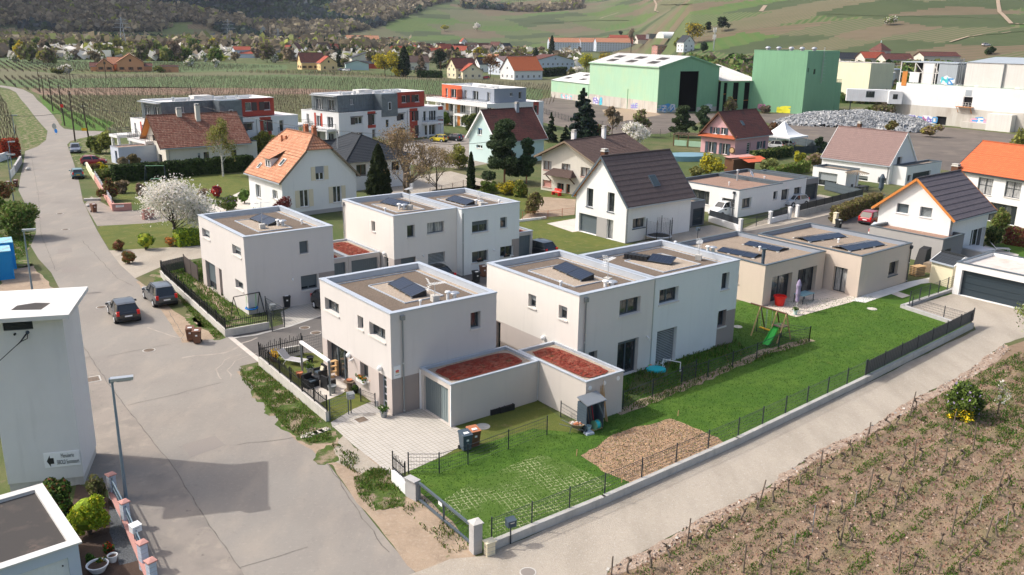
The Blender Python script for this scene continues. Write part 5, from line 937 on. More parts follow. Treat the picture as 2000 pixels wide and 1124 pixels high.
# left foreground tower and garage
TW=B('transformer_tower','tall white tower building with a direction sign at the left edge','building',-23.55,36.4,.53,3.3,3.4,8.72)
P1=G(18.75,963);P2=G(166.25,947);d=P2-P1;yw=atan2(d.y,d.x);TW.x,TW.y,TW.yaw=P1.x,P1.y,yw;TW.ca,TW.sa=cos(yw),sin(yw);TW.w=d.length;TW.e.location=(P1.x,P1.y,0);TW.e.rotation_euler=(0,0,yw)
M['towerwall']=wallm('shade-greyed tower render',(.66,.65,.63),.3);mb=MB();fcd(mb,TW,'F',.45,8.72,M['towerwall'],[(TW.w*.25,TW.w*.62,8.1,8.55)],dph=.1);[fcd(mb,TW,f_,.45,8.72,M['towerwall'])for f_ in 'LRK'];mb.box(.04,.04,0,TW.w-.04,TW.d-.04,.46,M['concrete']);mb.bd('wall',TW.e)  # white wall greyed in its base colour to stand for shade
k=MB();[fb(k,TW,'F',TW.w*.25+.01,TW.w*.62-.01,8.12+i*.07,8.16+i*.07,.02,.09,M['anth'])for i in range(6)];fb(k,TW,'F',TW.w*.25,TW.w*.62,8.1,8.55,.1,.12,M['black']);k.bd('louvre',TW.e)
k=MB();k.box(-.75,-.75,8.72,TW.w+.45,TW.d+.5,8.92,M['whiteroof']);k.pg([(1.1,.5,8.925),(2.4,.3,8.925),(2.6,1.3,8.925),(1.9,1.5,8.925),(1.2,1.2,8.925)],M['bitumen']);k.pg([(-.2,.4,8.925),(.4,.5,8.925),(.3,1.2,8.925),(-.1,1.1,8.925)],M['bitumen']);k.bd('roof_slab',TW.e)
a0,z1=TW.fp('F',*cq(E1,340,172));a1,z0=TW.fp('F',*cq(E1,636,200));zc=(z0+z1)/2;a1=TW.w-.06;sg=T('direction_sign','white sign reading Menuiserie SIBOLD Successeurs with a black arrow, on the tower wall','sign',TW.e.location,yw)
a0,z1=TW.fp('F',*cq(E1,338,172));_,z0=TW.fp('F',*cq(E1,355,285));k=MB();fb(k,TW,'F',a0,a1,z0,z1,-.04,-.003,M['paint']);k.bd('board',sg);k=MB();ax_,az=a0+(a1-a0)*.17,z0+(z1-z0)*.45;hh=(z1-z0)*.4;ww_=(a1-a0)*.1;yf=-.046
k.pg([(ax_-ww_,yf,az),(ax_,yf,az-hh),(ax_,yf,az-hh*.5),(ax_+ww_,yf,az-hh*.5),(ax_+ww_,yf,az+hh*.5),(ax_,yf,az+hh*.5),(ax_,yf,az+hh)],M['black']);k.bd('arrow',sg)
def text(s,parent,loc,size,m,rot=(pi/2,0,0),align='CENTER',name='lettering',sx=1):
 c=bpy.data.curves.new(name,'FONT');c.body=s;c.size=size;c.align_x=align;c.align_y='CENTER';c.extrude=.002;o=bpy.data.objects.new('tmp',c);COL.objects.link(o);bpy.context.view_layer.update()
 me=bpy.data.meshes.new_from_object(o.evaluated_get(bpy.context.evaluated_depsgraph_get()));bpy.data.objects.remove(o);me.materials.clear();me.materials.append(M[m]);r=mo(name,me,parent,loc);r.rotation_euler=rot;r.scale=(sx,1,1);return r
tx=a0+(a1-a0)*.66
for s_,wd,zz in(('Menuiserie',.36,.73),('SIBOLD Successeurs',.62,.3)):
 o_=text(s_,sg,(tx,-.046,z0+(z1-z0)*zz),.42*(z1-z0),'black');o_.scale.x=(a1-a0)*wd/max(.01,o_.dimensions.x)
k=MB();q=[Vc(TW.P('F',*TW.fp('F',*cq(D1,u,v)),-o_))for u,v,o_ in((215,350,0),(175,405,.35),(150,425,.5),(0,560,.6))]
k.path(q,[.035,.03,.02,.02],M['black'],6);k.path([q[0],q[0]+Vc((0,-.15,-.25)),q[1]],[.02,.02,.02],M['black'],5);k.blob(q[0],.09,M['dblue'],8,6,0);k.tb(Vc(TW.P('F',*TW.fp('F',*cq(D1,118,362)),0)),Vc(TW.P('F',*TW.fp('F',*cq(D1,118,362)),-.12)),.05,.05,M['black'],8);k.bd('power_cable',TW.e)
P1=G(152,1060,2.7);FG=B('garage','flat grey roofed garage with white ribbed door in the bottom left corner','garage',0,0,radians(131)-pi/2,3,5.4,2.7)
yw=radians(131)-pi/2;u_=Vc((cos(yw),sin(yw),0));v_=Vc((-sin(yw),cos(yw),0));O_=P1-u_*3.6;FG.x,FG.y,FG.yaw,FG.w,FG.d=O_.x,O_.y,yw,3.6,5.5;FG.ca,FG.sa=cos(yw),sin(yw);FG.e.location=(O_.x,O_.y,0);FG.e.rotation_euler=(0,0,yw)
wls(FG,{'F':[((.3,3.2,.05,2.2),dict(skipwin=1))]},m='bluewhite',dph=.15);k=MB();n=28
for i in range(n):fb(k,FG,'F',.3+2.9*i/n,.3+2.9*(i+1)/n,.05,2.2,.1+(.02 if i%2 else 0),.15,M['paint'])
k.tb((3.0,.1,1.9),(3.0,.06,1.9),.03,.03,M['black'],8);k.bd('garage_door',FG.e);frf(FG,2.7,'bitumen',cop='whiteroof',cw=.28,pd=.1,ov=.12)
# factory
def corr(name,c,dark):return mat(name,c,.6,[(dark,.25,.45,.75,.4),(tuple(x*.85 for x in c),5,.5,.6,.5,(1,1,.02)),(tuple(min(1,x*1.15)for x in c),1.2,.55,.75,.35,(1,1,.12))],spec=.3)
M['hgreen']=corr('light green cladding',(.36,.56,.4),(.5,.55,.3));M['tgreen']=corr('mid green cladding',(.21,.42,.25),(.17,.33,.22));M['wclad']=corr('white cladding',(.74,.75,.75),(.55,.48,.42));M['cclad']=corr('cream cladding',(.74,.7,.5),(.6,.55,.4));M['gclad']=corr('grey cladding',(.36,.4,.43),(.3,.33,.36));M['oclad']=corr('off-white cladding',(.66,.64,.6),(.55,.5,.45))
M['conc2']=mat('stained factory concrete',(.5,.47,.42),.9,[((.33,.27,.22),.35,.5,.7,.6,(1,1,.3)),((.6,.58,.54),1,.5,.7,.5,(1,1,.2)),((.28,.25,.22),1.6,.6,.75,.6,(1,1,.08))])
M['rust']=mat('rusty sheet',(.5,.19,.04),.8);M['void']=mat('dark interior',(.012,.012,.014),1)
HG=B('factory_hall','light green metal hall with a huge dark doorway and a graffitied concrete base','hall',41.1,255.65,.4775,21.94,37.2,12.89)
dh=hole(HG,'F',cq(Y7,1495,610,1668,1045));dh=(dh[0],dh[1],.02,dh[3])
mb=MB();cz=3.1
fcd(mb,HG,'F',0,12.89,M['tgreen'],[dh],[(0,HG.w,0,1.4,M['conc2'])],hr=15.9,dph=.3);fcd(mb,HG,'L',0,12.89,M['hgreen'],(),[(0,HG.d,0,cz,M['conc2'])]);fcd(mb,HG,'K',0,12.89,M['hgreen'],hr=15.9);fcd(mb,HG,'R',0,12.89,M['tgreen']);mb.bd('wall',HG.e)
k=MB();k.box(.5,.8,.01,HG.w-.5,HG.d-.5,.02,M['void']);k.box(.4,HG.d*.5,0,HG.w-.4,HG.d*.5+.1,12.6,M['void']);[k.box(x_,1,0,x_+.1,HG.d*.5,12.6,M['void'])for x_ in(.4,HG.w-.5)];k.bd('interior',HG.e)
k=MB();w2=HG.w/2
for s_ in(0,1):
 x0,x1=(-.3,w2)if s_==0 else(HG.w+.3,w2);k.pg([(x0,-.3,12.95),(x0,HG.d+.3,12.95),(x1,HG.d+.3,16.0),(x1,-.3,16.0)],M['whiteroof'])
 for r_ in range(40):y_=HG.d*r_/40;k.bm((x0,y_,12.98),(x1,y_,16.03),.05,.05,M['whiteroof'])
ro=k.bd('roof',HG.e)
for i,(fx,fy)in enumerate(((.3,.78),(.3,.5),(.3,.2),(.65,.83),(.65,.52),(.65,.22))):
 x0=w2*fx;z_=12.95+3.05*(x0+.3)/(w2+.3);k=MB();k.obox((x0,HG.d*fy,z_+.06),(1.1,0,.3),(0,2.0,0),(0,0,.04),M['bitumen']);k.bd('rooflight',ro)
k=MB();k.bm((-.3,-.35,12.9),(w2,-.35,15.95),.1,.35,M['tgreen']);k.bm((w2,-.35,15.95),(HG.w+.3,-.35,12.9),.1,.35,M['tgreen']);k.bm((-.35,-.3,12.85),(-.35,HG.d+.3,12.85),.1,.3,M['hgreen']);k.bd('bargeboard',ro)
k=MB();[fb(k,HG,'L',HG.d*i/6-.06,HG.d*i/6+.06,0,cz,-.04,0,M['block'])for i in range(1,6)];fb(k,HG,'L',15,15.15,0,6,-.12,0,M['tgreen']);k.bd('panel_joints',HG.e)
HL=B('factory_wing','low light green wing at the left of the big green hall, graffiti on its base','hall',24.23,293.2,.4775,22,25,5.9)
mb=MB();[fcd(mb,HL,f_,0,5.9,M['hgreen'],(),[(0,60,0,2.0,M['conc2'])])for f_ in 'FLRK'];mb.bd('wall',HL.e);k=MB();k.pg([(-.3,-.3,5.95),(-.3,HL.d,5.95),(12,HL.d,8.6),(12,-.3,8.6)],M['whiteroof']);k.pg([(12,-.3,8.6),(12,HL.d,8.6),(23,HL.d,5.95),(23,-.3,5.95)],M['whiteroof']);k.pg([(0,-.2,5.9),(22,-.2,5.9),(12,-.2,8.6)],M['hgreen']);ro=k.bd('roof',HL.e)
for fx,fy in((4,10),(9,5),(4,20),(9,16)):k=MB();k.obox((fx,fy,5.95+fx*.215+.1),(.9,0,.2),(0,1.5,0),(0,0,.04),M['bitumen']);k.bd('rooflight',ro)
GT=B('factory_tower','mid green windowless tower block of the factory with a ladder on its side','tower',84.22,259.19,.8357,22.58,16.9,17.9)
P1=G(1463.8,216.3);A_=G(1578.8,100,17.9)if False else None
k=MB();[fcd(k,GT,f_,0,17.9,M['tgreen'],[(1.0,1.8,12.0,13.2),(5,6.5,11.3,12.8)]if f_=='F' else())for f_ in 'FLRK'];k.bd('wall',GT.e);frf(GT,17.9,'bitumen',cop='tgreen',cw=.3,pd=.3)
for h_ in((1.0,1.8,12.0,13.2),(5,6.5,11.3,12.8)):wdw(GT,'F',h_,'c1','dcoping',sil=False)
for q in((3,14),(6,8),(9,6),(6,12),(13,4)):k=MB();k.lathe((q[0],q[1],17.6),[(.5,0),(.5,.8),(.9,.9),(.5,1.3),(.1,1.4)],M['steel'],12);k.bd('roof_fan',GT.e)
lad=MB();[lad.bm((10+s_,-.35,8.6),(10+s_,-.35,19),.07,.07,M['steel'])for s_ in(0,.6)];[lad.bm((10,-.35,8.7+i*.4),(10.6,-.35,8.7+i*.4),.05,.05,M['steel'])for i in range(25)];[lad.bm((9.8,-.35-.0,9.5+i),(10.8,-1.0,9.5+i),.04,.04,M['steel'])for i in range(9)];lad.bd('ladder',GT.e)
A_=G(1586,217.5);GN=B('factory_annex','lower mid green block in front of the green tower, dark roller gate','hall',A_.x,A_.y,.56,12.5,4.3,8.3);k=MB();[fcd(k,GN,f_,0,8.3,M['tgreen'],[(.4,3.6,.05,3.2),(8,10,.05,1.2),(3.4,4,6.6,7.3)]if f_=='F' else())for f_ in 'FLRK'];k.bd('wall',GN.e);frf(GN,8.3,'bitumen',cop='tgreen',cw=.2,pd=.2);rail(GN,[(.1,.1),(12.4,.1),(12.4,4.2)],8.3,1.0,'tgreen')
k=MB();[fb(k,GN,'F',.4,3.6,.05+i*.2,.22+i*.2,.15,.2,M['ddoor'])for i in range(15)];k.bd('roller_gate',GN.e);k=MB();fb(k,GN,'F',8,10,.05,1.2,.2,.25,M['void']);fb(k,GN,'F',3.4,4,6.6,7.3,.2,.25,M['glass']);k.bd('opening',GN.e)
P1=G(1405,220);GG=B('factory_link','open derelict link building with pinkish white roof between the green hall and the green tower','hall',P1.x,P1.y+2,.4775,15,20,8.8)
GG.x,GG.y=HG.world(22.1,-1)[:2];GG.e.location=(GG.x,GG.y,0);k=MB();hs=[(1.2,2.6,0.05,8.4),(4.8,7.0,.05,8.4),(9.2,11.4,.05,8.4)];fcd(k,GG,'F',0,8.8,M['tgreen'],hs);fcd(k,GG,'K',0,8.8,M['tgreen']);k.bd('wall',GG.e);k=MB();k.box(.3,2.5,0,14.7,2.6,8.6,M['void']);k.box(.3,.2,0.01,14.7,2.5,.03,M['void']);k.bd('interior',GG.e)
k=MB();k.pg([(-.2,-.4,8.9),(15.2,-.4,8.9),(15.2,20,13.0),(-.2,20,13.0)],M['whiteroof']);[k.bm((x_,-.4,8.93),(x_,20,13.03),.06,.06,M['membrane'])for x_ in np.arange(0,15,.9)];k.bd('roof',GG.e);k=MB();[k.bm((a_,.5,z_),(b_,.5,z_+.1),.15,.15,M['rust'])for a_,b_,z_ in((4.8,7,3.2),(9.2,11.4,3),(1.2,2.6,5))];k.bd('girder',GG.e)
L0=G(1741.7,235.8);F0=G(2000,260);d=L0-F0;yw=atan2(d.y,d.x)-pi/2;un=d.normalized();dl=d.length+14;F0=L0-un*dl;hz=HT(1748.9,161,L0);hc=HT(1745,202.5,L0)
WF=B('factory','long white clad factory with a stained graffitied concrete base at the right edge','factory',F0.x,F0.y,yw,34,dl,hz)
h1=hole(WF,'L',cq(Y8,1050,762,1148,862));h1=(h1[0],h1[1],.05,h1[3]);h2=hole(WF,'L',cq(Y8,1348,552,1428,665));k=MB();fcd(k,WF,'L',0,hz,M['wclad'],[h1,h2],[(0,dl,0,hc,M['conc2'])],dph=.5);[fcd(k,WF,f_,0,hz,M['wclad'],(),[(0,80,0,hc,M['conc2'])])for f_ in 'FRK'];k.bd('wall',WF.e);frf(WF,hz,'bitumen',cop='hgreen',cw=.3,pd=.15)
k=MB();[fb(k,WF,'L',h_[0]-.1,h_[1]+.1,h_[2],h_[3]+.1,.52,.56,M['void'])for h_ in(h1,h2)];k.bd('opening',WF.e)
k=MB();a_,b_,z_=h2[0]-.6,h2[1]+1.2,h2[2];fb(k,WF,'L',a_,b_,z_-.12,z_,-1.3,0,M['rust']);[k.bm(WF.P('L',q,z_,-1.25),WF.P('L',q,z_+1.1,-1.25),.07,.07,M['oclad'])for q in np.linspace(a_,b_,6)];[k.bm(WF.P('L',a_,z_+v,-1.25),WF.P('L',b_,z_+v,-1.25),.06,.06,M['oclad'])for v in(.55,1.1)];k.bm(WF.P('L',a_+.3,z_-1.6,0),WF.P('L',a_+.3,z_-.1,-1.2),.1,.1,M['rust']);k.bm(WF.P('L',b_-.3,z_-1.6,0),WF.P('L',b_-.3,z_-.1,-1.2),.1,.1,M['rust']);k.bd('balcony',WF.e)
a1_,z1_=WF.fp('L',*cq(Y8,1372,478));k=MB();fb(k,WF,'L',a1_-1.6,a1_,z1_-1.5,z1_,-.06,0,M['gclad']);k.bd('vent_panel',WF.e)
k=MB();a_,z_=WF.fp('L',*cq(Y8,1480,890));fb(k,WF,'L',a_-3.2,a_+3.2,0,1.5,-1.5,0,M['conc2']);a_,z_=WF.fp('L',*cq(Y8,1770,830));fb(k,WF,'L',a_-3,a_+3,0,hc-.5,-2.2,0,M['oclad']);k.bd('concrete_block',WF.e)
hu=HT(1756,119.7,WF.world(2,dl));yL=dl-.6;_,zz=WF.fp('L',*cq(Y8,645,165));hu=zz;a2=WF.fp('L',*cq(Y8,920,180))[0];a3=WF.fp('L',*cq(Y8,1028,180))[0];a4=WF.fp('L',*cq(Y8,1085,180))[0];a5=WF.fp('L',*cq(Y8,1290,180))[0]
k=MB();fb(k,WF,'L',a3,a2,hz,hu-.2,.1,.4,M['wclad']);fb(k,WF,'L',a5,a4,hz,hu-.4,.1,8,M['gclad']);k.box(.4,-1,hz,30,a5-2.0,hu+.3,M['oclad']);fb(k,WF,'L',a5,yL,hu-.25,hu,.0,12,M['gclad']);k.box(8,a5,hz,30,yL,hu-.3,M['void']);k.bd('upper_storey',WF.e)
k=MB()
for a_ in(yL,(yL+a2)/2-.8,a2+.1,a3-.2,a4+.6):k.bm(WF.P('L',a_,hz,.15),WF.P('L',a_,hu,.15),.22,.22,M['oclad'])
mid_=(hz+hu)/2;k.bm(WF.P('L',a4,mid_,.15),WF.P('L',yL,mid_,.15),.16,.16,M['oclad']);k.bm(WF.P('L',(yL+a2)/2-.8,hu-.3,.15),WF.P('L',a2,mid_,.15),.14,.14,M['oclad']);k.bm(WF.P('L',a3,hu-.5,.15),WF.P('L',a4,mid_,.15),.14,.14,M['oclad']);k.bd('steel_frame',WF.e)
k=MB();a_,z_=WF.fp('L',*cq(Y8,705,300));k.box(-.15,a_-.9,hz-.8,0,a_+.5,mid_+.2,M['rust']);fb(k,WF,'L',a_-4.2,a_-1.5,hz+.2,mid_,.0,.1,M['wclad']);k.bd('hanging_panel',WF.e)
k=MB();k.pg([(.2,-1,hu+.32),(.2,a5-1.9,hu+.32),(15,a5-1.9,hu+1.6),(15,-1,hu+1.6)],M['gclad']);k.pg([(15,-1,hu+1.6),(15,a5-1.9,hu+1.6),(30,a5-1.9,hu+.32),(30,-1,hu+.32)],M['gclad']);k.pg([(.2,a5-1.95,hu+.32),(30,a5-1.95,hu+.32),(15,a5-1.95,hu+1.6)],M['gclad']);k.bd('roof',WF.e)
k=MB();a_,_z=WF.fp('L',*cq(Y8,1775,300));k.tb((.1,a_,hz),(.1,a_,hu+.2),.18,.18,M['gpipe'],8);[k.tb((.3,a5-1.2+i*.5,hz),(.3,a5-1.2+i*.5,hu+1.2),.12,.12,M['gpipe'],8)for i in range(3)];k.bd('pipe',WF.e)
for q in(1265,1480,1930):a_,z_=WF.fp('L',*cq(Y8,q,425));k=MB();k.blob((1.2,a_,hz),1.1,M['whiteroof'],12,6,0,.5);k.bd('rooflight',WF.e)
A_=G(1655.3,174.2,8.2);P1=WF.world(-.2,dl-2.0);d=Vc((P1[0],P1[1],0))-Vc((A_.x,A_.y,0));yw=atan2(d.y,d.x)-pi;BRG=T('conveyor_bridge','white enclosed bridge between the green annex and the white factory','bridge',A_,atan2(d.y,d.x));L=d.length;k=MB();k.box(0,0,-3.2,L,3,0,M['wclad']);k.box(L-3.4,-2.0,-3.5,L,0,-.1,M['wclad']);k.bd('hull',BRG);k=MB();k.box(L*.36,-.04,-2.0,L*.36+2,.02,-.5,M['glass']);k.box(L*.36-.1,-.02,-2.1,L*.36+2.1,.01,-.4,M['dcoping']);k.bd('window',BRG);k=MB();k.box(L-2.4,-2.04,-2.2,L-1.2,-1.98,-.9,M['glass']);k.bd('window',BRG);k=MB();[k.box(x_,1.3,-A_.z,x_+.25,1.55,-3.2,M['anth'])for x_ in(1.2,)];k.bd('support',BRG)
P1=G(1735,186);P1=P1*1.06;P1.z=0;si=T('silo','stained concrete silo behind the white bridge','silo',P1);h_=HT(1735,136,P1);r_=pxm(P1,15.5);k=MB();k.tb((0,0,0),(0,0,h_),r_,r_*.98,M['conc2'],28);k.bd('shell',si,smooth=False);k=MB();k.tb((0,0,h_),(0,0,h_+.4),r_*1.04,r_,M['steel'],28);[k.bm((r_*cos(a),r_*sin(a),h_),(r_*cos(a),r_*sin(a),h_+1.6),.08,.08,M['steel'])for a in np.linspace(0,6.28,10)];[k.bm((r_*cos(a),r_*sin(a),h_+1.6),(r_*cos(a+.63),r_*sin(a+.63),h_+1.6),.08,.08,M['steel'])for a in np.arange(0,6.2,.628)];k.bd('top_rail',si)
F_=G(1702,124.2,13.5);F_=F_;hcw=13.5;CWH=B('warehouse','cream clad warehouse behind the green tower and the silo','warehouse',F_.x,F_.y,.5,12,32,hcw);wls(CWH,{},m='white',name='wall');[setattr(c.data,'name','w')or c.data.materials.clear()or c.data.materials.append(M['cclad'])for c in CWH.e.children];frf(CWH,hcw,'bitumen',cop='oclad',cw=.3,pd=.2)
F_=G(1700,158,5.5);WR=B('shed_hall','low hall with white mono-pitch roof and two short flues behind the bridge','hall',F_.x,F_.y,.5,14,26,5.5);wls(WR,{},m='greywall');k=MB();k.pg([(-.3,-.3,5.6),(-.3,26,5.6),(14,26,8.8),(14,-.3,8.8)],M['whiteroof']);k.pg([(-.3,26,5.6),(14,26,5.5),(14,26,8.8)],M['oclad']);k.pg([(-.3,-.3,5.6),(14,-.3,5.5),(14,-.3,8.8)],M['oclad']);ro=k.bd('roof',WR.e);[MB().tb((x_,y_,6),(x_,y_,9.2),.3,.3,M['gpipe'],10).bd('flue',ro)for x_,y_ in((4,20),(7,12))]
def graf(b,fc,px,w_,h_,cols,lab,seed,txt=None,off=-.03):
 a,z=b.fp(fc,*px);rr=random.Random(seed);g=T('graffiti',lab,'graffiti',b.world(*b.P(fc,a,0,off)[:2]),b.yaw,'graffiti on the factory walls');k=MB();n=18
 def put(pts,o,m):k.pg([Vc(b.P(fc,a+u,max(.03,z+v),off-o))-Vc(b.P(fc,a,0,off))for u,v in pts],m)
 put([(w_/2*cos(t)*(1+.25*rr.uniform(-1,1)),h_/2*sin(t)*(1+.3*rr.uniform(-1,1)))for t in np.linspace(0,2*pi,n,endpoint=False)],0,cols[0]);k.bd('backing',g);k=MB();nl=max(2,int(w_/h_*1.6))
 for i in range(nl):
  cx=-w_/2+w_*(i+.5)/nl;lw=w_/nl*.42;s_=rr.uniform(-.1,.1)*h_;c_=cols[1+i%(len(cols)-1)];th=lw*.55
  for u0,v0,u1,v1 in rr.sample([(-1,-1,-1,1),(-1,1,1,1),(1,1,1,-1),(-1,0,1,0),(-1,-1,1,-1),(-1,-1,1,1)],4):
   x0,y0,x1,y1=cx+u0*lw,v0*h_*.32+s_,cx+u1*lw,v1*h_*.32+s_;dx,dy=x1-x0,y1-y0;L=hypot(dx,dy);nx,ny=-dy/L*th/2,dx/L*th/2
   put([(x0+nx,y0+ny),(x1+nx,y1+ny),(x1-nx,y1-ny),(x0-nx,y0-ny)],.012+.002*i,c_)
 k.bd('letters',g)
GC={n_:mat(n_+' spray paint',c_,.7)for n_,c_ in dict(cyan=(.1,.6,.65),violet=(.25,.2,.55),pinkp=(.7,.35,.42),yell=(.8,.75,.05),whitep=(.7,.72,.74),bluep=(.08,.3,.6),greyp=(.4,.5,.5),magenta=(.5,.14,.35)).items()}
graf(HL,'L',(1106,192),7.5,2.2,[GC['pinkp'],GC['cyan'],GC['whitep']],'pink and cyan graffiti on the base of the low green wing',1);graf(HG,'L',(1164,197),3.2,2.6,[GC['whitep'],GC['violet']],'spiky violet graffiti figure on the concrete base of the green hall',2);graf(HG,'L',(1173.5,199),1.6,3,[GC['cyan'],GC['bluep']],'tall narrow cyan graffiti on the concrete base of the green hall',3);graf(HG,'L',(1239,207),3.6,1.8,[GC['greyp'],GC['violet']],'small violet graffiti near the corner of the green hall',4)
graf(HG,'F',(1301,211),6.2,2.4,[GC['bluep'],GC['greyp'],GC['whitep']],'pale blue graffiti letters left of the dark doorway',5);graf(HG,'F',(1383,209),3.2,1.6,[GC['greyp'],GC['whitep']],'faint white graffiti right of the dark doorway',6);graf(GT,'L',(1489,210),3,2.0,[GC['magenta'],GC['pinkp']],'magenta graffiti at the foot of the green tower',7);graf(GT,'L',(1531,215.5),4.4,2.4,[GC['yell'],GC['yell']],'solid yellow graffiti at the foot of the green tower',8)
for q,w_,h_,c_,lb,sd_ in(((1100+0,0),0,0,0,'',0),)[1:]+(((770,785),4.6,2.0,['whitep','violet','violet'],'blue violet graffiti with white outline left of the dark opening',11),((950,800),5.6,2.0,['whitep','bluep','violet','magenta'],'long blue and magenta graffiti touching the dark opening',12),((620,765),3.2,1.8,['pinkp','violet'],'faded pink graffiti at the left end of the white factory',13),((1525,835),5,2.6,['bluep','pinkp','whitep'],'pink bubble graffiti with blue outline on the white factory',14)):
 graf(WF,'L',cq(Y8,*q),w_,h_,[GC[c]for c in c_],lb,sd_)
a_,z_=WF.fp('L',*cq(Y8,1170,375));graf(WF,'L',cq(Y8,1170,380),3.4,2.2,[GC['whitep'],GC['bluep'],GC['cyan']],'bright blue graffiti on the grey upper panel',15,off=-.0)
def mound(name,lab,cat,c,rx,ry,h,m,yaw,n=1500,sz=(.25,.8),cols=None,seed=3):
 g=T(name,lab,cat,c,yaw);k=MB();N=40;H={}
 def hz_(u,v):q=1-(u*u+v*v);return max(0,q)**.7*h*(1+.25*mnoise.noise((u*3+seed,v*3,1)))+.0
 for i in range(N):
  for j in range(N):
   P_=[((i+a)/N*2-1,(j+b_)/N*2-1)for a,b_ in((0,0),(1,0),(1,1),(0,1))]
   if any(p[0]**2+p[1]**2>1.02 for p in P_):continue
   k.pg([(p[0]*rx,p[1]*ry,hz_(*p)+.25*mnoise.noise((p[0]*rx*.9,p[1]*ry*.9,5)))for p in P_],m)
 k.bd('heap',g,merge=True);k=MB();rr=random.Random(seed)
 for i in range(n):
  a=rr.uniform(0,6.283);r_=sqrt(rr.random())*1.03;u,v=r_*cos(a),r_*sin(a);s_=rr.uniform(*sz)*rr.uniform(.4,1);ax_=Vc((rr.uniform(-1,1),rr.uniform(-1,1),rr.uniform(-1,1))).normalized();by=ax_.orthogonal().normalized();cz_=ax_.cross(by)
  k.obox((u*rx,v*ry,hz_(u,v)+.08),ax_*s_*.5,by*s_*.35,cz_*s_*.18,cols[rr.randrange(len(cols))])
 tag(k.bd('loose_pieces',g),kn='stuff');return g
M['rub1']=mat('grey rubble',(.29,.3,.31),.95,[((.24,.25,.26),.6,.45,.65,.8),((.55,.55,.54),2.5,.52,.7,.7)],bump=(5,1,.15));M['rub2']=mat('light rubble',(.45,.45,.44),.95);M['rub3']=mat('dark rubble',(.17,.18,.19),.95)
P1=G(1665,243);mound('rubble_heap','broad heap of grey demolition rubble in the factory yard','rubble',P1,20.5,10,3.3,M['rub1'],.02,5200,(.2,.75),[M['rub1'],M['rub2'],M['rub3'],M['rub1']]);P1=G(1770,256);mound('rubble_heap','smaller lobe of grey rubble at the right end of the big heap','rubble',P1,7,4.5,1.9,M['rub1'],0,500,(.3,1),[M['rub1'],M['rub2'],M['rub3']],8)
P1=G(1391,132);P1=P1*.93;P1.z=0;am=T('antenna_mast','slim telecom mast with white panel antennas behind the green hall','mast',P1);h_=HT(1397,54,P1);k=MB();k.tb((0,0,0),(0,0,h_),.45,.28,M['steel'],12);k.bd('pole',am)
for zf in(.985,.82):
 for i in range(3):k=MB();a=i*2.09+.4;k.box(-.22,-.12,-1.5,.22,.12,1.5,M['paint']);o=k.bd('antenna_panel',am);o.location=(1.0*cos(a),1.0*sin(a),h_*zf-1.2);o.rotation_euler=(0,0,a+pi/2)
 k=MB();[k.bm((0,0,h_*zf-1.2+v),(1.0*cos(a),1.0*sin(a),h_*zf-1.2+v),.08,.08,M['steel'])for a in(.4,2.49,4.58)for v in(-.8,.8)];k.bd('bracket',am)
 # houses farther away
def fh(name,lab,px,py,w_,d_,h,hr,yaw,wall,roof,ax='x',zb=None,gp='houses in the village beyond the fields',wins=True,anchor='c',chim=False,fm='wframe',cat='house',dist=None,shut=None,z0=None):
 """house whose base centre is seen at px,py"""
 if dist is not None:P_=hit(px,py);z0=P_.z;w_,d_,h,hr=[v*hypot(P_.x,P_.y)/dist for v in(w_,d_,h,hr)]
 else:P_=G(px,py);z0=0
 ca,sa=cos(yaw),sin(yaw);x=P_.x-(ca*w_/2-sa*d_/2)*(anchor=='c');y=P_.y-(sa*w_/2+ca*d_/2)*(anchor=='c')
 b=B(name,lab,cat,x,y,yaw,w_,d_,h,gp,z0=z0);sp={}
 if wins:
  lv=[z for z in(.9,3.6,6.3,9.0)if z+1.3<h+.2]
  for fc,L in(('F',w_),('L',d_)):
   n=max(1,int(L/3.2));sp[fc]=[((L*(i+.5)/n-.55,L*(i+.5)/n+.55,z,z+1.3),dict(kn='c2',fm=fm,sil=False,outsh=(shut,'l','r')if shut else None))for i in range(n)for z in lv]
   if((ax=='x' and fc=='L')or(ax=='y' and fc=='F'))and hr-h>2.2 and L>5:sp[fc].append(((L/2-.5,L/2+.5,h+.3,h+1.5),dict(kn='c2',fm=fm,sil=False)))
 wls(b,sp,hr=hr,gaxis=ax,m=wall,dph=.12);gbl(b,h,hr,ax,.4,.4,roof,fascia='brown',row=.6,step=.04)
 if chim:chimney(b,w_*.4,d_*.5,hr-1,hr+1.1,.6,.6)
 return b
OF=B('farmhouse','apricot farmhouse with two gables and brown shutters among the vineyards at the left','house',*G(202,139).xy,.35,15,8,3.6)
k1=fh('farmhouse_wing','x',206,139.5,7.5,8,3.2,6.2,.42,'orangewall','t_salmon','y',fm='brown',shut='brown');k2=fh('farmhouse_wing','x',256,139.5,12.5,9,4.6,8.6,.42,'orangewall','t_salmon','y',fm='brown',shut='brown');k3=fh('farmhouse_wing','x',231,138,9,7,3.6,6.6,.42,'orangewall','t_salmon','x',fm='brown');k4=fh('w','x',188,139,5,6,2.4,4,.42,'orangewall','t_maroon','x',wins=False);k5=fh('w','x',286,139,5.5,7,2.6,3.6,.42,'brown','t_maroon','x',wins=False)if 0 else fh('w','x',286,139,5.5,7,2.6,3.6,.42,'orangewall','t_maroon','x',wins=False);k6=fh('w','x',331,141,8.5,6,2.9,3.2,.42,'orangewall','t_maroon','x',wins=False)
for k_ in(k1,k2,k3,k4,k5,k6):mg(k_,OF)
YH=B('farmhouse','yellow farmhouse with maroon main roof and bright red side wing beyond the middle vineyard','house',*G(590,136).xy,.35,15,8,3.6)
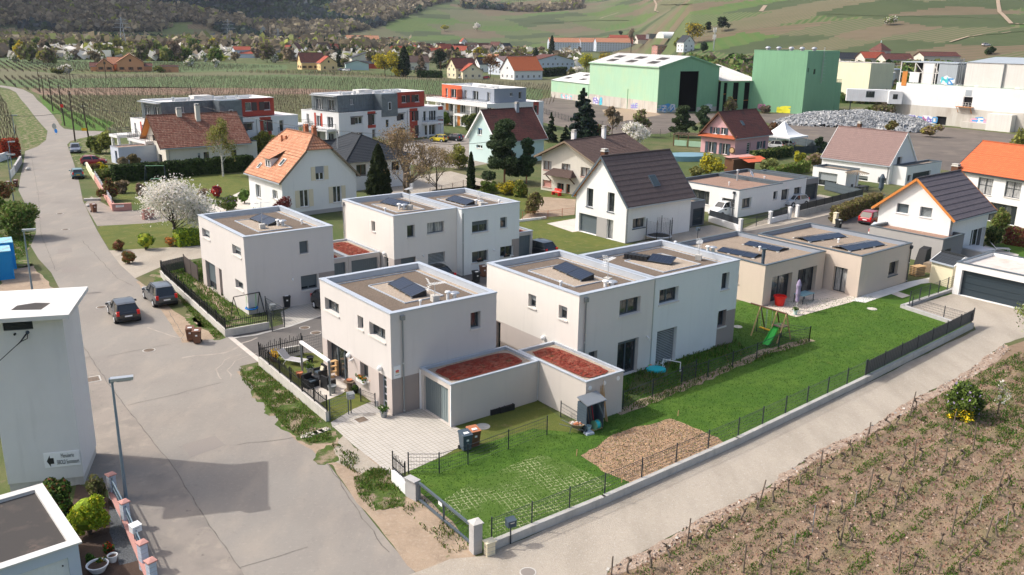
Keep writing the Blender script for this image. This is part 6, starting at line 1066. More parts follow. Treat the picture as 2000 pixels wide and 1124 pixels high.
k1=fh('w','x',608,136,13.5,8.5,4.2,9.2,.50,'yellowwall','t_maroon','x',fm='brown',shut='brown');k2=fh('w','x',639,137.5,9.5,9,4.0,7.6,.45,'yellowwall','t_red','y',fm='brown')
for k_ in(k1,k2):mg(k_,YH)
CH=B('farmhouse','cream house with dark red roof and lower red side gable at the vineyard edge','house',*G(900,154).xy,.5,15,8,3.6)
k1=fh('w','x',902,153,12,8.5,5.0,9.5,.62,'creamwall','t_maroon','x');k2=fh('w','x',920,154.5,10,7,3.8,7.2,.3,'creamwall','t_red','y')
for k_ in(k1,k2):mg(k_,CH)
fh('villa','white villa with large steep orange roof right of the cream house',1018,155,17,12,4.5,10.6,.62,'white','t_orange','x');fh('apartment_house','pale blue apartment house with balconies behind the steep orange roof',999,146,20,16,7,9.6,.6,'bluewhite','t_rose','x');fh('apartment_house','pale blue mansard house left of the green hall',1072,139,28,14,6.5,9.6,.55,'bluewhite','t_maroon','y')
fh('house','white house with red roof and lower wing far left of the yellow farmhouse',473,113,13,11,6,8.4,.5,'bluewhite','t_red');fh('house','low white wing with red roof joined to the far white house',494,113.5,18,9,3.2,5.2,.1,'bluewhite','t_red',wins=False)
fh('workshop','pale green workshop with grey roof beside the yellow tree',697,137,13,8,3.6,5.4,.25,'teal','t_dark','y',wins=False);fh('workshop','long low brick shed behind the yellow tree',722,134,16,8,3,4.2,.2,'redwall','t_dark','x',wins=False);fh('bungalow','dark roofed bungalow behind the pale green workshop',715,122,22,14,3,7,.3,'oldwhite','t_dark','y',wins=False)
fh('house','cream gabled house with salmon roof behind the bare trees right of the cream house',965,139,14,10,5,9.5,.62,'oldwhite','t_salmon','y');fh('house','stone coloured house behind the dark cypress',815,137,12,9,4.5,8,.4,'oldwhite','t_umber');fh('house','white gabled house just left of the salmon roof',942,141,8,7,4.5,8,.6,'white','t_dark')
fh('warehouse','long low flat warehouse with brown roof behind the blue apartment house',990,122,60,20,5.5,6.2,.25,'pinkwall','t_umber',wins=False)
MN=B('manor','white manor with slate blue mansard roof on the slope behind the mast','house',0,0,.4,9,9,8);bpy.data.objects.remove(MN.e)
k1=fh('manor','white manor with slate blue steep roof on the slope behind the mast',1338,104,8,7,6,9.8,.45,'white','t_dark','y',dist=560);fh('house','salmon flat topped villa left of the manor',1288,108,7,6,5,5.5,.4,'pinkwall','t_umber',dist=520)
for i,(px_,lb)in enumerate(((1105,'leftmost'),(1135,'second'),(1165,'third'),(1195,'rightmost'))):fh('terrace_house',lb+' of the long white terraces with salmon roofs behind the yellow trees',px_,101,26,10,6.5,9.5,.12,'bluewhite','t_salmon',dist=660+6*i)
fh('winery','big orange roofed winery hall beyond the green hall',1210,96,19,10,4,8.6,.1,'oldwhite','t_red',dist=700,wins=False);fh('winery','brown roofed hall right of the orange winery roof',1258,86,15,9,3,6.6,.3,'oldwhite','t_maroon',dist=720,wins=False);fh('winery','white walled shed in front of the vineyard slope',1147,87,9,6,3.6,4,.1,'white','t_maroon',dist=740,wins=False);fh('winery','long low red roof behind the winery hall',1212,81,20,6,3,5,.05,'white','t_red',dist=790,wins=False);fh('winery','dark flat block beside the white tunnel hall',1275,77,10,6,3.6,3.9,.3,'dgreywall','t_dark',dist=760,wins=False)
def tunnel(px,py,dist,L,r_,lab,yaw):
 P_=hit(px,py);g=T('tunnel_hall',lab,'hall',P_,yaw);k=MB();n=14
 A_=[(r_*cos(pi*i/n),r_*.75*sin(pi*i/n))for i in range(n+1)]
 for i in range(n):k.pg([(-L/2,*A_[i]),(L/2,*A_[i]),(L/2,*A_[i+1]),(-L/2,*A_[i+1])],M['coping']if 'white' not in lab else M['paint'])
 k.pg([(-L/2,*q)for q in A_],M['oclad']);k.pg([(L/2,*q)for q in A_][::-1],M['oclad']);k.bd('shell',g)
tunnel(1308,76,800,22,8,'white arched tunnel hall left of the yellow trees on the slope',.35);tunnel(667,100,640,30,7.5,'pale arched hall beyond the yellow farmhouse',-.1)
fh('hall','hall with pink roof and green front right of the pale arched hall',708,97,24,14,6,10,.3,'teal','t_salmon',dist=680,wins=False)
TR=B('turret','x','x',0,0,0,1,1,1);bpy.data.objects.remove(TR.e)
k1=fh('gate_tower','square medieval tower with pyramid tiled roof behind the cream warehouse',1716,124,5.2,5.2,4.4,4.5,.5,'oldwhite','t_maroon',dist=365,wins=False);[([bpy.data.objects.remove(g_)for g_ in list(c_.children)],bpy.data.objects.remove(c_))for c_ in list(k1.e.children)if c_.name.startswith('roof')]
k1.e.scale=(1,1,1);tf=k1.w/5.2;k=MB();cxy=(2.6,2.6,7.2);q=[(-.4,-.4,4.3),(5.6,-.4,4.3),(5.6,5.6,4.3),(-.4,5.6,4.3)];[k.pg([q[i],q[(i+1)%4],cxy],M['t_maroon'],[(0,0),(13,0),(6,10)])for i in range(4)];k.tb(cxy,(2.6,2.6,8),.2,.1,M['teal'],8);k.bd('roof',k1.e).scale=(tf,tf,tf);[wdw(k1,fc_,(a_*tf,(a_+.8)*tf,2.9*tf,3.9*tf),'c1','brown',sil=False,o=-.02)for fc_ in 'FL' for a_ in(1.0,3.4)]
for i,(px_,py_,w_,d_,h_,hr_,rf,lb)in enumerate(((1700,130,9,6,2.6,4.6,'t_red','orange roof in front of the square medieval tower'),(1655,130,10,6,2.6,4.6,'t_dark','dark roof left of the square medieval tower'),(1738,130,8,6,2.5,4.4,'t_maroon','dark red roof right of the square medieval tower'),(1752,129,9,5,2.2,4,'t_maroon','second dark red roof right of the medieval tower'),(1828,124,15,6,2.4,3.8,'t_maroon','long brown roof behind the white factory'))):fh('house',lb,px_,py_,w_,d_,h_,hr_,.2,'oldwhite',rf,dist=350+5*i,wins=False)
protos=[]
for i,(wl_,rf)in enumerate((('creamwall','t_maroon'),('white','t_red'),('oldwhite','t_umber'),('white','t_maroon'),('orangewall','t_red'),('white','t_dark'))):
 protos.append(fh('village_house','',700,100,11+i%3,8.5,5.2,10,.3,wl_,rf,gp='houses of the village beyond the fields'))
vh=[];rr=random.Random(4);nm=['cream house with maroon roof','white house with red roof','plastered house with umber roof','white house with maroon roof','apricot house with red roof','white house with slate roof']
for i in range(60):
 px_=rr.uniform(695,990)if i<46 else rr.uniform(560,700);py_=rr.uniform(72,96)if px_<830 else rr.uniform(76,104);D=21.4*FPX/(max(8,py_-66))if py_>92 else rr.uniform(780,1010);dr=ray(px_,py_);t=D/hypot(dr.x,dr.y);x,y=dr.x*t,dr.y*t
 if any(hypot(x-a,y-b_)<17 for a,b_ in vh)or terr(x,y)>4:continue
 vh.append((x,y));j=rr.randrange(6);pr=protos[j];src=pr.e
 o=copytree(src,(x,y,terr(x,y)-.2),rr.uniform(0,3.1),nm[j]+' in the village beyond the fields');s_=rr.uniform(.85,1.2);o.scale=(s_,s_,s_)
for p_ in protos:
 for c_ in list(p_.e.children):
  for g_ in list(c_.children):bpy.data.objects.remove(g_)
  bpy.data.objects.remove(c_)
 bpy.data.objects.remove(p_.e)
for px_,py_,rf,wl_,lb in((745,92,'t_red','white','bright red roofed house behind the arched hall'),(800,98,'t_red','white','small red roof between dark conifers'),(848,118,'t_red','oldwhite','red roofed house behind the tall cypress'),(938,108,'t_red','oldwhite','red roofed house above the blue apartment house'),(913,112,'t_umber','oldwhite','tan roofed house behind the blossom trees'),(1052,95,'t_red','oldwhite','small red roof among the bare trees at the foot of the slope')):fh('house',lb,px_,py_,14,10,4.5,9.5,.4,wl_,rf,wins=False)
# vehicles
M['glasscar']=mat('car glass',(.015,.02,.024),.05,spec=.8)
def car(name,label,pos,yaw,paint,L=4.25,W=1.8,H=1.48,hood=.92,kn='hatch',plate='paint',rails=False,cat='car',gp='cars'):
 """x = forward; origin on the ground under the centre"""
 pm=mat(label[:20]+' paint',paint,.28,spec=.5,coat=.8);t=T(name,label,cat,pos,yaw,gp);X=lambda u:(u-.5)*L;hw=W/2
 van=kn=='van'
 st=[(0,.86,.42,.78),(.015,.93,.34,.9),(.06,.97,.27,.98),(.2,1,.2,.98),(.5,1,.19,.95),(.68,1,.2,.93),(.76,.99,.2,hood),(.9,.95,.22,hood*.88),(.975,.86,.27,hood*.76),(1,.72,.38,hood*.66)]
 k=MB();rings=[]
 for u,f,zb,zt in st:
  zt*=H/1.48 if van else 1;w_=hw*f;x=X(u)
  rings.append([(x,-w_*.82,zb),(x,-w_,zb+.1),(x,-w_*1.0,zb+(zt-zb)*.55),(x,-w_*.955,zt-.03),(x,-w_*.86,zt+.015),(x,0,zt+.035),(x,w_*.86,zt+.015),(x,w_*.955,zt-.03),(x,w_,zb+(zt-zb)*.55),(x,w_,zb+.1),(x,w_*.82,zb)])
 for a,b in zip(rings,rings[1:]):
  for i in range(10):k.pg([a[i],b[i],b[i+1],a[i+1]],pm)
  k.pg([a[10],b[10],b[0],a[0]],M['black'])
 k.pg(rings[0],pm);k.pg(rings[-1][::-1],pm)
 if kn=='hatch':g0,g1,r0,r1=.02,.74,.13,.56
 elif kn=='van':g0,g1,r0,r1=.01,.80,.05,.60
 else:g0,g1,r0,r1=.1,.74,.24,.56
 zb=.94;base=[(X(g0),hw*.84),(X(g0+.1),hw*.93),(X(.45),hw*.94),(X(g1-.08),hw*.92),(X(g1),hw*.8)];top=[(X(r0),hw*.66),(X(r0+.07),hw*.71),(X(.42),hw*.73),(X(r1-.05),hw*.71),(X(r1),hw*.62)]
 zt=[H-.06,H-.02,H,H-.02,H-.07]
 for i in range(4):
  k.pg([(top[i][0],-top[i][1],zt[i]),(top[i+1][0],-top[i+1][1],zt[i+1]),(top[i+1][0],0,zt[i+1]+.03),(top[i][0],0,zt[i]+.03)],pm);k.pg([(top[i][0],0,zt[i]+.03),(top[i+1][0],0,zt[i+1]+.03),(top[i+1][0],top[i+1][1],zt[i+1]),(top[i][0],top[i][1],zt[i])],pm)
 for s_ in(-1,1):
  for i in(0,2,4):k.bm((base[i][0],s_*base[i][1],zb),(top[i][0],s_*top[i][1],zt[i]),.075,.05,pm)
  for i in range(4):k.bm((top[i][0],s_*top[i][1],zt[i]-.01),(top[i+1][0],s_*top[i+1][1],zt[i+1]-.01),.05,.04,pm)
 for x_ in(0,4):k.bm((top[x_][0],-top[x_][1],zt[x_]),(top[x_][0],top[x_][1],zt[x_]),.06,.05,pm)
 k.bd('body',t,smooth=False)
 g=MB();g.pg([(base[0][0],-base[0][1],zb),(base[0][0],base[0][1],zb),(top[0][0],top[0][1],zt[0]),(top[0][0],-top[0][1],zt[0])][::-1],M['glasscar']);g.bd('rear_window',t)
 g=MB();g.pg([(base[4][0],-base[4][1],zb-.03),(base[4][0],base[4][1],zb-.03),(top[4][0],top[4][1],zt[4]),(top[4][0],-top[4][1],zt[4])],M['glasscar']);g.bd('windscreen',t)
 for s_ in(-1,1):
  g=MB();[g.pg([(base[i][0],s_*base[i][1],zb-.02),(base[i+1][0],s_*base[i+1][1],zb-.02),(top[i+1][0],s_*top[i+1][1],zt[i+1]),(top[i][0],s_*top[i][1],zt[i])],M['glasscar']if not(van and i<2)else pm)for i in range(4)];g.bd('side_window',t)
  for xw in(.175,.80):
   x=X(xw);wv=MB();wv.tb((x,s_*(hw-.2),.32),(x,s_*(hw+.012),.32),.32,.32,M['rubber'],20);wo=wv.bd('wheel',t);rm=MB();rm.tb((x,s_*(hw+.005),.32),(x,s_*(hw+.02),.32),.2,.19,M['steel'],16);[rm.bm((x,s_*(hw+.022),.32),(x+.2*cos(a),s_*(hw+.022),.32+.2*sin(a)),.03,.03,M['paint'])for a in np.arange(0,6.28,1.2566)];rm.bd('rim',wo)
  ar=MB()
  for xw in(.175,.80):x=X(xw);ar.tb((x,s_*(hw-.3),.33),(x,s_*(hw+.004),.33),.37,.37,M['black'],20)
  ar.bd('wheel_arch',t)
  m_=MB();m_.obox((X(.69),s_*(hw+.1),.98),(.07,0,0),(0,.1,0),(0,0,.07),pm if kn!='van' else M['black']);m_.bd('mirror',t)
  tl=MB();tl.obox((X(.0)+.05,s_*hw*.78,.83 if kn!='hatch' else .88),(.06,0,0),(0,.1,0),(0,0,.14 if kn!='hatch' else .17),M['red']);tl.bd('tail_light',t)
  hl=MB();hl.obox((X(.965),s_*hw*.68,hood*.76-.02),(.09,0,0),(0,.16,0),(0,0,.07),M['coping']);hl.bd('headlight',t)
  dl=MB();[dl.bm((X(u),s_*(hw+.002),.35),(X(u),s_*(hw*.965),.93),.012,.012,M['black'])for u in(.3,.5,.7)];dl.bd('door_gap',t)
  if rails:q=MB();q.bm((X(r0+.05),s_*hw*.66,H+.04),(X(r1),s_*hw*.66,H+.03),.03,.04,M['anth']);q.bd('roof_rail',t)
 p=MB();p.box(X(0)-.015,-.26,.60,X(0)+.01,.26,.71,M['paint']if plate!='yellow' else M['yellow']);p.bd('licence_plate',t);p=MB();p.box(X(1)-.01,-.26,.40,X(1)+.012,.26,.51,M['paint']);p.bd('licence_plate',t)
 b=MB();b.box(X(0)-.035,-hw*.78,.3,X(0)+.1,hw*.78,.5,M['black']);b.box(X(1)-.05,-hw*.6,.26,X(1)+.02,hw*.6,.40,M['black']);b.bd('bumper',t);return t
def carpx(px0,px1):a=G(*px0);b=G(*px1);d=b-a;return(a+b)/2,atan2(d.y,d.x)
P_,yw=carpx((254,635),(232,603));car('car','black hatchback driving up the street',P_,yw,(.008,.009,.012),4.35,1.84,1.5,kn='hatch')
P_,yw=carpx((331,604),(296,573));car('car','dark grey crossover parked on the verge beside the white kerb wall',P_,yw,(.055,.062,.07),4.4,1.86,1.62,hood=.98,rails=True)
P_,yw=carpx((618,590),(665,578));P_=G(628,597);car('car','black estate car parked behind the nearest cube house, mostly hidden',G(608,600)+Vc((1.95,-1.0,0)),YW-pi/2,(.006,.006,.007),4.6,1.82,1.5)
P_,yw=carpx((155,354),(149,340));car('car','teal hatchback with a yellow plate parked at the kerb up the street',P_,yw,(.05,.17,.19),4.0,1.68,1.42,plate='yellow')
P_,yw=carpx((143,294),(144,304));car('car','blue grey compact car facing down the street near the junction',P_+Vc((0,.8,0)),yw,(.11,.13,.18),4.1,1.75,1.55)
P_,yw=carpx((160,326),(200,318));car('car','red hatchback parked half behind shrubs on the left house drive',P_+Vc((.3,0,0)),.45,(.35,.008,.025),3.9,1.7,1.5)
P_=G(1412,421);car('van','white van parked in front of the long white bungalow',P_,YW+pi+.0,(.78,.78,.78),4.2,1.8,1.8,kn='van',cat='van')
P_=G(1551,402);car('car','silver hatchback parked at the long white bungalow entrance',P_,YW+pi-.1,(.5,.52,.54),4.0,1.72,1.5)
P_=G(1703,441);car('car','red crossover parked behind the house with orange boards',P_+Vc((.6,1.6,0)),YW+.1,(.33,.006,.02),4.2,1.8,1.6);P_=G(1692,458);car('car','white car behind the grey flat annex',P_+Vc((1.2,-.5,0)),YW+.35,(.75,.77,.76),4.2,1.75,1.5)
P_=G(857,277);car('car','yellow hatchback near the right apartment block',P_,2.6,(.75,.6,.05),3.8,1.65,1.5);P_=G(875,276);car('car','dark car beside the yellow hatchback',P_+Vc((1,1,0)),2.6,(.02,.025,.03),4.2,1.7,1.45)
P_=G(878,540);car('car','black car between the cube houses behind the nearest roof',P_+Vc((-1.3,-1.2,0)),2.3,(.008,.009,.01),4.4,1.8,1.45,kn='sedan');P_=G(1040,487);car('car','dark car behind the back cube garage',P_+Vc((.4,-2.2,0)),2.3,(.015,.016,.018),4.4,1.8,1.6)
P_=G(1512,290);car('car','white crossover under the white party tent',P_,2.45,(.72,.72,.7),4.2,1.78,1.65,hood=.98);P_=G(1529,287.5);car('car','beige car under the party tent behind the white crossover',P_,2.6,(.45,.43,.36),4.5,1.75,1.45)
for i,(px_,py_,c_,lb)in enumerate(((664,138.5,(.3,.32,.34),'grey car left in the row beside the yellow farmhouse'),(671,138.8,(.55,.57,.6),'silver car second in the row beside the yellow farmhouse'),(678,139.5,(.7,.7,.7),'white car third in the row beside the yellow farmhouse'),(948,154,(.5,.01,.01),'small red car right of the cream farmhouse'),(903,154.5,(.6,.62,.62),'silver car in front of the cream farmhouse'))):car('car',lb,G(px_,py_),2+.4*i,c_)
dr=ray(1932,51);t_=545/hypot(dr.x,dr.y);x_,y_=dr.x*t_,dr.y*t_;car('car','small white car on the hillside track among the vines',(x_,y_,terr(x_,y_)+.2),.1,(.75,.75,.75))
# street furniture
def lamp(px,ptop,lab,h=None,out=1.1,dirv=(.93,.36)):
 P_=G(*px);h=h or HT(*ptop,P_);t=T('street_lamp',lab,'street lamp',P_,0,'street lamps along the street');k=MB();k.path([(0,0,0),(0,0,h*.18),(0,0,h-.05)],[.09,.075,.05],M['gpipe2'],12);k.bd('pole',t);d=Vc((*dirv,0)).normalized();s_=Vc((-d.y,d.x,0));hd=MB()
 hd.obox(d*.42+Vc((0,0,h+.04)),d*.48,s_*.15,Vc((0,0,.075)),M['steel']);hd.obox(d*.5+Vc((0,0,h-.05)),d*.3,s_*.11,Vc((0,0,.03)),M['curtain']);hd.obox(d*-.02+Vc((0,0,h)),d*.1,s_*.1,Vc((0,0,.1)),M['gpipe2']);hd.bd('lamp_head',t)
M['gpipe2']=mat('blue grey lamp pole',(.2,.26,.3),.5,metal=.2)
lamp((247,977),(222,743),'blue grey street lamp beside the front garden wall, the nearest one');lamp((63,567),(45,451),'street lamp behind the white tower near the blue containers');lamp((27,393),(19,303),'street lamp beside the brown bin, third up the street');lamp((29,262),(24,226),'small distant street lamp at the vineyard on the left');lamp((24,330),(11,278),'street lamp beside the red hedge')
def pole(px,ptop,lab,lean=0,sign=None):
 P_=G(*px);h=HT(*ptop,P_);t=T('utility_pole',lab,'utility pole',P_,0,'wooden utility poles');k=MB();k.tb((0,0,0),(lean,0,h),.16,.11,M['bark'],8);k.bd('shaft',t);k=MB();k.bm((lean-.3,0,h-.4),(lean+.3,0,h-.4),.08,.08,M['steel']);k.bd('crossarm',t)
 if sign:k=MB();q=sign;k.box(-1.1 if q=='y' else-.35,-.24,h*.44,-.2 if q=='y' else .35,-.19,h*.44+(.5 if q=='y' else .7),M['yellow']if q=='y' else M['red']);k.bd('sign',t)
 return P_,h
pl=[]
for i,(a,b,lb,ln,sg_)in enumerate((((178,297),(168,203),'leaning pole with a yellow sign at the side road',-.5,'y'),((147,277),(144,178),'tall pole on the grass point between the roads',0,None),((126.5,246),(116,164),'pole with a round red sign by the road bend',-.3,'r'),((103.5,218),(97,152),'fourth pole going up the vineyard road',0,None),((86.5,195),(80,148),'fifth pole going up the vineyard road',0,None),((78.5,181),(73,140),'sixth pole going up the vineyard road',0,None),((139,173),(137,140),'lone pole in the vineyard beyond the road',0,None),((207,155),(205,113),'pole in front of the apricot farmhouse',0,None),((375,200),(374,167),'thin pole behind the left apartment block',0,None))):pl.append(pole(a,b,lb,ln,sg_))
wr=T('overhead_cable','black cable strung across the street and houses from the leaning pole','cable',(0,0,0));k=MB()
def sag(a,b,s_=1.0,n=14):return[a+(b-a)*i/n-Vc((0,0,s_*4*(i/n)*(1-i/n)))for i in range(n+1)]
A_=pl[0][0]+Vc((-.5,0,pl[0][1]-.6));Bq=G(398,209,8.4);C_=G(745,262,8.2);k.path(sag(A_,Bq),[.03]*15,M['black'],4);k.path(sag(Bq,C_,.8),[.03]*15,M['black'],4);k.path(sag(C_,G(980,273,7)),[.03]*15,M['black'],4);k.path(sag(A_,G(-30,220,8.5)),[.03]*15,M['black'],4);k.bd('cable',wr)
def pylon(px,py,top,lab):
 P_=G(px,py);h=HT(px,top,P_);t=T('pylon',lab,'pylon',P_,.3,'electricity pylons');k=MB();w0=h*.09
 L_=lambda z:w0*(1-z/h)+.25
 for sx in(-1,1):
  for sy in(-1,1):k.bm((sx*L_(0),sy*L_(0),0),(sx*L_(h),sy*L_(h),h),.22,.22,M['steel'])
 n=9
 for i in range(n):
  z0,z1=h*i/n,h*(i+1)/n
  for s_ in(-1,1):k.bm((-L_(z0),s_*L_(z0),z0),(L_(z1),s_*L_(z1),z1),.12,.12,M['steel']);k.bm((s_*L_(z0),-L_(z0),z0),(s_*L_(z1),L_(z1),z1),.12,.12,M['steel'])
 k.bd('tower',t);k=MB()
 for z_,w_ in((h*.72,7),(h*.83,5.5),(h*.93,4)):k.bm((-w_,0,z_),(w_,0,z_),.25,.25,M['steel']);k.bm((-w_,0,z_),(0,0,z_+1.6),.12,.12,M['steel']);k.bm((w_,0,z_),(0,0,z_+1.6),.12,.12,M['steel'])
 k.bd('crossarm',t)
pylon(243,106,34,'lattice pylon behind the apricot farmhouse');pylon(449,101,38,'lattice pylon left of the far white house');pylon(545,97,56,'lattice pylon above the blossom trees left of the yellow farmhouse')
def rsign(px,top,lab,shape,m):
 P_=G(*px);h=HT(*top,P_);t=T('road_sign',lab,'road sign',P_,-.4,'road signs on the junction island');k=MB();k.tb((0,0,0),(0,0,h),.05,.05,M['steel'],8);k.bd('post',t);k=MB();k.tb((0,-.06,h),(0,-.1,h),shape,shape,M[m],20);k.bd('disc',t)
rsign((111,265),(111,256),'blue round sign on the grassy island',.42,'blue');rsign((108.5,262),(108,247),'round traffic mirror above the blue sign',.62,'gpipe')
def bin_(px,yaw,lab,m,lid=None):
 P_=G(*px)if len(px)==2 else Vc(px);t=T('wheelie_bin',lab,'bin',P_,yaw,'wheelie bins');k=MB();w0,w1=.22,.28
 q0=[(-w0,-.24,.08),(w0,-.24,.08),(w0,.24,.08),(-w0,.24,.08)];q1=[(-w1,-.33,.98),(w1,-.33,.98),(w1,.33,.98),(-w1,.33,.98)]
 for i in range(4):k.pg([q0[i],q0[(i+1)%4],q1[(i+1)%4],q1[i]],M[m])
 k.pg(q0[::-1],M[m]);k.box(-w1-.01,-.34,.93,w1+.01,.34,.98,M[m]);k.bd('tub',t);k=MB();k.pg([(-.3,-.36,.985),(.3,-.36,.985),(.29,.34,1.07),(-.29,.34,1.07)],M[lid or m]);k.box(-.3,-.36,.97,.3,.36,.985,M[lid or m]);k.pg([(-.3,-.36,.985),(-.29,.34,1.07),(-.3,.36,.985)],M[lid or m]);k.pg([(.3,-.36,.985),(.3,.36,.985),(.29,.34,1.07)],M[lid or m]);k.pg([(-.3,.36,.985),(-.29,.34,1.07),(.29,.34,1.07),(.3,.36,.985)],M[lid or m]);k.tb((-.25,.4,.98),(.25,.4,.98),.02,.02,M[m],6);lo_=k.bd('lid',t);k=MB();k.box(-.14,-.2,1.01,.14,.0,1.045,M['paint']);k.bd('sticker',lo_)
 for s_ in(-1,1):k=MB();k.tb((s_*.22,.26,.11),(s_*.28,.26,.11),.11,.11,M['rubber'],12);k.bd('wheel',t)
 k=MB();k.box(-.07,-.305,.62,.07,-.285,.8,M['paint']);k.bd('logo',t)
bin_((373,666),.25,'left of two brown bins on the earth verge','bin');bin_((386,671),.2,'right of two brown bins on the earth verge','bin');bin_((560,601),.5,'black bin against the street-side cube house','binb');bin_((909,879),.5,'dark grey bin at the edge of the paver driveway','dblue');bin_((925,871),.5,'brown bin behind the dark grey one on the driveway edge','bin','terra')
bin_((184,415),.9,'brown bin at the kerb left of the pink wall','bin');bin_((32,366),.3,'brown bin by the third street lamp','bin');bin_((18,369),.3,'grey brown bin left of the third street lamp bin','bin');bin_((930,552),.5,'black bin behind the wire panel between the cube houses','binb');bin_((944,541),.5,'brown bin behind the wire panel between the cube houses','bin');bin_((1637,446),.5,'black topped bin behind the beige gate pillar','binb')
# walls and fences
def wrn(name,lab,pts,h,m='concrete',th=.2,cap=None,hs=None,gp=None,cat='wall',world=False,capw=.04):
 t=T(name,lab,cat,(0,0,0),0,gp);k=MB();c=MB();P_=[G(*p)if not world else Vc(p)for p in pts]
 for i in range(len(P_)-1):
  a,b=P_[i],P_[i+1];d=(b-a).normalized();n=Vc((-d.y,d.x,0))*th/2;z=Vc((0,0,h));a2=a-d*(th/2 if i else 0);e=b
  q=[a2+n,a2-n,e-n,e+n]
  for j in range(4):k.pg([q[j],q[(j+1)%4],q[(j+1)%4]+z,q[j]+z],M[m])
  k.pg([v+z for v in q],M[m])
  if cap:nn=n*(1+capw*2/th*2);q=[a2+nn,a2-nn,e-nn,e+nn];z2=Vc((0,0,.05+.002*i));[c.pg([q[j]+z,q[(j+1)%4]+z,q[(j+1)%4]+z+z2,q[j]+z+z2],M[cap])for j in range(4)];c.pg([v+z+z2 for v in q],M[cap])
 k.bd('base',t)
 if cap:c.bd('cap',t)
 return t,P_
def pointsalong(P_,step):
 out=[]
 for i in range(len(P_)-1):
  L=(P_[i+1]-P_[i]).length;n=max(1,round(L/step))
  for j in range(n):out.append((P_[i]+(P_[i+1]-P_[i])*j/n,P_[i]+(P_[i+1]-P_[i])*(j+1)/n,j))
 return out
def fnc(lab,pts,kn='mesh',h=1.2,z=0,step=2.5,m='anth',world=False,gp=None,name='fence',posts=True,lastpost=True):
 P_=[G(*p)if not world else Vc(p)for p in pts];t=T(name,lab,'fence',(0,0,0),0,gp);sg_=pointsalong(P_,step);zz=Vc((0,0,z));mm=M[m]
 for a,b,j in sg_:
  d=(b-a);L=d.length;d=d.normalized();a=a+zz;b=b+zz
  if posts:k=MB();k.bm(a,a+Vc((0,0,h+.08)),.06,.06,mm);k.bd('post',t)
  k=MB()
  if kn=='mesh':
   for v in np.arange(.08,h,.2):k.bm(a+Vc((0,0,v)),b+Vc((0,0,v)),.012,.012,mm)
   n=int(L/.13)
   for i in range(1,n):q=a+(b-a)*i/n;k.bm(q+Vc((0,0,.04)),q+Vc((0,0,h)),.006,.006,mm)
   k.bm(a+Vc((0,0,h-.02)),b+Vc((0,0,h-.02)),.02,.02,mm)
  elif kn=='picket':
   for v in(.15,h*.72):k.bm(a+Vc((0,0,v)),b+Vc((0,0,v)),.035,.045,mm)
   n=int(L/.14)
   for i in range(1,n):q=a+(b-a)*i/n;hh=h*random.uniform(.82,1.08);k.bm(q+Vc((0,0,.05)),q+Vc((d.x*random.uniform(-.03,.03),d.y*random.uniform(-.03,.03),hh)),.028,.028,mm)
  elif kn=='slat':
   nrows=int(h/.105)
   for v in range(nrows):k.bm(a+Vc((0,0,.06+v*.105)),b+Vc((0,0,.06+v*.105)),.015,.09,mm)
   n=int(L/.24)
   for i in range(1,n):q=a+(b-a)*i/n;k.bm(q+Vc((0,0,.02)),q+Vc((0,0,h)),.03,.02,mm)
  elif kn=='solid':
   k.bm(a+Vc((0,0,h/2)),b+Vc((0,0,h/2)),.02,h*.96,mm)
   for v in(.1,h*.5,h*.9):k.bm(a+Vc((0,0,v)),b+Vc((0,0,v)),.03,.02,M['black'])
  elif kn=='white':
   for v in(.15,h*.75):k.bm(a+Vc((0,0,v)),b+Vc((0,0,v)),.04,.07,M['paint'])
   n=int(L/.16)
   for i in range(1,n):q=a+(b-a)*i/n;k.bm(q+Vc((0,0,.05)),q+Vc((0,0,h)),.03,.09,M['paint'])
  elif kn=='rail':
   for v in(h*.45,h*.92):k.bm(a+Vc((0,0,v)),b+Vc((0,0,v)),.05,.05,mm)
   n=int(L/.12)
   for i in range(1,n):q=a+(b-a)*i/n;k.bm(q+Vc((0,0,.05)),q+Vc((0,0,h*.92)),.018,.018,mm)
  k.bd('panel',t)
 if lastpost and posts:k=MB();b=P_[-1]+zz;k.bm(b,b+Vc((0,0,h+.08)),.06,.06,mm);k.bd('post',t)
 return t
GF='fences of the new houses'
wrn('kerb_wall','long low concrete wall between the green lawn and the gravel lane',[(952,1077),(1180,983),(1440,868),(1700,742),(1898,641)],.42,'concrete',.24)
fnc('low wire mesh fence with dark posts on the long concrete wall',[(960,1070),(1180,979),(1440,864),(1688,745)],'mesh',1.0,.42,2.45);fnc('dark slatted panel fence at the far end of the long concrete wall',[(1690,744),(1898,637)],'slat',1.0,.42,2.5)
wrn('kerb_wall','low pale wall bordering the gravel turning place by the double garage',[(1858,633),(1763,602),(1870,566)],.28,'block',.3);fnc('thin wire fence on the low wall by the double garage',[(1775,601),(1866,566)],'mesh',1.1,.28,1.9);fnc('two-post wire fence along the lawn corner by the gravel turning place',[(1780,606),(1842,625),(1895,640)],'mesh',1.0,.1,3)
fnc('wire mesh fence with dark posts between dry lawn and green lawn',[(798,925),(858,925),(914,908),(993,878),(1068,850)],'mesh',1.1,0,5);fnc('wire mesh fence along the hedge strip behind the joined cube houses',[(1216,800),(1274,776),(1331,752),(1382,737),(1430,719),(1477,702),(1520,682),(1580,668)],'mesh',1.15,0,9)
fnc('short wire fence between the two back gardens',[(1330,752),(1358,738)],'mesh',1.2,0,9);fnc('wire fence around the swing garden end',[(1477,648),(1525,660),(1580,668)],'mesh',1.1,0,5);fnc('low wire fence beside the nearest garage cabinet',[(1095,815),(1132,838)],'mesh',.95,0,3);fnc('short wire panel between the joined cube gardens',[(1272,716),(1279,708)],'mesh',1.5,0,3)
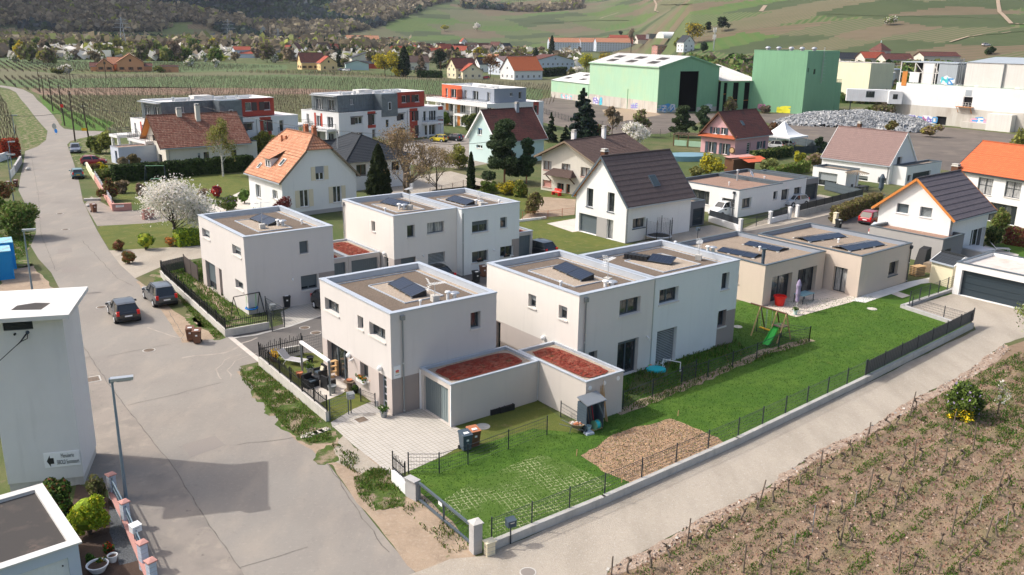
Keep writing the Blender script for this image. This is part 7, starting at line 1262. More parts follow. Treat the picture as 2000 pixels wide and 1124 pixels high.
wrn('kerb_wall','white low wall round the street-side cube garden',[(316,540),(322,548),(442,658),(526,643)],.55,'concrete',.2);fnc('black picket fence on the white wall round the street-side cube garden',[(316,540),(322,548),(442,658),(524,643)],'picket',.85,.55,2.3,'black');fnc('black slatted fence closing the street-side cube garden at the back',[(318,538),(362,527)],'slat',1.1,.2,2.3);fnc('brown woven screen beside the street-side cube house',[(361,530),(388,552)],'solid',1.55,0,2,'dshutter');fnc('wire garden gate and fence by the black bin',[(520,614),(532,648),(556,640)],'mesh',1.4,0,4);fnc('wire panel with two posts beside the black bin corner',[(520,612),(556,634)],'mesh',1.3,0,4)
wrn('kerb_wall','white low wall round the nearest cube garden',[(508,714),(640,824)],.62,'concrete',.2);wrn('kerb_wall','short white wall at the back of the nearest cube garden',[(550,700),(592,692)],.7,'concrete',.2);fnc('black picket fence on the white wall round the nearest cube garden',[(508,714),(640,824)],'picket',.95,.62,1.9,'black');fnc('black picket fence facing the side road at the nearest cube garden',[(508,714),(590,693)],'picket',1.3,.2,1.9,'black');fnc('thin wire panel closing the nearest cube garden at the back',[(592,693),(640,681)],'mesh',1.3,0,2.3)
fnc('green wire garden gate beside the grey letterbox',[(645,822),(681,810)],'mesh',1.25,0,3,'dcoping',name='garden_gate');fnc('small wire panel with bare twigs before the glazed front door',[(705,785),(733,795)],'mesh',.8,0,3)
def postbox(px,lab,z=1.05,m='dblue',yaw=.5,post=True,ht=.32):
 P_=G(*px);t=T('letterbox',lab,'letterbox',P_,yaw,'letterboxes');k=MB();k.box(-.2,-.16,z,.2,.16,z+ht,M[m]);k.pg([(-.22,-.18,z+ht),(.22,-.18,z+ht),(.22,.18,z+ht+.05),(-.22,.18,z+ht+.05)],M[m]);k.bd('box',t);k=MB();k.box(-.1,-.165,z+ht*.6,.1,-.161,z+ht*.75,M['steel']);k.bd('slot',t)
 if post:k=MB();k.tb((0,0,0),(0,0,z),.035,.035,M['anth'],8);k.bd('post',t)
postbox((997,1063),'dark letterbox on a post at the end of the lane wall',.9);postbox((686,808),'grey letterbox at the garden gate of the nearest cube house',.95,'gpipe');postbox((534,625),'grey letterbox at the side road',.9,'gpipe');postbox((1362,468),'dark letterbox by the gravel drive of the steep roofed house',1.0)
def plr(px,lab,w_,d_,h,m='block',yaw=.55,cap='concrete',cat='pillar',name='gate_pillar',gp=None):
 P_=G(*px);t=T(name,lab,cat,P_,yaw,gp);k=MB();k.box(-w_/2,-d_/2,0,w_/2,d_/2,h,M[m]);n=int(h/.2)
 for i in range(1,n):k.box(-w_/2-.004,-d_/2-.004,h*i/n-.006,w_/2+.004,d_/2+.004,h*i/n+.006,M['greywall'])
 k.bd('shaft',t);k=MB();k.box(-w_/2-.05,-d_/2-.05,h,w_/2+.05,d_/2+.05,h+.05,M[cap]);k.pg([(-w_/2-.05,-d_/2-.05,h+.05),(w_/2+.05,-d_/2-.05,h+.05),(0,0,h+.12)],M[cap]);k.pg([(w_/2+.05,-d_/2-.05,h+.05),(w_/2+.05,d_/2+.05,h+.05),(0,0,h+.12)],M[cap]);k.pg([(w_/2+.05,d_/2+.05,h+.05),(-w_/2-.05,d_/2+.05,h+.05),(0,0,h+.12)],M[cap]);k.pg([(-w_/2-.05,d_/2+.05,h+.05),(-w_/2-.05,-d_/2-.05,h+.05),(0,0,h+.12)],M[cap]);k.bd('cap',t)
plr((929,1078),'grey block pillar at the lane end of the long gate',.42,.42,1.42);plr((956,1083),'pale electricity cabinet beside the grey block pillar',.4,.3,.62,'creamwall',.55,'creamwall','cabinet','meter_cabinet')
wrn('block_wall','short raw block wall at the driveway end of the long gate',[(796,968),(816,979)],1.0,'block',.25,'block');wrn('kerb_wall','short white wall stub beside the block wall',[(768,940),(795,966)],.62,'white',.2);fnc('short black picket fence on the white wall stub',[(768,940),(792,962)],'picket',.95,.62,2.2,'black')
gt=T('long_gate','long low grey frame gate with wire infill between block pillars','gate',(0,0,0));a=G(820,981);b=G(918,1064);k=MB();n_=2
for i in range(3):q=a+(b-a)*i/2;k.bm(q+Vc((0,0,.1)),q+Vc((0,0,1.0)),.09,.09,M['dcoping'])
for v in(.12,1.0):k.bm(a+Vc((0,0,v)),b+Vc((0,0,v)),.1,.1,M['dcoping'])
k.bd('frame',gt);k=MB();L=(b-a).length;d=(b-a).normalized()
for i in range(int(L/.22)):q=a+d*(.22*i);k.bm(q+Vc((0,0,.15)),min((q+d*.85),b,key=lambda v:(v-a).length)+Vc((0,0,.95)),.012,.012,M['anth'])
k.bd('wire_infill',gt);k=MB();q=a+(b-a)*.42+Vc((.03,-.08,.85));k.obox(q,d*.16,d.cross(Vc((0,0,1)))*.01,Vc((0,0,.1)),M['paint']);k.bd('name_plate',gt)
GPW='blue pillars with red stone caps of the front garden wall'
for i,(px_,py_,hpx)in enumerate(((222,974,888),(248,1030,945),(283,1113,1022),(300,1150,1060))):P_=G(px_,py_);plr((px_,py_),('farthest','second','third','nearest')[i]+' blue pillar with red stone cap of the front garden wall',.3,.3,1.25,'bluewhite',.9,'pinkwall','pillar','wall_pillar',GPW)
wrn('garden_wall','low front garden wall with red stone coping',[(222,976),(249,1032),(285,1118),(300,1155)],.38,'bluewhite',.22,'pinkwall');fnc('curved blue iron railings between the front garden pillars',[(224,980),(249,1030),(285,1115)],'rail',.75,.42,1.9,'gpipe2');postbox((270,1078),'white letterbox on the front garden wall',1.0,'paint',.9,False,.3)
wrn('garden_wall','long low pink wall with coping along the pavement',[(187,355),(222,413),(258,411)],.85,'pinkwall',.25,'pinkwall');fnc('white picket fence on the low pink wall',[(187,354),(221,411)],'white',.65,.85,2.4);wrn('garden_wall','short pink wall right of the side drive behind the blossom',[(280,430),(300,424)],1.2,'pinkwall',.3);wrn('garden_wall','beige low wall with pillars beside the teal car',[(170,328),(178,342),(186,354)],.9,'creamwall',.25)
sgn=T('street_nameplate','white nameplate with small grey lettering on the pink wall','sign',(0,0,0));a=G(227,413)+Vc((0,0,.62));b=G(243,412)+Vc((0,0,.62));d=(b-a).normalized();n=Vc((d.y,-d.x,0));k=MB();k.obox((a+b)/2+n*.15,d*(b-a).length/2,n*.01,Vc((0,0,.13)),M['paint']);k.bd('board',sgn);k=MB();[k.obox(a+d*((b-a).length*(.15+.1*i))+n*.165+Vc((0,0,.03)),d*.04,n*.003,Vc((0,0,.03)),M['gpipe'])for i in range(8)];k.bd('lettering',sgn)
wrn('garden_wall','white boundary wall below the red hedge',[(-5,318),(40,302)],1.2,'white',.25);wrn('garden_wall','grey stone wall with white sliding gate at the left edge',[(42,318),(30,338)],1.1,'block',.3);fnc('white slatted gate at the left edge',[(30,340),(20,352)],'white',1.2,0,3)
wrn('garden_wall','white wall with dark fence in front of the long white bungalow',[(1385,433),(1443,452)],.7,'white',.25);fnc('dark solid fence on the white wall by the van',[(1385,433),(1440,450)],'solid',.75,.7,2.4);wrn('garden_wall','white wall and posts right of the dark sliding gate',[(1505,436),(1540,427)],.6,'white',.25);fnc('dark fence on the white wall beside the silver car',[(1508,434),(1540,426)],'solid',.7,.6,2.2)
fnc('dark open bar sliding gate of the long white bungalow',[(1450,450),(1502,437)],'rail',1.25,.05,3,name='sliding_gate')
for px_,py_,lb in((1445,453,'white gate post left of the dark sliding gate'),(1503,437,'white gate post right of the dark sliding gate'),(1541,428,'white gate post left of the small gate'),(1556,424,'white gate post right of the small gate')):plr((px_,py_),lb,.35,.35,1.45,'white',YW,'white',gp='white gate posts')
wrn('garden_wall','grey concrete wall with dark fence running right from the silver car',[(1558,424),(1683,392)],.75,'concrete',.2);fnc('dark solid fence on the grey concrete wall beside the clipped hedge',[(1558,424),(1683,392)],'solid',.85,.75,2.3);fnc('dark blue solid fence enclosing the bungalow yard behind',[(1610,372),(1683,390)],'solid',1.3,.1,2.4,'dcoping');plr((1631,437),'beige gate pillar at the end of the clipped hedge',.5,.4,1.3,'creamwall',YW,'creamwall')
fnc('dark green solid fence behind the pink house garden',[(1548,303),(1588,300),(1640,302)],'solid',1.5,0,3,'ddoor');fnc('grey panel fence of the factory yard behind the party tent',[(1500,276),(1560,284),(1640,300)],'solid',1.6,0,4,'dcoping');fnc('dark wire fence along the factory yard',[(1040,215),(1110,238),(1250,262),(1330,270)],'mesh',1.5,0,3);fnc('rusty post fence round the middle lawn',[(1020,430),(1070,428),(1125,420)],'mesh',1.0,0,2.4,'terra');wrn('kerb_wall','white low kerb edging the middle lawn',[(1010,434),(1066,427)],.25,'paint',.2);fnc('brown wire fence at the back of the middle lawn',[(840,385),(905,368),(975,372),(1030,388)],'mesh',1.1,0,3,'brown')
# small things
def pot(px,lab,r=.22,h=.36,m='gpipe',plant=None,z=0,gp='plant pots',cat='plant pot'):
 P_=G(*px)if len(px)==2 else Vc(px);t=T('plant_pot',lab,cat,(P_.x,P_.y,z),0,gp);k=MB();k.lathe((0,0,0),[(r*.7,0),(r*.95,h*.85),(r*1.08,h*.86),(r*1.08,h),(r*.92,h),(r*.88,h*.85),(.001,h*.84)],M[m],18);k.bd('pot',t)
 if plant:C=rng.normal(size=(90,3))*[r*.6,r*.6,r*.5]+[0,0,h+r*.5];U,V=rnd_axes(90,.05);mo('foliage',qc(C,U,V,[M[plant]]),t)
M['leafg']=mat('fresh green leaf',(.06,.13,.015),.6,isl=.35,trans=.25);M['leafred']=mat('dark red leaf',(.13,.02,.02),.6,isl=.35,trans=.2);M['flyel']=mat('yellow flowers',(.75,.5,.01),.6,isl=.2);M['flred']=mat('red flowers',(.6,.01,.01),.6,isl=.2);M['flwhite']=mat('white blossom',(.78,.74,.68),.7,isl=.15,trans=.3);M['florange']=mat('orange flowers',(.75,.22,.03),.6,isl=.2)
def box_thing(name,lab,cat,px,yaw,dims,m,z=0,gp=None):P_=G(*px);t=T(name,lab,cat,(P_.x,P_.y,z),yaw,gp);k=MB();k.box(-dims[0]/2,-dims[1]/2,0,dims[0]/2,dims[1]/2,dims[2],M[m]);return t,k
pg=T('awning_frame','white awning cassette on two grey posts over the near patio','awning',(0,0,0));a=G(592,764-18);a=G(*cq(X3,455,560));b=G(*cq(X3,728,768));ha=2.25;k=MB();k.bm(a+Vc((0,0,ha)),b+Vc((0,0,ha)),.2,.14,M['paint']);k.bd('cassette',pg)
for q in(a,b):k=MB();k.bm(q,q+Vc((0,0,ha)),.1,.1,M['gpipe']);k.bd('post',pg)
k=MB();n=26
for i in range(n):q=a+(b-a)*(i+.5)/n+Vc((.08,.06,ha-.06));k.obox(q-Vc((0,0,.08)),(b-a).normalized()*.05,Vc((.005,.005,0)),Vc((0,0,.06)),M['paint'])
k.bd('valance',pg)
def lounger(P_,yaw,lab,m='greywall'):
 t=T('sun_lounger',lab,'sun lounger',P_,yaw,'sun loungers');k=MB();k.box(-.6,-.3,.33,.75,.3,.36,M[m]);k.bd('seat',t);k=MB();k.obox((-.85,0,.62),(.32,0,-.28),(0,.3,0),(.01,0,.012),M[m]);k.bd('backrest',t);k=MB()
 for s_ in(-1,1):k.bm((-.6,s_*.31,.35),(.8,s_*.31,.35),.04,.04,M['paint']);k.bm((-.6,s_*.31,.35),(-1.15,s_*.31,.9),.04,.04,M['paint']);k.bm((.6,s_*.31,.35),(.7,s_*.31,0),.04,.04,M['paint']);k.bm((-.5,s_*.31,.35),(-.75,s_*.31,0),.04,.04,M['paint'])
 k.bd('frame',t)
lounger(G(577,712),-.35,'grey fabric lounger on the small lawn of the nearest garden');lounger(G(*cq(X6,1590,1010)),-.25,'grey lounger on the patio of the house with orange boards')
def armchair(px,yaw,lab,cush=True):
 t=T('garden_armchair',lab,'armchair',G(*px),yaw,'dark garden furniture');k=MB();k.box(-.3,-.3,.0,.3,.3,.38,M['black']);k.bd('seat',t);k=MB();k.box(-.33,.22,.38,.33,.34,.85,M['black']);k.bd('backrest',t)
 for s_ in(-1,1):k=MB();k.box(s_*.33-.05,-.3,0,s_*.33+.05,.34,.6,M['black']);k.bd('armrest',t)
 if cush:k=MB();k.obox((0,.15,.56),(.18,0,0),(0,.05,0),(0,.05,.17),M['creamsh']);k.bd('cushion',t)
 k=MB();k.box(-.26,-.28,.38,.26,.2,.46,M['dblue']);k.bd('seat_pad',t)
armchair((626,738),-.9,'black armchair with a cream cushion on the near patio');armchair((642,758),2.4,'black armchair seen from behind beside the awning post',False);armchair((606,756),.9,'black armchair against the picket fence',False)
t,k=box_thing('garden_table','low black square table on the near patio','table',(612,751),.2,(.8,.8,.04),'black',.42);k.bd('top',t)
for sx in(-1,1):
 for sy in(-1,1):k=MB();k.box(sx*.34-.04,sy*.34-.04,-.42,sx*.34+.04,sy*.34+.04,0,M['black']);k.bd('leg',t)
for px_,lb,r_,h_,m_,pl_ in(((649,768),'dark grey pot beside the right awning post',.25,.5,'gpipe',None),((606,730),'grey pot with a small shrub by the left awning post',.24,.4,'gpipe','leafg'),((606,707),'black pot on the small lawn by the lounger',.24,.36,'black',None),((585,737),'terracotta pot behind the picket fence',.22,.34,'terra',None),((694,768),'small dark pot with cactus by the house wall',.18,.25,'black','leafg'),((750,815),'grey pot with a twig at the glazed front door',.24,.42,'gpipe','leafg'),((535,706),'wooden planter with yellow and red flowers in the fence corner',.3,.4,'brown','flyel'),((735,793),'white and grey figurine pot before the front door',.1,.35,'paint',None)):pot(px_,lb,r_,h_,m_,pl_)
t=T('wood_spool_table','weathered cable spool table against the near house wall','table',G(683,763));k=MB();k.tb((0,0,0),(0,0,.06),.33,.33,M['wood'],18);k.tb((0,0,.06),(0,0,.58),.18,.18,M['wood'],12);k.tb((0,0,.58),(0,0,.64),.36,.36,M['wood'],18);k.bd('spool',t);k=MB();k.lathe((0,0,.64),[(.14,0),(.2,.1),(.18,.1),(.001,.06)],M['terra'],14);k.bd('bowl',t)
for px_,lb,h_ in(((652,737),'taller stack of pale wooden crates by the terrace door',1.1),((665,733),'shorter pale wooden crate shelf by the terrace door',.9)):
 t=T('crate_shelf',lb,'crate shelf',G(*px_),YW,'wooden crate shelves');k=MB()
 for x_ in(-.28,.28):k.box(x_-.02,-.16,0,x_+.02,.16,h_,M['newwood'])
 for i in range(4):k.box(-.26,-.16,h_*i/3.02,.26,.16,h_*i/3.02+.03,M['newwood'])
 k.bd('crate',t)
a_,z_=H1.fp('L',712,744);fbx=T('flower_box','window box with orange and green plants on the near house sill','flower box',H1.world(-.05,a_+.1,1.0),YW,'flower boxes');k=MB();k.box(-.22,-.45,0,-.02,.45,.18,M['paint']);k.bd('trough',fbx);C=rng.normal(size=(160,3))*[.08,.26,.08]+[-.12,0,.27];U,V=rnd_axes(160,.05);mo('flowers',qc(C,U,V,[M['leafg'],M['florange']],(rng.random(160)>.7).astype(int)),fbx)
for fx,lb in(((1538,825),'dark flower box on the left lower sill of the back cool white cube'),((1825,775),'dark flower box on the right lower sill of the back cool white cube')):a_,z_=HC.fp('F',*cq(Z4,*fx));q=HC.world(a_,-.1,z_-.1);t=T('flower_box',lb,'flower box',q,YW,'flower boxes');k=MB();k.box(-.3,-.1,0,.3,.1,.18,M['black']);k.bd('trough',t);C=rng.normal(size=(60,3))*[.15,.05,.05]+[0,0,.22];U,V=rnd_axes(60,.04);mo('flowers',qc(C,U,V,[M['leafg'],M['pinkwall']],(rng.random(60)>.6).astype(int)),t)
for px_,lb in(((969,806),'left of two black planting troughs along the garage wall'),((987,802),'right of two black planting troughs along the garage wall')):t,k=box_thing('planting_trough',lb,'planter',px_,.62,(1.0,.42,.02),'soilbed',.3,'planting troughs');k.bd('soil',t);k=MB();[k.box(*q,M['black'])for q in((-.52,-.24,-.3,.52,-.2,.06),(-.52,.2,-.3,.52,.24,.06),(-.52,-.2,-.3,-.48,.2,.06),(.48,-.2,-.3,.52,.2,.06))];k.bd('trough',t)
disc('manhole_cover',943,834,.42,'concrete',.02,'pale round concrete cover in the dry lawn');disc('manhole_cover',1703,604,.4,'slab',.02,'pale round cover in the green lawn before the bungalow');disc('manhole_cover',1441,639,.36,'slab',.02,'pale round cover in the swing garden lawn')
t=T('tool_cabinet','open dark grey garden cabinet with tools against the second garage','cabinet',G(1152,838),YW+.02);k=MB();w_,d_,h_=1.35,.75,1.75
k.box(-w_/2,-d_/2,0,-w_/2+.05,d_/2,h_,M['dblue']);k.box(w_/2-.05,-d_/2,0,w_/2,d_/2,h_,M['dblue']);k.box(-w_/2+.05,d_/2-.05,0,w_/2-.05,d_/2,h_,M['dblue']);k.box(-w_/2,-d_/2,0,w_/2,d_/2,.06,M['newwood']);[k.box(-w_/2-.012,-d_/2,.12+i*.17,-w_/2,d_/2,.24+i*.17,M['dblue'])for i in range(9)];k.bd('carcass',t);k=MB();k.pg([(-w_/2-.08,-d_/2-.12,h_+.02),(w_/2+.08,-d_/2-.12,h_+.02),(w_/2+.08,d_/2,h_+.28),(-w_/2-.08,d_/2,h_+.28)],M['gpipe']);k.pg([(-w_/2-.08,-d_/2-.12,h_-.03),(-w_/2-.08,d_/2,h_+.23),(w_/2+.08,d_/2,h_+.23),(w_/2+.08,-d_/2-.12,h_-.03)],M['gpipe']);k.bd('roof',t)
for i,(x_,m1,lb)in enumerate(((-.1,'wood','long handled rake inside the garden cabinet'),(.1,'wood','broom inside the garden cabinet'),(.25,'red','red handled spade inside the garden cabinet'))):q=G(1152,838);g=T('garden_tool',lb,'garden tool',q+Vc((x_*cos(YW),x_*sin(YW),.06)),YW,'garden tools in the cabinet');k=MB();k.tb((0,-.1,.1),(0,.25,1.45),.018,.018,M[m1],6);k.bd('handle',g);k=MB();k.obox((0,-.12,.12),(.12,0,0),(0,.02,0),(0,.02,.12),M['gpipe']);k.bd('head',g)
q=G(1163,836);g=T('hose_reel','turquoise green hose reel inside the garden cabinet','hose reel',(q.x,q.y-.25,.32),YW);k=MB();k.tb((-.12,0,0),(.12,0,0),.24,.24,M['turq'],18);k.bd('hose',g);k=MB();[k.tb((s_*.14,0,0),(s_*.16,0,0),.28,.28,M['tgreen'],18)for s_ in(-1,1)];k.bd('reel_side',g)
pot((1149,843),'pale green bucket at the foot of the garden cabinet',.16,.3,'teal',None,.06,None,'bucket');t,k=box_thing('sack','crumpled violet and white sack before the garden cabinet','sack',(1150,848),.5,(.5,.35,.12),'bluewhite');k.bd('bag',t)
t=T('bamboo_canes','bundle of bamboo canes leaning behind the garden cabinet','canes',G(1180,822));k=MB();[k.tb((random.uniform(-.25,.2),random.uniform(-.2,.1),0),(random.uniform(-.45,-.1),random.uniform(.1,.3),random.uniform(1.9,2.5)),.015,.012,M['newwood'],5)for i in range(12)];k.bd('canes',t)
t=T('wheelbarrow','wheelbarrow full of rubble beside the garden cabinet','wheelbarrow',G(1126,845),-.2);k=MB();k.lathe((0,0,.3),[(.22,0),(.42,.26),(.4,.26),(.001,.2)],M['wood'],12,1.15,.8);k.bd('tray',t);k=MB();[k.blob((random.uniform(-.3,.3),random.uniform(-.2,.2),.5+random.uniform(0,.08)),random.uniform(.05,.1),M['terra' if i%3 else 'concrete'],6,4,.3)for i in range(24)];tag(k.bd('rubble',t),kn='stuff');k=MB();k.tb((.42,-.05,.17),(.42,.05,.17),.17,.17,M['rubber'],14);k.bd('wheel',t);k=MB();[k.bm((.42,s_*.05,.2),(-.95,s_*.3,.55),.03,.03,M['gpipe'])for s_ in(-1,1)];[k.bm((-.3,s_*.2,.4),(-.35,s_*.22,0),.03,.03,M['gpipe'])for s_ in(-1,1)];k.bd('frame',t)
for px_,tp,lb in(((1126,891),(1126,881),'short pale stake at the left corner of the mulch bed'),((1214,943),(1215,934),'short pale stake at the near corner of the mulch bed'),((1324,813),(1324,804),'short pale stake at the far corner of the mulch bed')):t=T('stake',lb,'stake',G(*px_),0,'short stakes round the mulch bed');k=MB();k.tb((0,0,0),(.02,0,.38),.03,.025,M['newwood'],6);k.bd('stick',t)
for i,(px_,py_)in enumerate(((598,853),(610,848),(622,845),(633,841))):t=T('stepping_stone','pale stepping stone number '+('farthest left','second from left','third from left','farthest right')[i]+' on the grass verge by the driveway','stepping stone',G(px_,py_),.3+i*.2,'stepping stones on the verge');t['label']=('farthest left','second from left','third from left','farthest right')[i]+' pale stepping stone on the verge by the driveway';k=MB();k.box(-.3,-.2,0,.3,.2,.05,M['slab']);k.bd('slab',t)
t=T('swing_set','wooden swing set with yellow seats and green slide on the back lawn','swing set',(0,0,0));a=G(*cq(X5,577,640));a2=G(*cq(X5,760,575));b=G(*cq(X5,910,745));b2=G(*cq(X5,1090,690));m1=(a+a2)/2+Vc((0,0,2.15));m2=(b+b2)/2+Vc((0,0,2.15));k=MB();dd=(m1-m2).normalized();k.tb(m2-dd*.1,m1+dd*.9,.06,.06,M['brown'],8);mc=m2+(m1-m2)*.36;c1=Vc((mc.x,mc.y,0))+(a-a2)/2;c2=Vc((mc.x,mc.y,0))-(a-a2)/2
for f_,tp in((a,m1),(a2,m1),(b,m2),(b2,m2),(c1,mc),(c2,mc)):k.tb(f_,tp,.05,.05,M['newwood']if f_ is not a2 and f_ is not c2 else M['brown'],8)
k.bd('frame',t)
for f_,w_ in((.62,.42),(.85,.3)):
 q=m2+(m1-m2)*f_;k=MB();[k.tb(q+dd*s_*.22,q+dd*s_*.22-Vc((0,0,1.6)),.012,.012,M['coping'],5)for s_ in(-1,1)];so_=k.bd('rope',t);k=MB();k.obox(q-Vc((0,0,1.62)),dd*.25,dd.cross(Vc((0,0,1)))*.09,Vc((0,0,.03)),M['yellow']);k.bd('swing_seat',so_)
k=MB();q=m2+(m1-m2)*.18-Vc((0,0,1.0));k.obox(q,dd*.42,dd.cross(Vc((0,0,1)))*.4,Vc((0,0,.03)),M['wood']);k.bd('platform',t)
e_=G(*cq(X5,765,790));k=MB();n_=10;s0=Vc((q.x,q.y,1.2))+dd*.3;w_=(dd.cross(Vc((0,0,1)))).normalized();dirs=Vc((e_.x-s0.x,e_.y-s0.y,0));sdv=Vc((-dirs.y,dirs.x,0)).normalized()
def sp_(i):u=i/n_;return s0+dirs*u+Vc((0,0,-1.0*u-.02*sin(u*pi)+.12*sin(u*pi*1.0)*-1))
for i in range(n_):
 p0,p1=sp_(i),sp_(i+1);k.pg([p0-sdv*.22,p1-sdv*.22,p1+sdv*.22,p0+sdv*.22],M['green'])
 for s_ in(-1,1):k.bm(p0+sdv*s_*.23+Vc((0,0,.06)),p1+sdv*s_*.23+Vc((0,0,.06)),.03,.16,M['green'])
k.bd('slide',t)
t=T('nest_swing','black tube swing with a round blue nest seat in the street-side garden','swing',(0,0,0));a=G(*cq(X2,790,870));a2=G(*cq(X2,880,830));b=G(*cq(X2,1140,790));b2=G(*cq(X2,1060,800));m1=(a+a2)/2+Vc((0,0,1.7));m2=(b+b2)/2+Vc((0,0,1.7));k=MB();k.tb(m1,m2,.035,.035,M['black'],8);[k.tb(f_,tp,.03,.03,M['black'],8)for f_,tp in((a,m1),(a2,m1),(b,m2),(b2,m2))];k.bd('frame',t);c=m1+(m2-m1)*.66;k=MB();n=20;[k.tb((c.x+.45*cos(2*pi*i/n),c.y+.45*sin(2*pi*i/n),.55),(c.x+.45*cos(2*pi*(i+1)/n),c.y+.45*sin(2*pi*(i+1)/n),.55),.06,.06,M['blue'],6)for i in range(n)];k.bd('nest_ring',t);k=MB();k.lathe((c.x,c.y,.5),[(.001,0),(.42,.04)],M['black'],16);k.bd('net',t);k=MB();[k.tb(c+(m2-m1).normalized()*s_*.4,(c.x+.4*cos(a_),c.y+.4*sin(a_),.58),.01,.01,M['green'],4)for s_,a_ in((-1,2.6),(-1,3.7),(1,.5),(1,-.5))];k.bd('rope',t)
pot((1522,597),'huge red plant pot on the bungalow terrace',.5,.85,'red',None);pot((1553,615),'small turquoise pot with a plant at the foot of the folded parasol',.18,.4,'teal','leafg')
t=T('parasol','closed mauve parasol on the bungalow terrace','parasol',G(1555,608));k=MB();k.tb((0,0,0),(0,0,2.6),.03,.03,M['paint'],8);k.bd('pole',t);k=MB();M['mauve']=mat('mauve canvas',(.3,.25,.38),.9);k.lathe((0,0,0),[(.08,.75),(.15,.9),(.13,1.2),(.2,1.5),(.17,1.9),(.22,2.2),(.12,2.55),(.02,2.7)],M['mauve'],9);k.bd('canopy',t);k=MB();k.obox((0,0,.03),(.5,0,0),(0,.08,0),(0,0,.03),M['concrete']);k.obox((0,0,.07),(.08,0,0),(0,.5,0),(0,0,.03),M['concrete']);k.bd('base',t)
t,k=box_thing('garden_table','blue topped terrace table with thin dark legs','table',(1569,590),.68,(1.65,.95,.04),'zinc',.72);[m_ for m_ in()];M['bluetop']=mat('blue table top',(.17,.3,.35),.4);k.mats[0]=M['bluetop'];k.bd('top',t)
for sx in(-1,1):
 for sy in(-1,1):k=MB();k.box(sx*.76-.025,sy*.42-.025,-.72,sx*.76+.025,sy*.42+.025,0,M['anth']);k.bd('leg',t)
t=T('paddling_pool','turquoise shell paddling pool lid on the back lawn','paddling pool',G(1281,724));k=MB();k.lathe((0,0,0),[(.62,0),(.6,.16),(.45,.22),(.2,.25),(.001,.25)],M['turq'],14,1.1,.85);k.bd('shell',t)
t=T('toy_heap','heap of colourful toys beside the turquoise pool','toys',G(1262,719));[((lambda k:(k.blob((random.uniform(-.6,.5),random.uniform(-.3,.3),.12),random.uniform(.08,.16),M[c_],7,5,.2),k.bd('toy',t)))(MB()))for c_ in('yellow','red','green','blue','florange','yellow','tgreen','coping')]
t=T('folding_chair','small blue folding chair by the dark terrace door','chair',G(1205,716),.5);k=MB();k.obox((0,0,.45),(.2,0,0),(0,.02,.3),(0,.02,0),M['blue']);k.bd('backrest',t);k=MB();[k.bm((s_*.2,-.2,0),(s_*.2,.1,.8),.03,.03,M['paint'])for s_ in(-1,1)];k.bd('legs',t)
t=T('football_goal','small white football goal lying on the back lawn','goal',G(1311,724),-.5);k=MB();k.bm((-.6,0,.05),(-.6,0,.7),.05,.05,M['paint']);k.bm((.6,0,.05),(.6,0,.7),.05,.05,M['paint']);k.bm((-.6,0,.7),(.6,0,.7),.05,.05,M['paint']);k.bm((-.6,0,.05),(-.6,.5,.05),.04,.04,M['paint']);k.bm((.6,0,.05),(.6,.5,.05),.04,.04,M['paint']);k.bd('frame',t)
t=T('folded_lounger','white plastic folded lounger leaning on the taupe wall corner','lounger',G(1419,663),YW);k=MB();[k.bm((s_*.22,-.35,0),(s_*.22,0,1.3),.05,.04,M['paint'])for s_ in(-1,1)];[k.bm((-.22,-.35+.35*v,1.3*v),(.22,-.35+.35*v,1.3*v),.03,.05,M['paint'])for v in np.linspace(.25,1,9)];k.bd('frame',t)
P_=G(1286,470);t=T('trampoline','round trampoline with black safety net beside the steep roofed house','trampoline',P_);k=MB();r_=1.45;k.lathe((0,0,.55),[(r_,0),(r_-.02,.06),(r_-.25,.06),(r_-.25,0)],M['coping'],28);k.bd('rim_pad',t);k=MB();k.lathe((0,0,.56),[(r_-.25,0),(.001,0)],M['black'],28);k.bd('mat',t);k=MB()
for i in range(6):a=i*pi/3+.2;k.tb((r_*cos(a),r_*sin(a),0),(r_*cos(a),r_*sin(a),2.5),.035,.035,M['black'],6)
k.bd('pole',t);k=MB()
for i in range(48):a=i*2*pi/48;k.bm((r_*.97*cos(a),r_*.97*sin(a),.6),(r_*.97*cos(a),r_*.97*sin(a),2.35-.12*abs(sin(a*3+.6))),.012,.012,M['black'])
for z_ in np.arange(.7,2.3,.12):[k.bm((r_*.97*cos(a),r_*.97*sin(a),z_),(r_*.97*cos(a+.262),r_*.97*sin(a+.262),z_),.006,.006,M['black'])for a in np.arange(0,6.28,.262)]
k.bd('net',t)
def bench(px,yaw,lab,m):
 t=T('garden_bench',lab,'bench',G(*px),yaw,'garden benches');k=MB();[k.box(-.75,-.2+i*.13,.42,.75,-.1+i*.13,.46,M[m])for i in range(4)];k.bd('seat',t);k=MB();[k.box(-.75,.32+i*.02,.55+i*.13,.75,.36+i*.02,.65+i*.13,M[m])for i in range(3)];k.bd('backrest',t);k=MB();[k.box(x_-.04,-.2,0,x_+.04,.38,.42,M[m])for x_ in(-.65,.65)];k.bd('leg_frame',t)
bench((1333,451),-.3+YW*.2,'white garden bench in front of the grey annex','paint');bench((1086,382),-.9,'red garden bench under the tiled porch house','red')
P_=G(1527,288);t=T('party_tent','white peaked party tent over parked cars beside the pink house','tent',P_,.75);k=MB();S_=3.6;pk=(0,0,5.3)
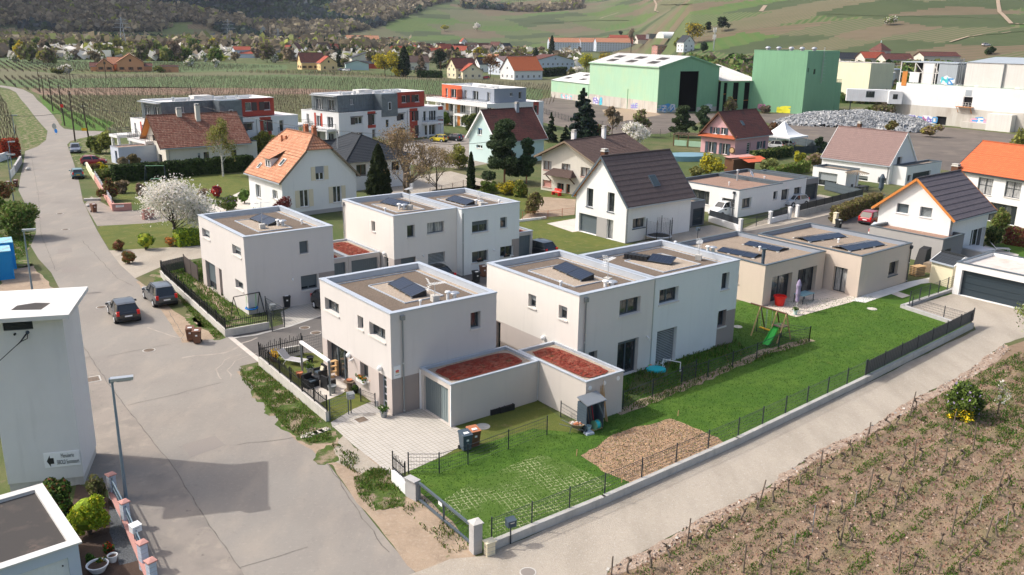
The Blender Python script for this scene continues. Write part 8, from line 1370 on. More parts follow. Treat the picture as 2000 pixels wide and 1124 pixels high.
for i in range(4):
 c0=[(-S_,-S_),(S_,-S_),(S_,S_),(-S_,S_)][i];c1=[(-S_,-S_),(S_,-S_),(S_,S_),(-S_,S_)][(i+1)%4];n=6
 for j in range(n):
  f=lambda t_:(1-t_)**1.0;zf=lambda t_:2.5+(5.3-2.5)*(t_**1.9);t0,t1=j/n,(j+1)/n
  k.pg([(c0[0]*f(t0),c0[1]*f(t0),zf(t0)),(c1[0]*f(t0),c1[1]*f(t0),zf(t0)),(c1[0]*f(t1),c1[1]*f(t1),zf(t1)),(c0[0]*f(t1),c0[1]*f(t1),zf(t1))],M['paint'])
 k.pg([(*c0,2.2),(*c1,2.2),(*c1,2.5),(*c0,2.5)],M['paint'])
k.bd('canopy',t)
for x_,y_ in((-3.5,-3.5),(3.5,-3.5),(3.5,3.5),(-3.5,3.5)):k=MB();k.tb((x_,y_,0),(x_,y_,2.4),.05,.05,M['paint'],6);k.bd('pole',t)
P_=G(1448,335);t=T('lean_to_shed','small shed with bright orange sloping roof sheet','shed',P_,.55);k=MB();k.box(-2.6,-.6,0,2.4,1.4,2.2,M['brown']);k.bd('body',t);k=MB();k.pg([(-.5,-1.8,1.7),(4.6,-1.8,1.7),(4.2,.1,2.35),(-.9,.1,2.35)],M['orred']);k.pg([(-3,.1,2.36),(3,.1,2.36),(3,1.6,2.5),(-3,1.6,2.5)],M['pinkwall']);k.bd('roof',t)
P_=G(1342,312);t=T('covered_pool','blue grey pool cover in front of the pink house','pool',P_,.3);k=MB();k.lathe((0,0,0),[(3.6,0),(3.6,.9),(3.4,.95),(.001,1.0)],M['bluetop'],24,1.3,.8);k.bd('cover',t)
P_=G(1343,288);t=T('pergola','weathered pergola with green panels left of the pink house','pergola',P_,-.5)
for x_,y_ in((-3,0),(0,0),(3,0),(-3,3),(3,3)):k=MB();k.bm((x_,y_,0),(x_,y_,2.4),.15,.15,M['brown']);k.bd('post',t)
k=MB();[k.bm((-3.3,y_,2.4),(3.3,y_,2.4),.12,.16,M['wood'])for y_ in(0,3)];[k.bm((x_,-.4,2.55),(x_,3.4,2.55),.08,.12,M['wood'])for x_ in np.arange(-3,3.1,.6)];k.bd('beams',t);k=MB();[k.box(x_,-.06,.2,x_+2.5,0,1.3,M['hgreen'])for x_ in(-2.8,.2)];k.bd('panel',t)
cx_=G(28,545);t=T('container','bright blue site container at the left edge, the nearer one','container',(cx_.x,cx_.y,0),radians(32),'blue containers');M['contb']=mat('sky blue container paint',(.01,.26,.6),.5,[((.02,.2,.42),1.5,.55,.75,.5)]);M['contr']=mat('container roof',(.25,.5,.6),.7,[((.3,.32,.28),1.2,.5,.6,.8)])
def container(t,L,W_,H_):k=MB();k.box(-L,0,.1,0,W_,H_,M['contb']);[k.box(-L+i*.45,-.03,.25,-L+i*.45+.2,0,H_-.2,M['contb'])for i in range(int(L/.45))];[k.box(0,.1+i*.45,.25,.03,.3+i*.45,H_-.2,M['contb'])for i in range(int(W_/.45))];k.bd('body',t);k=MB();k.box(-L-.05,-.05,H_,.05,W_+.05,H_+.06,M['contr']);k.bd('roof',t);k=MB();k.box(-L,-.05,.0,0.05,0,.2,M['contb']);k.box(-.1,-.06,.0,.06,.06,H_,M['contb']);k.bd('corner_post',t)
container(t,4,2.3,2.5);q=t.location;t2=T('container','bright blue site container at the left edge, the farther one','container',(q.x-1.6,q.y+3.2,0),radians(32),'blue containers');container(t2,4,2.3,2.5)
P_=G(1790,538);t=T('pallet_stack','stack of wooden pallets behind the beige bungalow','pallets',P_,YW-.2)
for i in range(6):
 k=MB();z_=i*.16;[k.box(-.6+j*.2,-.4,z_+.1,-.6+j*.2+.12,.4,z_+.125,M['newwood'])for j in range(7)];[k.box(-.6,-.4+j*.36,z_,.6,-.4+j*.36+.09,z_+.1,M['wood'])for j in range(3)];k.bd('pallet',t)
P_=G(1800,520);t=T('covered_grill','tall black fabric cover over garden equipment by the pallets','cover',P_,YW);k=MB();q0=[(-.7,-.5,0),(.7,-.5,0),(.7,.5,0),(-.7,.5,0)];q1=[(-.2,-.4,1.7),(.65,-.4,1.9),(.65,.4,1.9),(-.2,.4,1.7)];[k.pg([q0[i],q0[(i+1)%4],q1[(i+1)%4],q1[i]],M['black'])for i in range(4)];k.pg(q1,M['black']);k.bd('cover',t)
t,k=box_thing('wood_pile','stack of cut brown wood beside the black cover','wood pile',(1816,531),YW,(1.2,.9,.9),'wood');[k.tb((-.55+(i%6)*.21,-.47,.12+(i//6)*.2),(-.55+(i%6)*.21,-.52,.12+(i//6)*.2),.09,.09,M['newwood'],8)for i in range(24)];k.bd('logs',t)
P_=G(1908,501);t=T('hot_tub','square covered hot tub on the patio of the house with orange boards','hot tub',P_,.55);k=MB();k.box(-1.1,-1.1,0,1.1,1.1,.75,M['greywall']);k.bd('tub',t);k=MB();k.box(-1.15,-1.15,.75,1.15,1.15,.88,M['coping']);k.bd('cover',t)
t=T('parasol','closed dark parasol on the patio of the rose roofed house','parasol',G(1719,381));k=MB();k.tb((0,0,0),(0,0,3),.04,.04,M['gpipe'],8);k.bd('pole',t);k=MB();k.lathe((0,0,0),[(.1,.6),(.35,1.0),(.32,1.8),(.38,2.5),(.15,3.0)],M['dblue'],9);k.bd('canopy',t);k=MB();k.tb((0,0,0),(0,0,.08),.7,.7,M['anth'],14);k.bd('base',t)
t,k=box_thing('dining_table','dark dining table on the patio of the rose roofed house','table',(1682,374),.6,(2.2,1.0,.05),'anth',.72);k.bd('top',t);k=MB();[k.box(sx*1.0-.04,sy*.4-.04,-.72,sx*1.0+.04,sy*.4+.04,0,M['anth'])for sx in(-1,1)for sy in(-1,1)];k.bd('leg_frame',t)
for i in range(4):q=G(1682,374)+Vc((-.9+(i%2)*1.1,(-.9 if i<2 else .9),0));c=T('dining_chair','dark chair at the dining table of the rose roofed house','chair',q,.6,'chairs at the dining table');k=MB();k.box(-.25,-.25,.4,.25,.25,.46,M['anth']);k.bd('seat',c);k=MB();k.box(-.25,.2 if i>1 else-.25,.46,.25,.25 if i>1 else-.2,.85,M['anth']);k.bd('backrest',c);k=MB();[k.box(sx*.2-.02,sy*.2-.02,0,sx*.2+.02,sy*.2+.02,.4,M['anth'])for sx in(-1,1)for sy in(-1,1)];k.bd('leg_frame',c)
t=T('thatch_parasol','open straw parasol over the dining table','parasol',G(1670,372));k=MB();k.tb((0,0,0),(0,0,2.9),.05,.05,M['wood'],8);k.bd('pole',t);k=MB();[k.bm((0,0,3.0),(1.7*cos(a),1.7*sin(a),2.55),.1,.03,M['wood'])for a in np.arange(0,6.28,.2)];k.bd('canopy',t)
for px_,r_,lb in(((192,1116),.42,'large dark bowl planter with white rim at the bottom left'),((221,1098),.2,'small white rimmed bowl planter beside the slate chips')):t=T('bowl_planter',lb,'planter',G(*px_),0,'bowl planters');k=MB();k.lathe((0,0,0),[(r_*.6,0),(r_,.3),(r_*1.05,.34),(r_*.9,.34),(r_*.86,.26),(.001,.24)],M['paint'],20);k.bd('bowl',t);k=MB();k.lathe((0,0,0),[(r_*.87,.27),(.001,.275)],M['soilbed'],18);k.bd('soil',t)
t=T('stone_block','long grey stone block lying on the pavement above the brown bin','stone',G(181,392),.3);k=MB();k.box(-1,-.22,0,1,.22,.28,M['concrete']);k.bd('block',t)
for px_,s_,lb in(((173,404),.3,'pale boulder left of the kerb bin'),((55,333),.4,'white boulder at the left pavement by the white gate')):t=T('boulder',lb,'boulder',G(*px_));k=MB();k.blob((0,0,s_*.5),s_,M['concrete'],9,6,.15,.7);k.bd('rock',t)
t=T('garden_swing','green metal garden swing frame in front of the dark hedge','swing',G(305,355),.15);k=MB();[k.tb((s_*1.4+u,v,0),(s_*1.3,0,2.3),.05,.05,M['ddoor'],6)for s_ in(-1,1)for u,v in((0,-.7),(0,.7))];k.tb((-1.3,0,2.3),(1.3,0,2.3),.05,.05,M['tgreen'],6);k.bd('frame',t);k=MB();k.box(-.7,-.2,.4,.8,.2,.45,M['tgreen']);k.bd('seat',t)
# vegetation
def leafm(n,c,isl=.4,tr=.3):M[n]=mat(n+' foliage',tuple(min(.8,v*1.45)for v in c),.7,isl=isl,trans=tr,spec=.2);return n
for n,c in dict(l_green=(.085,.14,.026),l_lime=(.22,.27,.02),l_olive=(.13,.135,.04),l_dark=(.018,.032,.012),l_conif=(.022,.04,.02),l_cyp=(.03,.045,.014),l_pine=(.04,.065,.028),l_yellow=(.36,.3,.02),l_ygreen=(.2,.2,.04),l_brown=(.14,.108,.078),l_tan=(.22,.17,.115),l_copper=(.14,.055,.025),l_maroon=(.11,.025,.03),l_redhedge=(.33,.045,.025),l_pale=(.16,.19,.07),l_hedge=(.03,.055,.014),l_beech=(.13,.105,.05),l_lilac=(.3,.22,.35),l_blue=(.03,.045,.05),l_bud=(.2,.15,.06)).items():leafm(n,c)
M['l_white']=M['flwhite']
def crown(n,rx,rz,zc,size,mats,probs=None,seed=1,lumps=12,lr=.42,flat=0,sy=1,drop=0):
 r=np.random.default_rng(seed);L=r.normal(size=(lumps,3));L/=np.linalg.norm(L,axis=1)[:,None];L*=r.uniform(.25,.78,lumps)[:,None];R_=r.uniform(.6,1.15,lumps)*lr;k=r.integers(0,lumps,n)
 d=r.normal(size=(n,3));d/=np.linalg.norm(d,axis=1)[:,None];p=L[k]+d*(R_[k]*r.uniform(.55,1.05,n))[:,None];p[:,0]*=rx;p[:,1]*=rx*sy;p[:,2]=p[:,2]*rz-(drop*(p[:,0]**2+p[:,1]**2)/rx**2)
 p[:,2]+=zc;p[:,2]=np.maximum(p[:,2],.05);U,V=rnd_axes(n,size,r,flat);mi=r.choice(len(mats),n,p=probs)if len(mats)>1 else None
 if mi is not None and probs:lk=r.random(lumps)<.5;
 return qc(p.astype(np.float32),U.astype(np.float32),V.astype(np.float32),[M[m]for m in mats],mi)
def limbs(h,rx,zc,rz,m,seed,n=9,r0=None,stems=1,dph=3,zb=.25):
 rr=random.Random(seed);k=MB();tips=[];r0=r0 or max(.05,h*.022)
 def grow(p,d,L,r_,dp):
  q=p
  for s_ in range(3):d=(d+Vc((rr.uniform(-.16,.16),rr.uniform(-.16,.16),rr.uniform(-.04,.12)))).normalized();q2=q+d*L/3;k.tb(q,q2,r_*(1-.22*s_),r_*(1-.22*(s_+1)),M[m],5 if r_>.04 else 3,caps=False);q=q2
  tips.append(q)
  if dp>0:
   for c_ in range(rr.choice((2,3,3))):a=rr.uniform(0,6.283);e=Vc((cos(a),sin(a),rr.uniform(.1,1.0)));grow(q,(d*.75+e*.6).normalized(),L*rr.uniform(.6,.8),r_*.5,dp-1)
 for s_ in range(stems):
  a=rr.uniform(0,6.28);b0=Vc((0,0,0));t0=Vc((cos(a)*.25*(stems>1),sin(a)*.25*(stems>1),1)).normalized();t1=t0*h*zb;k.tb(b0,t1,r0,r0*.8,M[m],8);nn=max(2,n//stems)
  for i in range(nn):a=6.283*i/nn+rr.uniform(-.4,.4);u=i/nn;grow(t1+Vc((0,0,h*.3*u)),Vc((cos(a)*(1-u*.6),sin(a)*(1-u*.6),.5+u)).normalized(),max(rx,h*.5)*.42,r0*.45,dph)
  k.tb(t1,t1+Vc((0,0,h*.4)),r0*.8,r0*.4,M[m],6)
 return k,tips
def tree(kn,lab,b,top,hw,n=2500,mats=('l_green',),size=None,bark='bark',seed=None,gp=None,dist=None,cat='tree',name='tree',zc=None,probs=None,**kw):
 if dist:P_=hit(*b)
 else:P_=G(*b)
 h=max(.4,HT(b[0],top,P_)-P_.z);r_=pxm(P_,hw);seed=seed or int(b[0]*7+b[1]);t=T(name,lab,cat,P_,seed%6,gp);size=size or max(.05,min(.5,r_*.055));mats=list(mats)
 if kn=='ball':mo('foliage',crown(n,r_*.95,h*.5,h*.5,size,mats,probs,seed,26,.35,**kw),t);k=MB();k.tb((0,0,0),(0,0,h*.5),r_*.12,r_*.06,M[bark],6);k.blob((0,0,h*.5),r_*.72,M[mats[0]],10,7,.05,h*.5/r_);k.bd('stems',t)
 elif kn=='round':k,tips=limbs(h*.8,r_,0,0,bark,seed,7,dph=1);k.bd('trunk',t);mo('crown',crown(n,r_,h*.42,h*.57,size,mats,probs,seed,16,**kw),t)
 elif kn=='bush':k,tips=limbs(h*.6,r_,0,0,bark,seed,6,r0=.04,dph=1,zb=.1,stems=2);k.bd('stems',t);mo('foliage',crown(n,r_,h*.5,h*.48,size,mats,probs,seed,14,**kw),t)
 elif kn in('bare','blossom'):
  st=kw.pop('stems',1);k,tips=limbs(h*.78,r_,0,0,bark,seed,kw.pop('nb',10),stems=st,dph=kw.pop('depth',3),r0=kw.pop('r0',None));mx=max(hypot(q.x,q.y)for q in tips);mz=max(q.z for q in tips);sx,sz=r_*.95/mx,h*.97/mz;k.v=[(x*(sx if z>h*.2 else 1),y*(sx if z>h*.2 else 1),z*sz)for x,y,z in k.v];k.bd('trunk',t)
  r=np.random.default_rng(seed);tp=np.array([(q.x*sx,q.y*sx,q.z*sz)for q in tips]);idx=r.permutation(len(tp))[:int(len(tp)*.6)+1][r.integers(0,int(len(tp)*.6)+1,n)%len(tp)];sp=r_*(.09 if kn=='bare' else .15);p=tp[idx]+r.normal(size=(n,3))*sp*[1,1,.8]
  dp=kw.get('drop',0)
  if dp:p[:,2]-=r.random(n)**2*dp*h*np.clip((p[:,0]**2+p[:,1]**2)/r_**2*1.6,.1,1)
  p[:,2]=np.maximum(p[:,2],.3);U,V=rnd_axes(n,size,r);mi=r.choice(len(mats),n,p=probs)if len(mats)>1 else None;mo('crown',qc(p,U,V,[M[m]for m in mats],mi),t)
 elif kn in('spruce','column','cone'):
  k=MB();k.tb((0,0,0),(0,0,h*.9),max(.06,h*.02),.03,M[bark],7);k.bd('trunk',t);r=np.random.default_rng(seed);nb=90 if kn=='spruce' else 34;z=1-np.sqrt(r.random(n));
  if kn=='spruce':prof=(1-z)**.85;br=r.integers(0,nb,n);bz=np.sort(1-np.sqrt(np.linspace(.01,.99,nb)));ba=r.uniform(0,6.283,nb);bl=(1-bz)**.8*r.uniform(.7,1.15,nb);u=r.random(n)**.7;a=ba[br]+r.normal(size=n)*.13;rad=bl[br]*u;z=.07+.93*bz[br]-u*.07*bl[br]+.0;p=np.stack([rad*cos_(a)*r_,rad*sin_(a)*r_,z*h-rad*.0+r.normal(size=n)*.01*h],1)
  else:
   z=r.random(n);f=np.minimum(1,(z/.12)**.5)*(1-z**(2.2 if kn=='column' else 1.25))**.7;a=r.uniform(0,6.283,n);f*=1+.16*np.sin(a*5+z*11)+.1*np.sin(a*9-z*23);rad=f*r.uniform(.72,1.0,n);p=np.stack([rad*cos_(a)*r_,rad*sin_(a)*r_,.02*h+z*h*.98],1);k=MB();k.lathe((0,0,0),[(r_*.3,.1),(r_*.72,h*.12),(r_*.66,h*.45),(r_*.42,h*.75),(r_*.1,h*.95)],M[mats[0]],12);k.bd('inner_foliage',t)
  U,V=rnd_axes(n,size,r,.3 if kn=='spruce' else 0);mo('crown',qc(p,U,V,[M[m]for m in mats],r.choice(len(mats),n,p=probs)if len(mats)>1 else None),t)
 elif kn=='pine':
  k,tips=limbs(h*.75,r_,0,0,'pbark',seed,9,dph=1,zb=.38);k.bd('trunk',t);r=np.random.default_rng(seed);nc=30;cz=r.uniform(kw.get('low',.3),.97,nc);ca_=r.uniform(0,6.28,nc);cr=r.uniform(.15,.85,nc)*np.clip(1.25-cz,.25,1);ix=r.integers(0,nc,n);cc=np.stack([cr*cos_(ca_)*r_,cr*sin_(ca_)*r_,cz*h],1);d=r.normal(size=(n,3));d/=np.linalg.norm(d,axis=1)[:,None];p=cc[ix]+d*np.array([r_*.3,r_*.33,h*.075])*r.uniform(.5,1.1,n)[:,None];U,V=rnd_axes(n,size,r,.2);mo('crown',qc(p,U,V,[M[m]for m in mats]),t)
 return t
cos_,sin_=np.cos,np.sin
def hdg(lab,a,b,h,w_,mats=('l_hedge',),dens=90,size=.07,rnd=False,gp=None):
 A_,B_=G(*a),G(*b);d=B_-A_;L=d.length;t=T('hedge',lab,'hedge',A_,atan2(d.y,d.x),gp);n=int(dens*(L*h*2+L*w_));k=MB();k.box(.08,.08,0,L-.08,w_-.08,h-.1,M[mats[0]]);k.bd('inner_foliage',t);r=np.random.default_rng(int(a[0]));f=r.random(n);x=r.uniform(0,L,n);y=np.where(f<.38,0,np.where(f<.6,w_,r.uniform(0,w_,n)));z=np.where(f<.6,r.uniform(0,h,n),h);e=r.random(n)<.08;x=np.where(e,r.choice([0,L],n),x);y=np.where(e,r.uniform(0,w_,n),y);z=np.where(e,r.uniform(0,h,n),z);w2=.06*np.sin(x*1.7)+.05*np.sin(x*4.1+z*3);p=np.stack([x,y+w2*np.where(y<w_/2,-1,1),z+w2],1)+r.normal(size=(n,3))*.035;p[:,2]=np.maximum(p[:,2],.03);U,V=rnd_axes(n,size,r);mo('foliage',qc(p,U,V,[M[m]for m in mats],r.integers(0,len(mats),n)),t)
tree('blossom','big weeping tree covered in white blossom at the corner lawn',(342,468),358,70,13000,('flwhite','l_pale'),.075,probs=[.93,.07],stems=1,dph=3,nb=12,drop=.35,r0=.16)
tree('ball','round bright green clipped bush on the corner lawn',(285,488),451,17,3500,('l_lime','l_green'),.06,probs=[.45,.55]);tree('ball','small reddish brown clipped ball nearer the lawn corner, upper one',(232,490),467,12.5,2600,('l_copper','l_olive'),.05,cat='bush');tree('ball','reddish brown clipped ball at the garden path, lower one',(253,515),487,15,3000,('l_copper','l_olive'),.05,cat='bush')
hdg('short bright green clipped hedge block beside the street-side cube house',(350,484),(392,478),1.5,1.6,('l_lime','l_green'),130);tree('bush','orange flowering shrub in front of the white blossom tree',(333,481),458,12,500,('florange','l_bud'),.06)
tree('bush','large loose green bush at the left road edge',(34,466),381,40,9000,('l_green','l_olive','l_pale'),.1,probs=[.5,.35,.15]);tree('bush','olive bush behind the large loose green bush',(-4,440),372,30,4000,('l_olive','l_green'),.1);tree('bush','rust tinted bush by the left bins',(8,398),348,20,2500,('l_copper','l_olive'),.09)
tree('cone','tall dark cypress-like conifer between the white houses',(741,388),281,25,16000,('l_cyp','l_conif'),.1);tree('column','slim dark columnar cypress on the middle lawn',(920,375),297,8,4500,('l_dark','l_cyp'),.08)
tree('bare','large spreading bare tree with rusty buds behind the cube houses',(797,402),236,78,4200,('l_bud','l_tan'),.07,bark='gbark',stems=3,dph=4,nb=12,r0=.38);tree('bare','smaller bare tree right of the large spreading one',(853,392),285,42,2200,('l_bud','l_tan'),.07,dph=3,nb=9)
tree('pine','broad dark pine before the teal house, left one',(985,358),236,42,18000,('l_pine','l_conif'),.13,low=.12);tree('pine','narrower dark pine right of the broad one',(1028,358),272,26,8000,('l_pine','l_conif'),.12,low=.2)
tree('spruce','big blue green cedar with drooping branches in front of the green hall',(1138,276),164,34,15000,('l_conif','l_blue'),.18,probs=[.7,.3]);tree('spruce','small dark spruce left of the big cedar',(1076,278),215,14,4000,('l_dark','l_conif'),.13);tree('spruce','smallest dark spruce at the foot of the big cedar',(1104,278),243,12,2600,('l_dark','l_conif'),.12)
tree('pine','rounded pine left of the pink house',(1331,268),198,24,8000,('l_pine','l_conif'),.16,low=.1);tree('pine','smaller pine touching the pink house roof',(1371,264),207,20,6000,('l_pine','l_conif'),.15,low=.1)
tree('bush','rose red shrub behind the umber roof',(1170,274),238,20,2200,('l_maroon','l_pale'),.12);tree('blossom','round white blossom tree behind the umber roof',(1238,296),243,27,6000,('flwhite','l_ygreen'),.12,probs=[.9,.1]);tree('bare','birch with thin yellowish leaves on the lawn before the dark hedge',(436,345),230,30,4200,('l_bud','l_ygreen'),.07,bark='birch',dph=3,nb=11,drop=.3)
tree('bush','dark red plum shrub between the cube houses and the salmon roof',(548,452),379,34,3600,('l_maroon',),.075);tree('bush','green shrub with pinkish buds above the street-side cube house',(443,414),381,27,2600,('l_olive','l_green','l_lilac'),.08,probs=[.5,.4,.1]);tree('ball','small red round shrub on the garden lawn',(424,387),361,13,1800,('l_redhedge','l_maroon'),.07);tree('bush','straw coloured grass clump left of the red round shrub',(398,392),367,12,900,('l_tan',),.08);tree('ball','dark green shrub at the salmon roofed house wall',(478,398),365,12,1600,('l_green','l_hedge'),.07)
hdg('long dark green hedge in front of the weathered red roof',(226,358),(497,334),2.3,1.6,('l_hedge','l_dark'),34,.13);hdg('red leaved clipped hedge at the upper left',(6,312),(42,306),3.0,2.2,('l_redhedge','l_copper'),30,.14)
for i,(b_,tp,hw,ms,lb)in enumerate((((215,392),348,20,('l_copper','l_olive'),'reddish shrub behind the white picket fence'),((240,378),352,16,('l_beech','l_tan'),'tan shrub behind the reddish one'),((205,352),326,22,('l_olive','l_green'),'olive shrub at the wall corner by the teal car'),((188,332),318,9,('l_olive','l_copper'),'low shrub hiding the red car'),((196,328),317,8,('l_yellow',),'small yellow shrub by the red car'),((203,333),322,8,('l_lime','l_yellow'),'lime shrub by the red car'),((262,324),300,13,('l_beech',),'brown shrub by the small white garage'),((240,324),303,10,('l_tan',),'thin bare shrub by the small white garage'),((208,300),256,22,('l_ygreen','l_olive'),'yellow green loose tree left of the apartment balcony'),((187,300),262,14,('l_olive','l_green'),'dark olive bush beside the leaning pole'),((316,374),355,8,('l_bud',),'small orange tinted shrub by the swing'),((278,392),355,10,('l_tan',),'small weeping bare tree near the swing'),((990,380),350,26,('l_yellow','l_olive'),'yellow flowering shrub at the middle lawn'),((955,378),352,22,('l_olive','l_green'),'green shrub at the middle lawn'),((1045,420),372,26,('l_olive','l_beech'),'olive tree shrub by the rusty post fence'),((1015,385),352,20,('l_green','l_ygreen'),'fresh green shrub under the pines'),((895,330),285,28,('l_olive','l_ygreen'),'olive thicket near the yellow hatchback'),((760,300),262,36,('l_olive','l_tan'),'thin thicket before the middle apartment block'),((700,300),270,20,('l_olive',),'olive shrub before the middle apartment block'),((515,300),255,26,('l_olive','l_ygreen'),'olive tree right of the weathered red roof'),((920,262),222,22,('l_olive','l_hedge'),'dark shrub under the right apartment block'),((868,245),220,14,('l_green',),'green conifer shrub beside the right apartment block'),((1388,342),300,27,('l_ygreen','l_yellow'),'yellow green variegated shrub before the orange sheet shed'),((1358,345),322,16,('l_olive',),'olive hedge shrub below the pool cover'),((1502,338),302,24,('l_pale','l_olive'),'pale grey green small tree right of the orange sheet shed'),((1560,318),294,12,('l_yellow','l_ygreen'),'yellow forsythia by the green fence'),((1590,326),292,20,('l_olive','l_tan'),'olive shrub by the rose brown roof'),((1603,300),268,12,('l_conif',),'dark leaning conifer before the rose brown roof'),((1946,468),393,16,('l_olive','l_green'),'narrow young tree right of the mauve roof'),((1940,480),440,20,('l_olive','l_hedge'),'olive bushes right of the mauve roof'),((1440,300),270,0.1,('l_olive',),''))):
 if lb:tree('bush',lb,b_,tp,hw,2200,ms,max(.07,pxm(G(*b_),1.5)),seed=90+i,cat='shrub',name='shrub')
hdg('dark clipped hedge behind the pink house corner',(1476,318),(1548,306),1.8,1.4,('l_hedge','l_olive'),22,.15);hdg('green clipped hedge left of the rose roofed house',(1512,352),(1582,336),1.7,1.3,('l_green','l_olive'),26,.12);hdg('brown green clipped beech hedge before the house with orange boards',(1640,436),(1722,404),1.7,1.3,('l_beech','l_olive'),70,.09);hdg('dark red leaved hedge at the right edge',(1958,477),(2030,490),1.8,1.2,('l_copper','l_maroon','l_olive'),70,.09)
tree('bush','leafy green lilac bush at the right end of the vineyard',(1882,814),738,44,9000,('l_green','l_hedge','l_lilac'),.06,probs=[.62,.33,.05]);tree('bush','low yellow flowering shrub in front of the lilac bush',(1872,820),792,30,900,('flyel','l_green'),.05,probs=[.6,.4],cat='shrub');tree('bare','young sapling with white blossom at the vineyard end',(1948,810),742,17,260,('flwhite','l_pale'),.045,nb=6,dph=1);tree('bare','budding tree reaching in from the right edge',(2025,775),580,68,4200,('l_pale','l_ygreen','flwhite'),.06,probs=[.6,.3,.1],nb=11)
tree('ball','bright yellow green clipped bush in the front garden',(176,1044),962,41,9000,('l_lime','l_yellow'),.05,probs=[.8,.2]);tree('bush','dark green shrub between tower and yellow green bush',(116,1015),925,34,4500,('l_hedge','l_green','l_copper'),.06,probs=[.5,.35,.15]);tree('bush','low dry shrub at the tower foot',(192,985),925,20,1500,('l_beech','l_olive'),.05)
for b_,lb,m_ in(((212,1080),'clump of red tulips by the slate chips','flred'),((200,1105),'yellow daffodils between the bowl planters','flyel'),((176,1100),'green iris leaves by the large bowl planter','l_green')):tree('bush',lb,b_,b_[1]-20,11,260,(m_,'leafg'),.045,probs=[.3,.7],cat='flowers',name='flower_clump')
for b_,tp,hw,ms,lb in(((1722,236),196,26,('l_brown','l_olive'),'brown thicket under the white bridge'),((1700,232),205,18,('l_green','l_olive'),'green thicket under the white bridge'),((1818,268),241,19,('l_ygreen','l_tan'),'pale willow shrub right of the rubble'),((1740,266),236,11,('l_olive','l_bud'),'small tree growing from the rubble'),((1995,305),240,22,('l_ygreen','l_olive'),'pale shrub at the right edge of the yard'),((1425,222),188,14,('l_olive','l_brown'),'ivy and brush at the corner of the green hall'),((1548,220),180,14,('l_pale','l_brown'),'thin young trees in front of the green tower'),((1495,222),204,12,('l_brown',),'bramble at the foot of the green tower'),((1250,268),215,20,('l_pale','l_tan'),'thin budding tree in the factory yard'),((1195,268),208,22,('l_tan',),'bare tree right of the big cedar'),((1505,262),240,16,('l_copper','l_brown'),'russet bramble left of the rubble heap')):tree('bare' if 'tree' in lb else 'bush',lb,b_,tp,hw,1300,ms,.2,dph=2)if 'tree' in lb else tree('bush',lb,b_,tp,hw,1300,ms,.2,cat='shrub',name='shrub')
for kd,b_,tp,hw,n_,ms,lb in(('round',(752,149),95,27,2600,('l_yellow','l_ygreen'),'tall bright yellow tree at the vineyard edge'),('round',(772,149),100,14,1200,('l_ygreen','l_olive'),'olive tree touching the bright yellow one'),('bush',(778,150),126,16,900,('l_yellow','l_ygreen'),'low yellow bush right of the bright yellow tree'),('column',(790,150),91,12,2200,('l_dark','l_conif'),'tall dark pointed conifer beside the yellow trees'),('pine',(860,148),96,25,2200,('l_conif','l_dark'),'broad dark pine left of the cream farmhouse'),('spruce',(822,146),90,13,1200,('l_conif','l_brown'),'ragged dark conifer between cypress and pine'),('bare',(823,148),105,7,500,('l_tan',),'pale birch in front of the ragged conifer'),('ball',(906,130),108,13,700,('l_dark','l_hedge'),'dark rounded tree behind the cream farmhouse'),('bare',(958,152),105,18,900,('l_tan','l_copper'),'russet bare tree right of the cream farmhouse'),('bush',(1020,152),143,12,500,('l_copper','l_yellow'),'russet and yellow shrub at the orange roofed villa'),('spruce',(606,112),80,10,700,('l_dark',),'dark pine behind the yellow farmhouse, left one'),('spruce',(652,114),82,9,700,('l_dark',),'dark spruce behind the yellow farmhouse, middle one'),('spruce',(664,116),90,10,700,('l_dark',),'dark spruce behind the yellow farmhouse, right one'),('blossom',(656,128),105,12,600,('flwhite',),'white blossom tree beside the yellow farmhouse'),('round',(1146,142),103,20,1500,('l_yellow','l_ygreen'),'yellow tree left of the green hall'),('round',(1182,130),100,16,1200,('l_yellow','l_olive'),'yellow tree behind the green hall roof'),('round',(1113,138),119,11,700,('l_lime','l_yellow'),'lime green tree by the mansard house'),('column',(1077,116),70,6,900,('l_dark',),'very tall narrow dark conifer above the mansard house'),('spruce',(1043,122),96,8,700,('l_dark','l_conif'),'dark conifer above the orange roofed villa'),('blossom',(1128,145),132,14,500,('flwhite',),'low blossom shrub left of the green hall'),('round',(1372,122),109,13,600,('l_yellow','l_ygreen'),'yellow bush behind the mast'),('round',(1430,125),109,12,600,('l_yellow','l_ygreen'),'yellow bush behind the link building roof'),('bush',(130,146),122,17,900,('flwhite','l_olive'),'white blossom tree left of the apricot farmhouse'),('bush',(112,146),132,12,600,('l_olive','l_hedge'),'dark shrub left of the apricot farmhouse'),('bush',(312,142),128,12,500,('l_green','l_olive'),'flat topped green shrub right of the apricot farmhouse')):tree(kd,lb,b_,tp,hw,n_,ms,max(.3,pxm(G(*b_),1.0)))
hdg('dark clipped hedge at the vineyard edge left of the cream farmhouse',(815,152),(862,153),3,3,('l_hedge','l_dark'),5,.4);hdg('dark hedge in front of the pale blue mansard house',(1062,151),(1106,147),4,3,('l_dark','l_hedge'),5,.4)
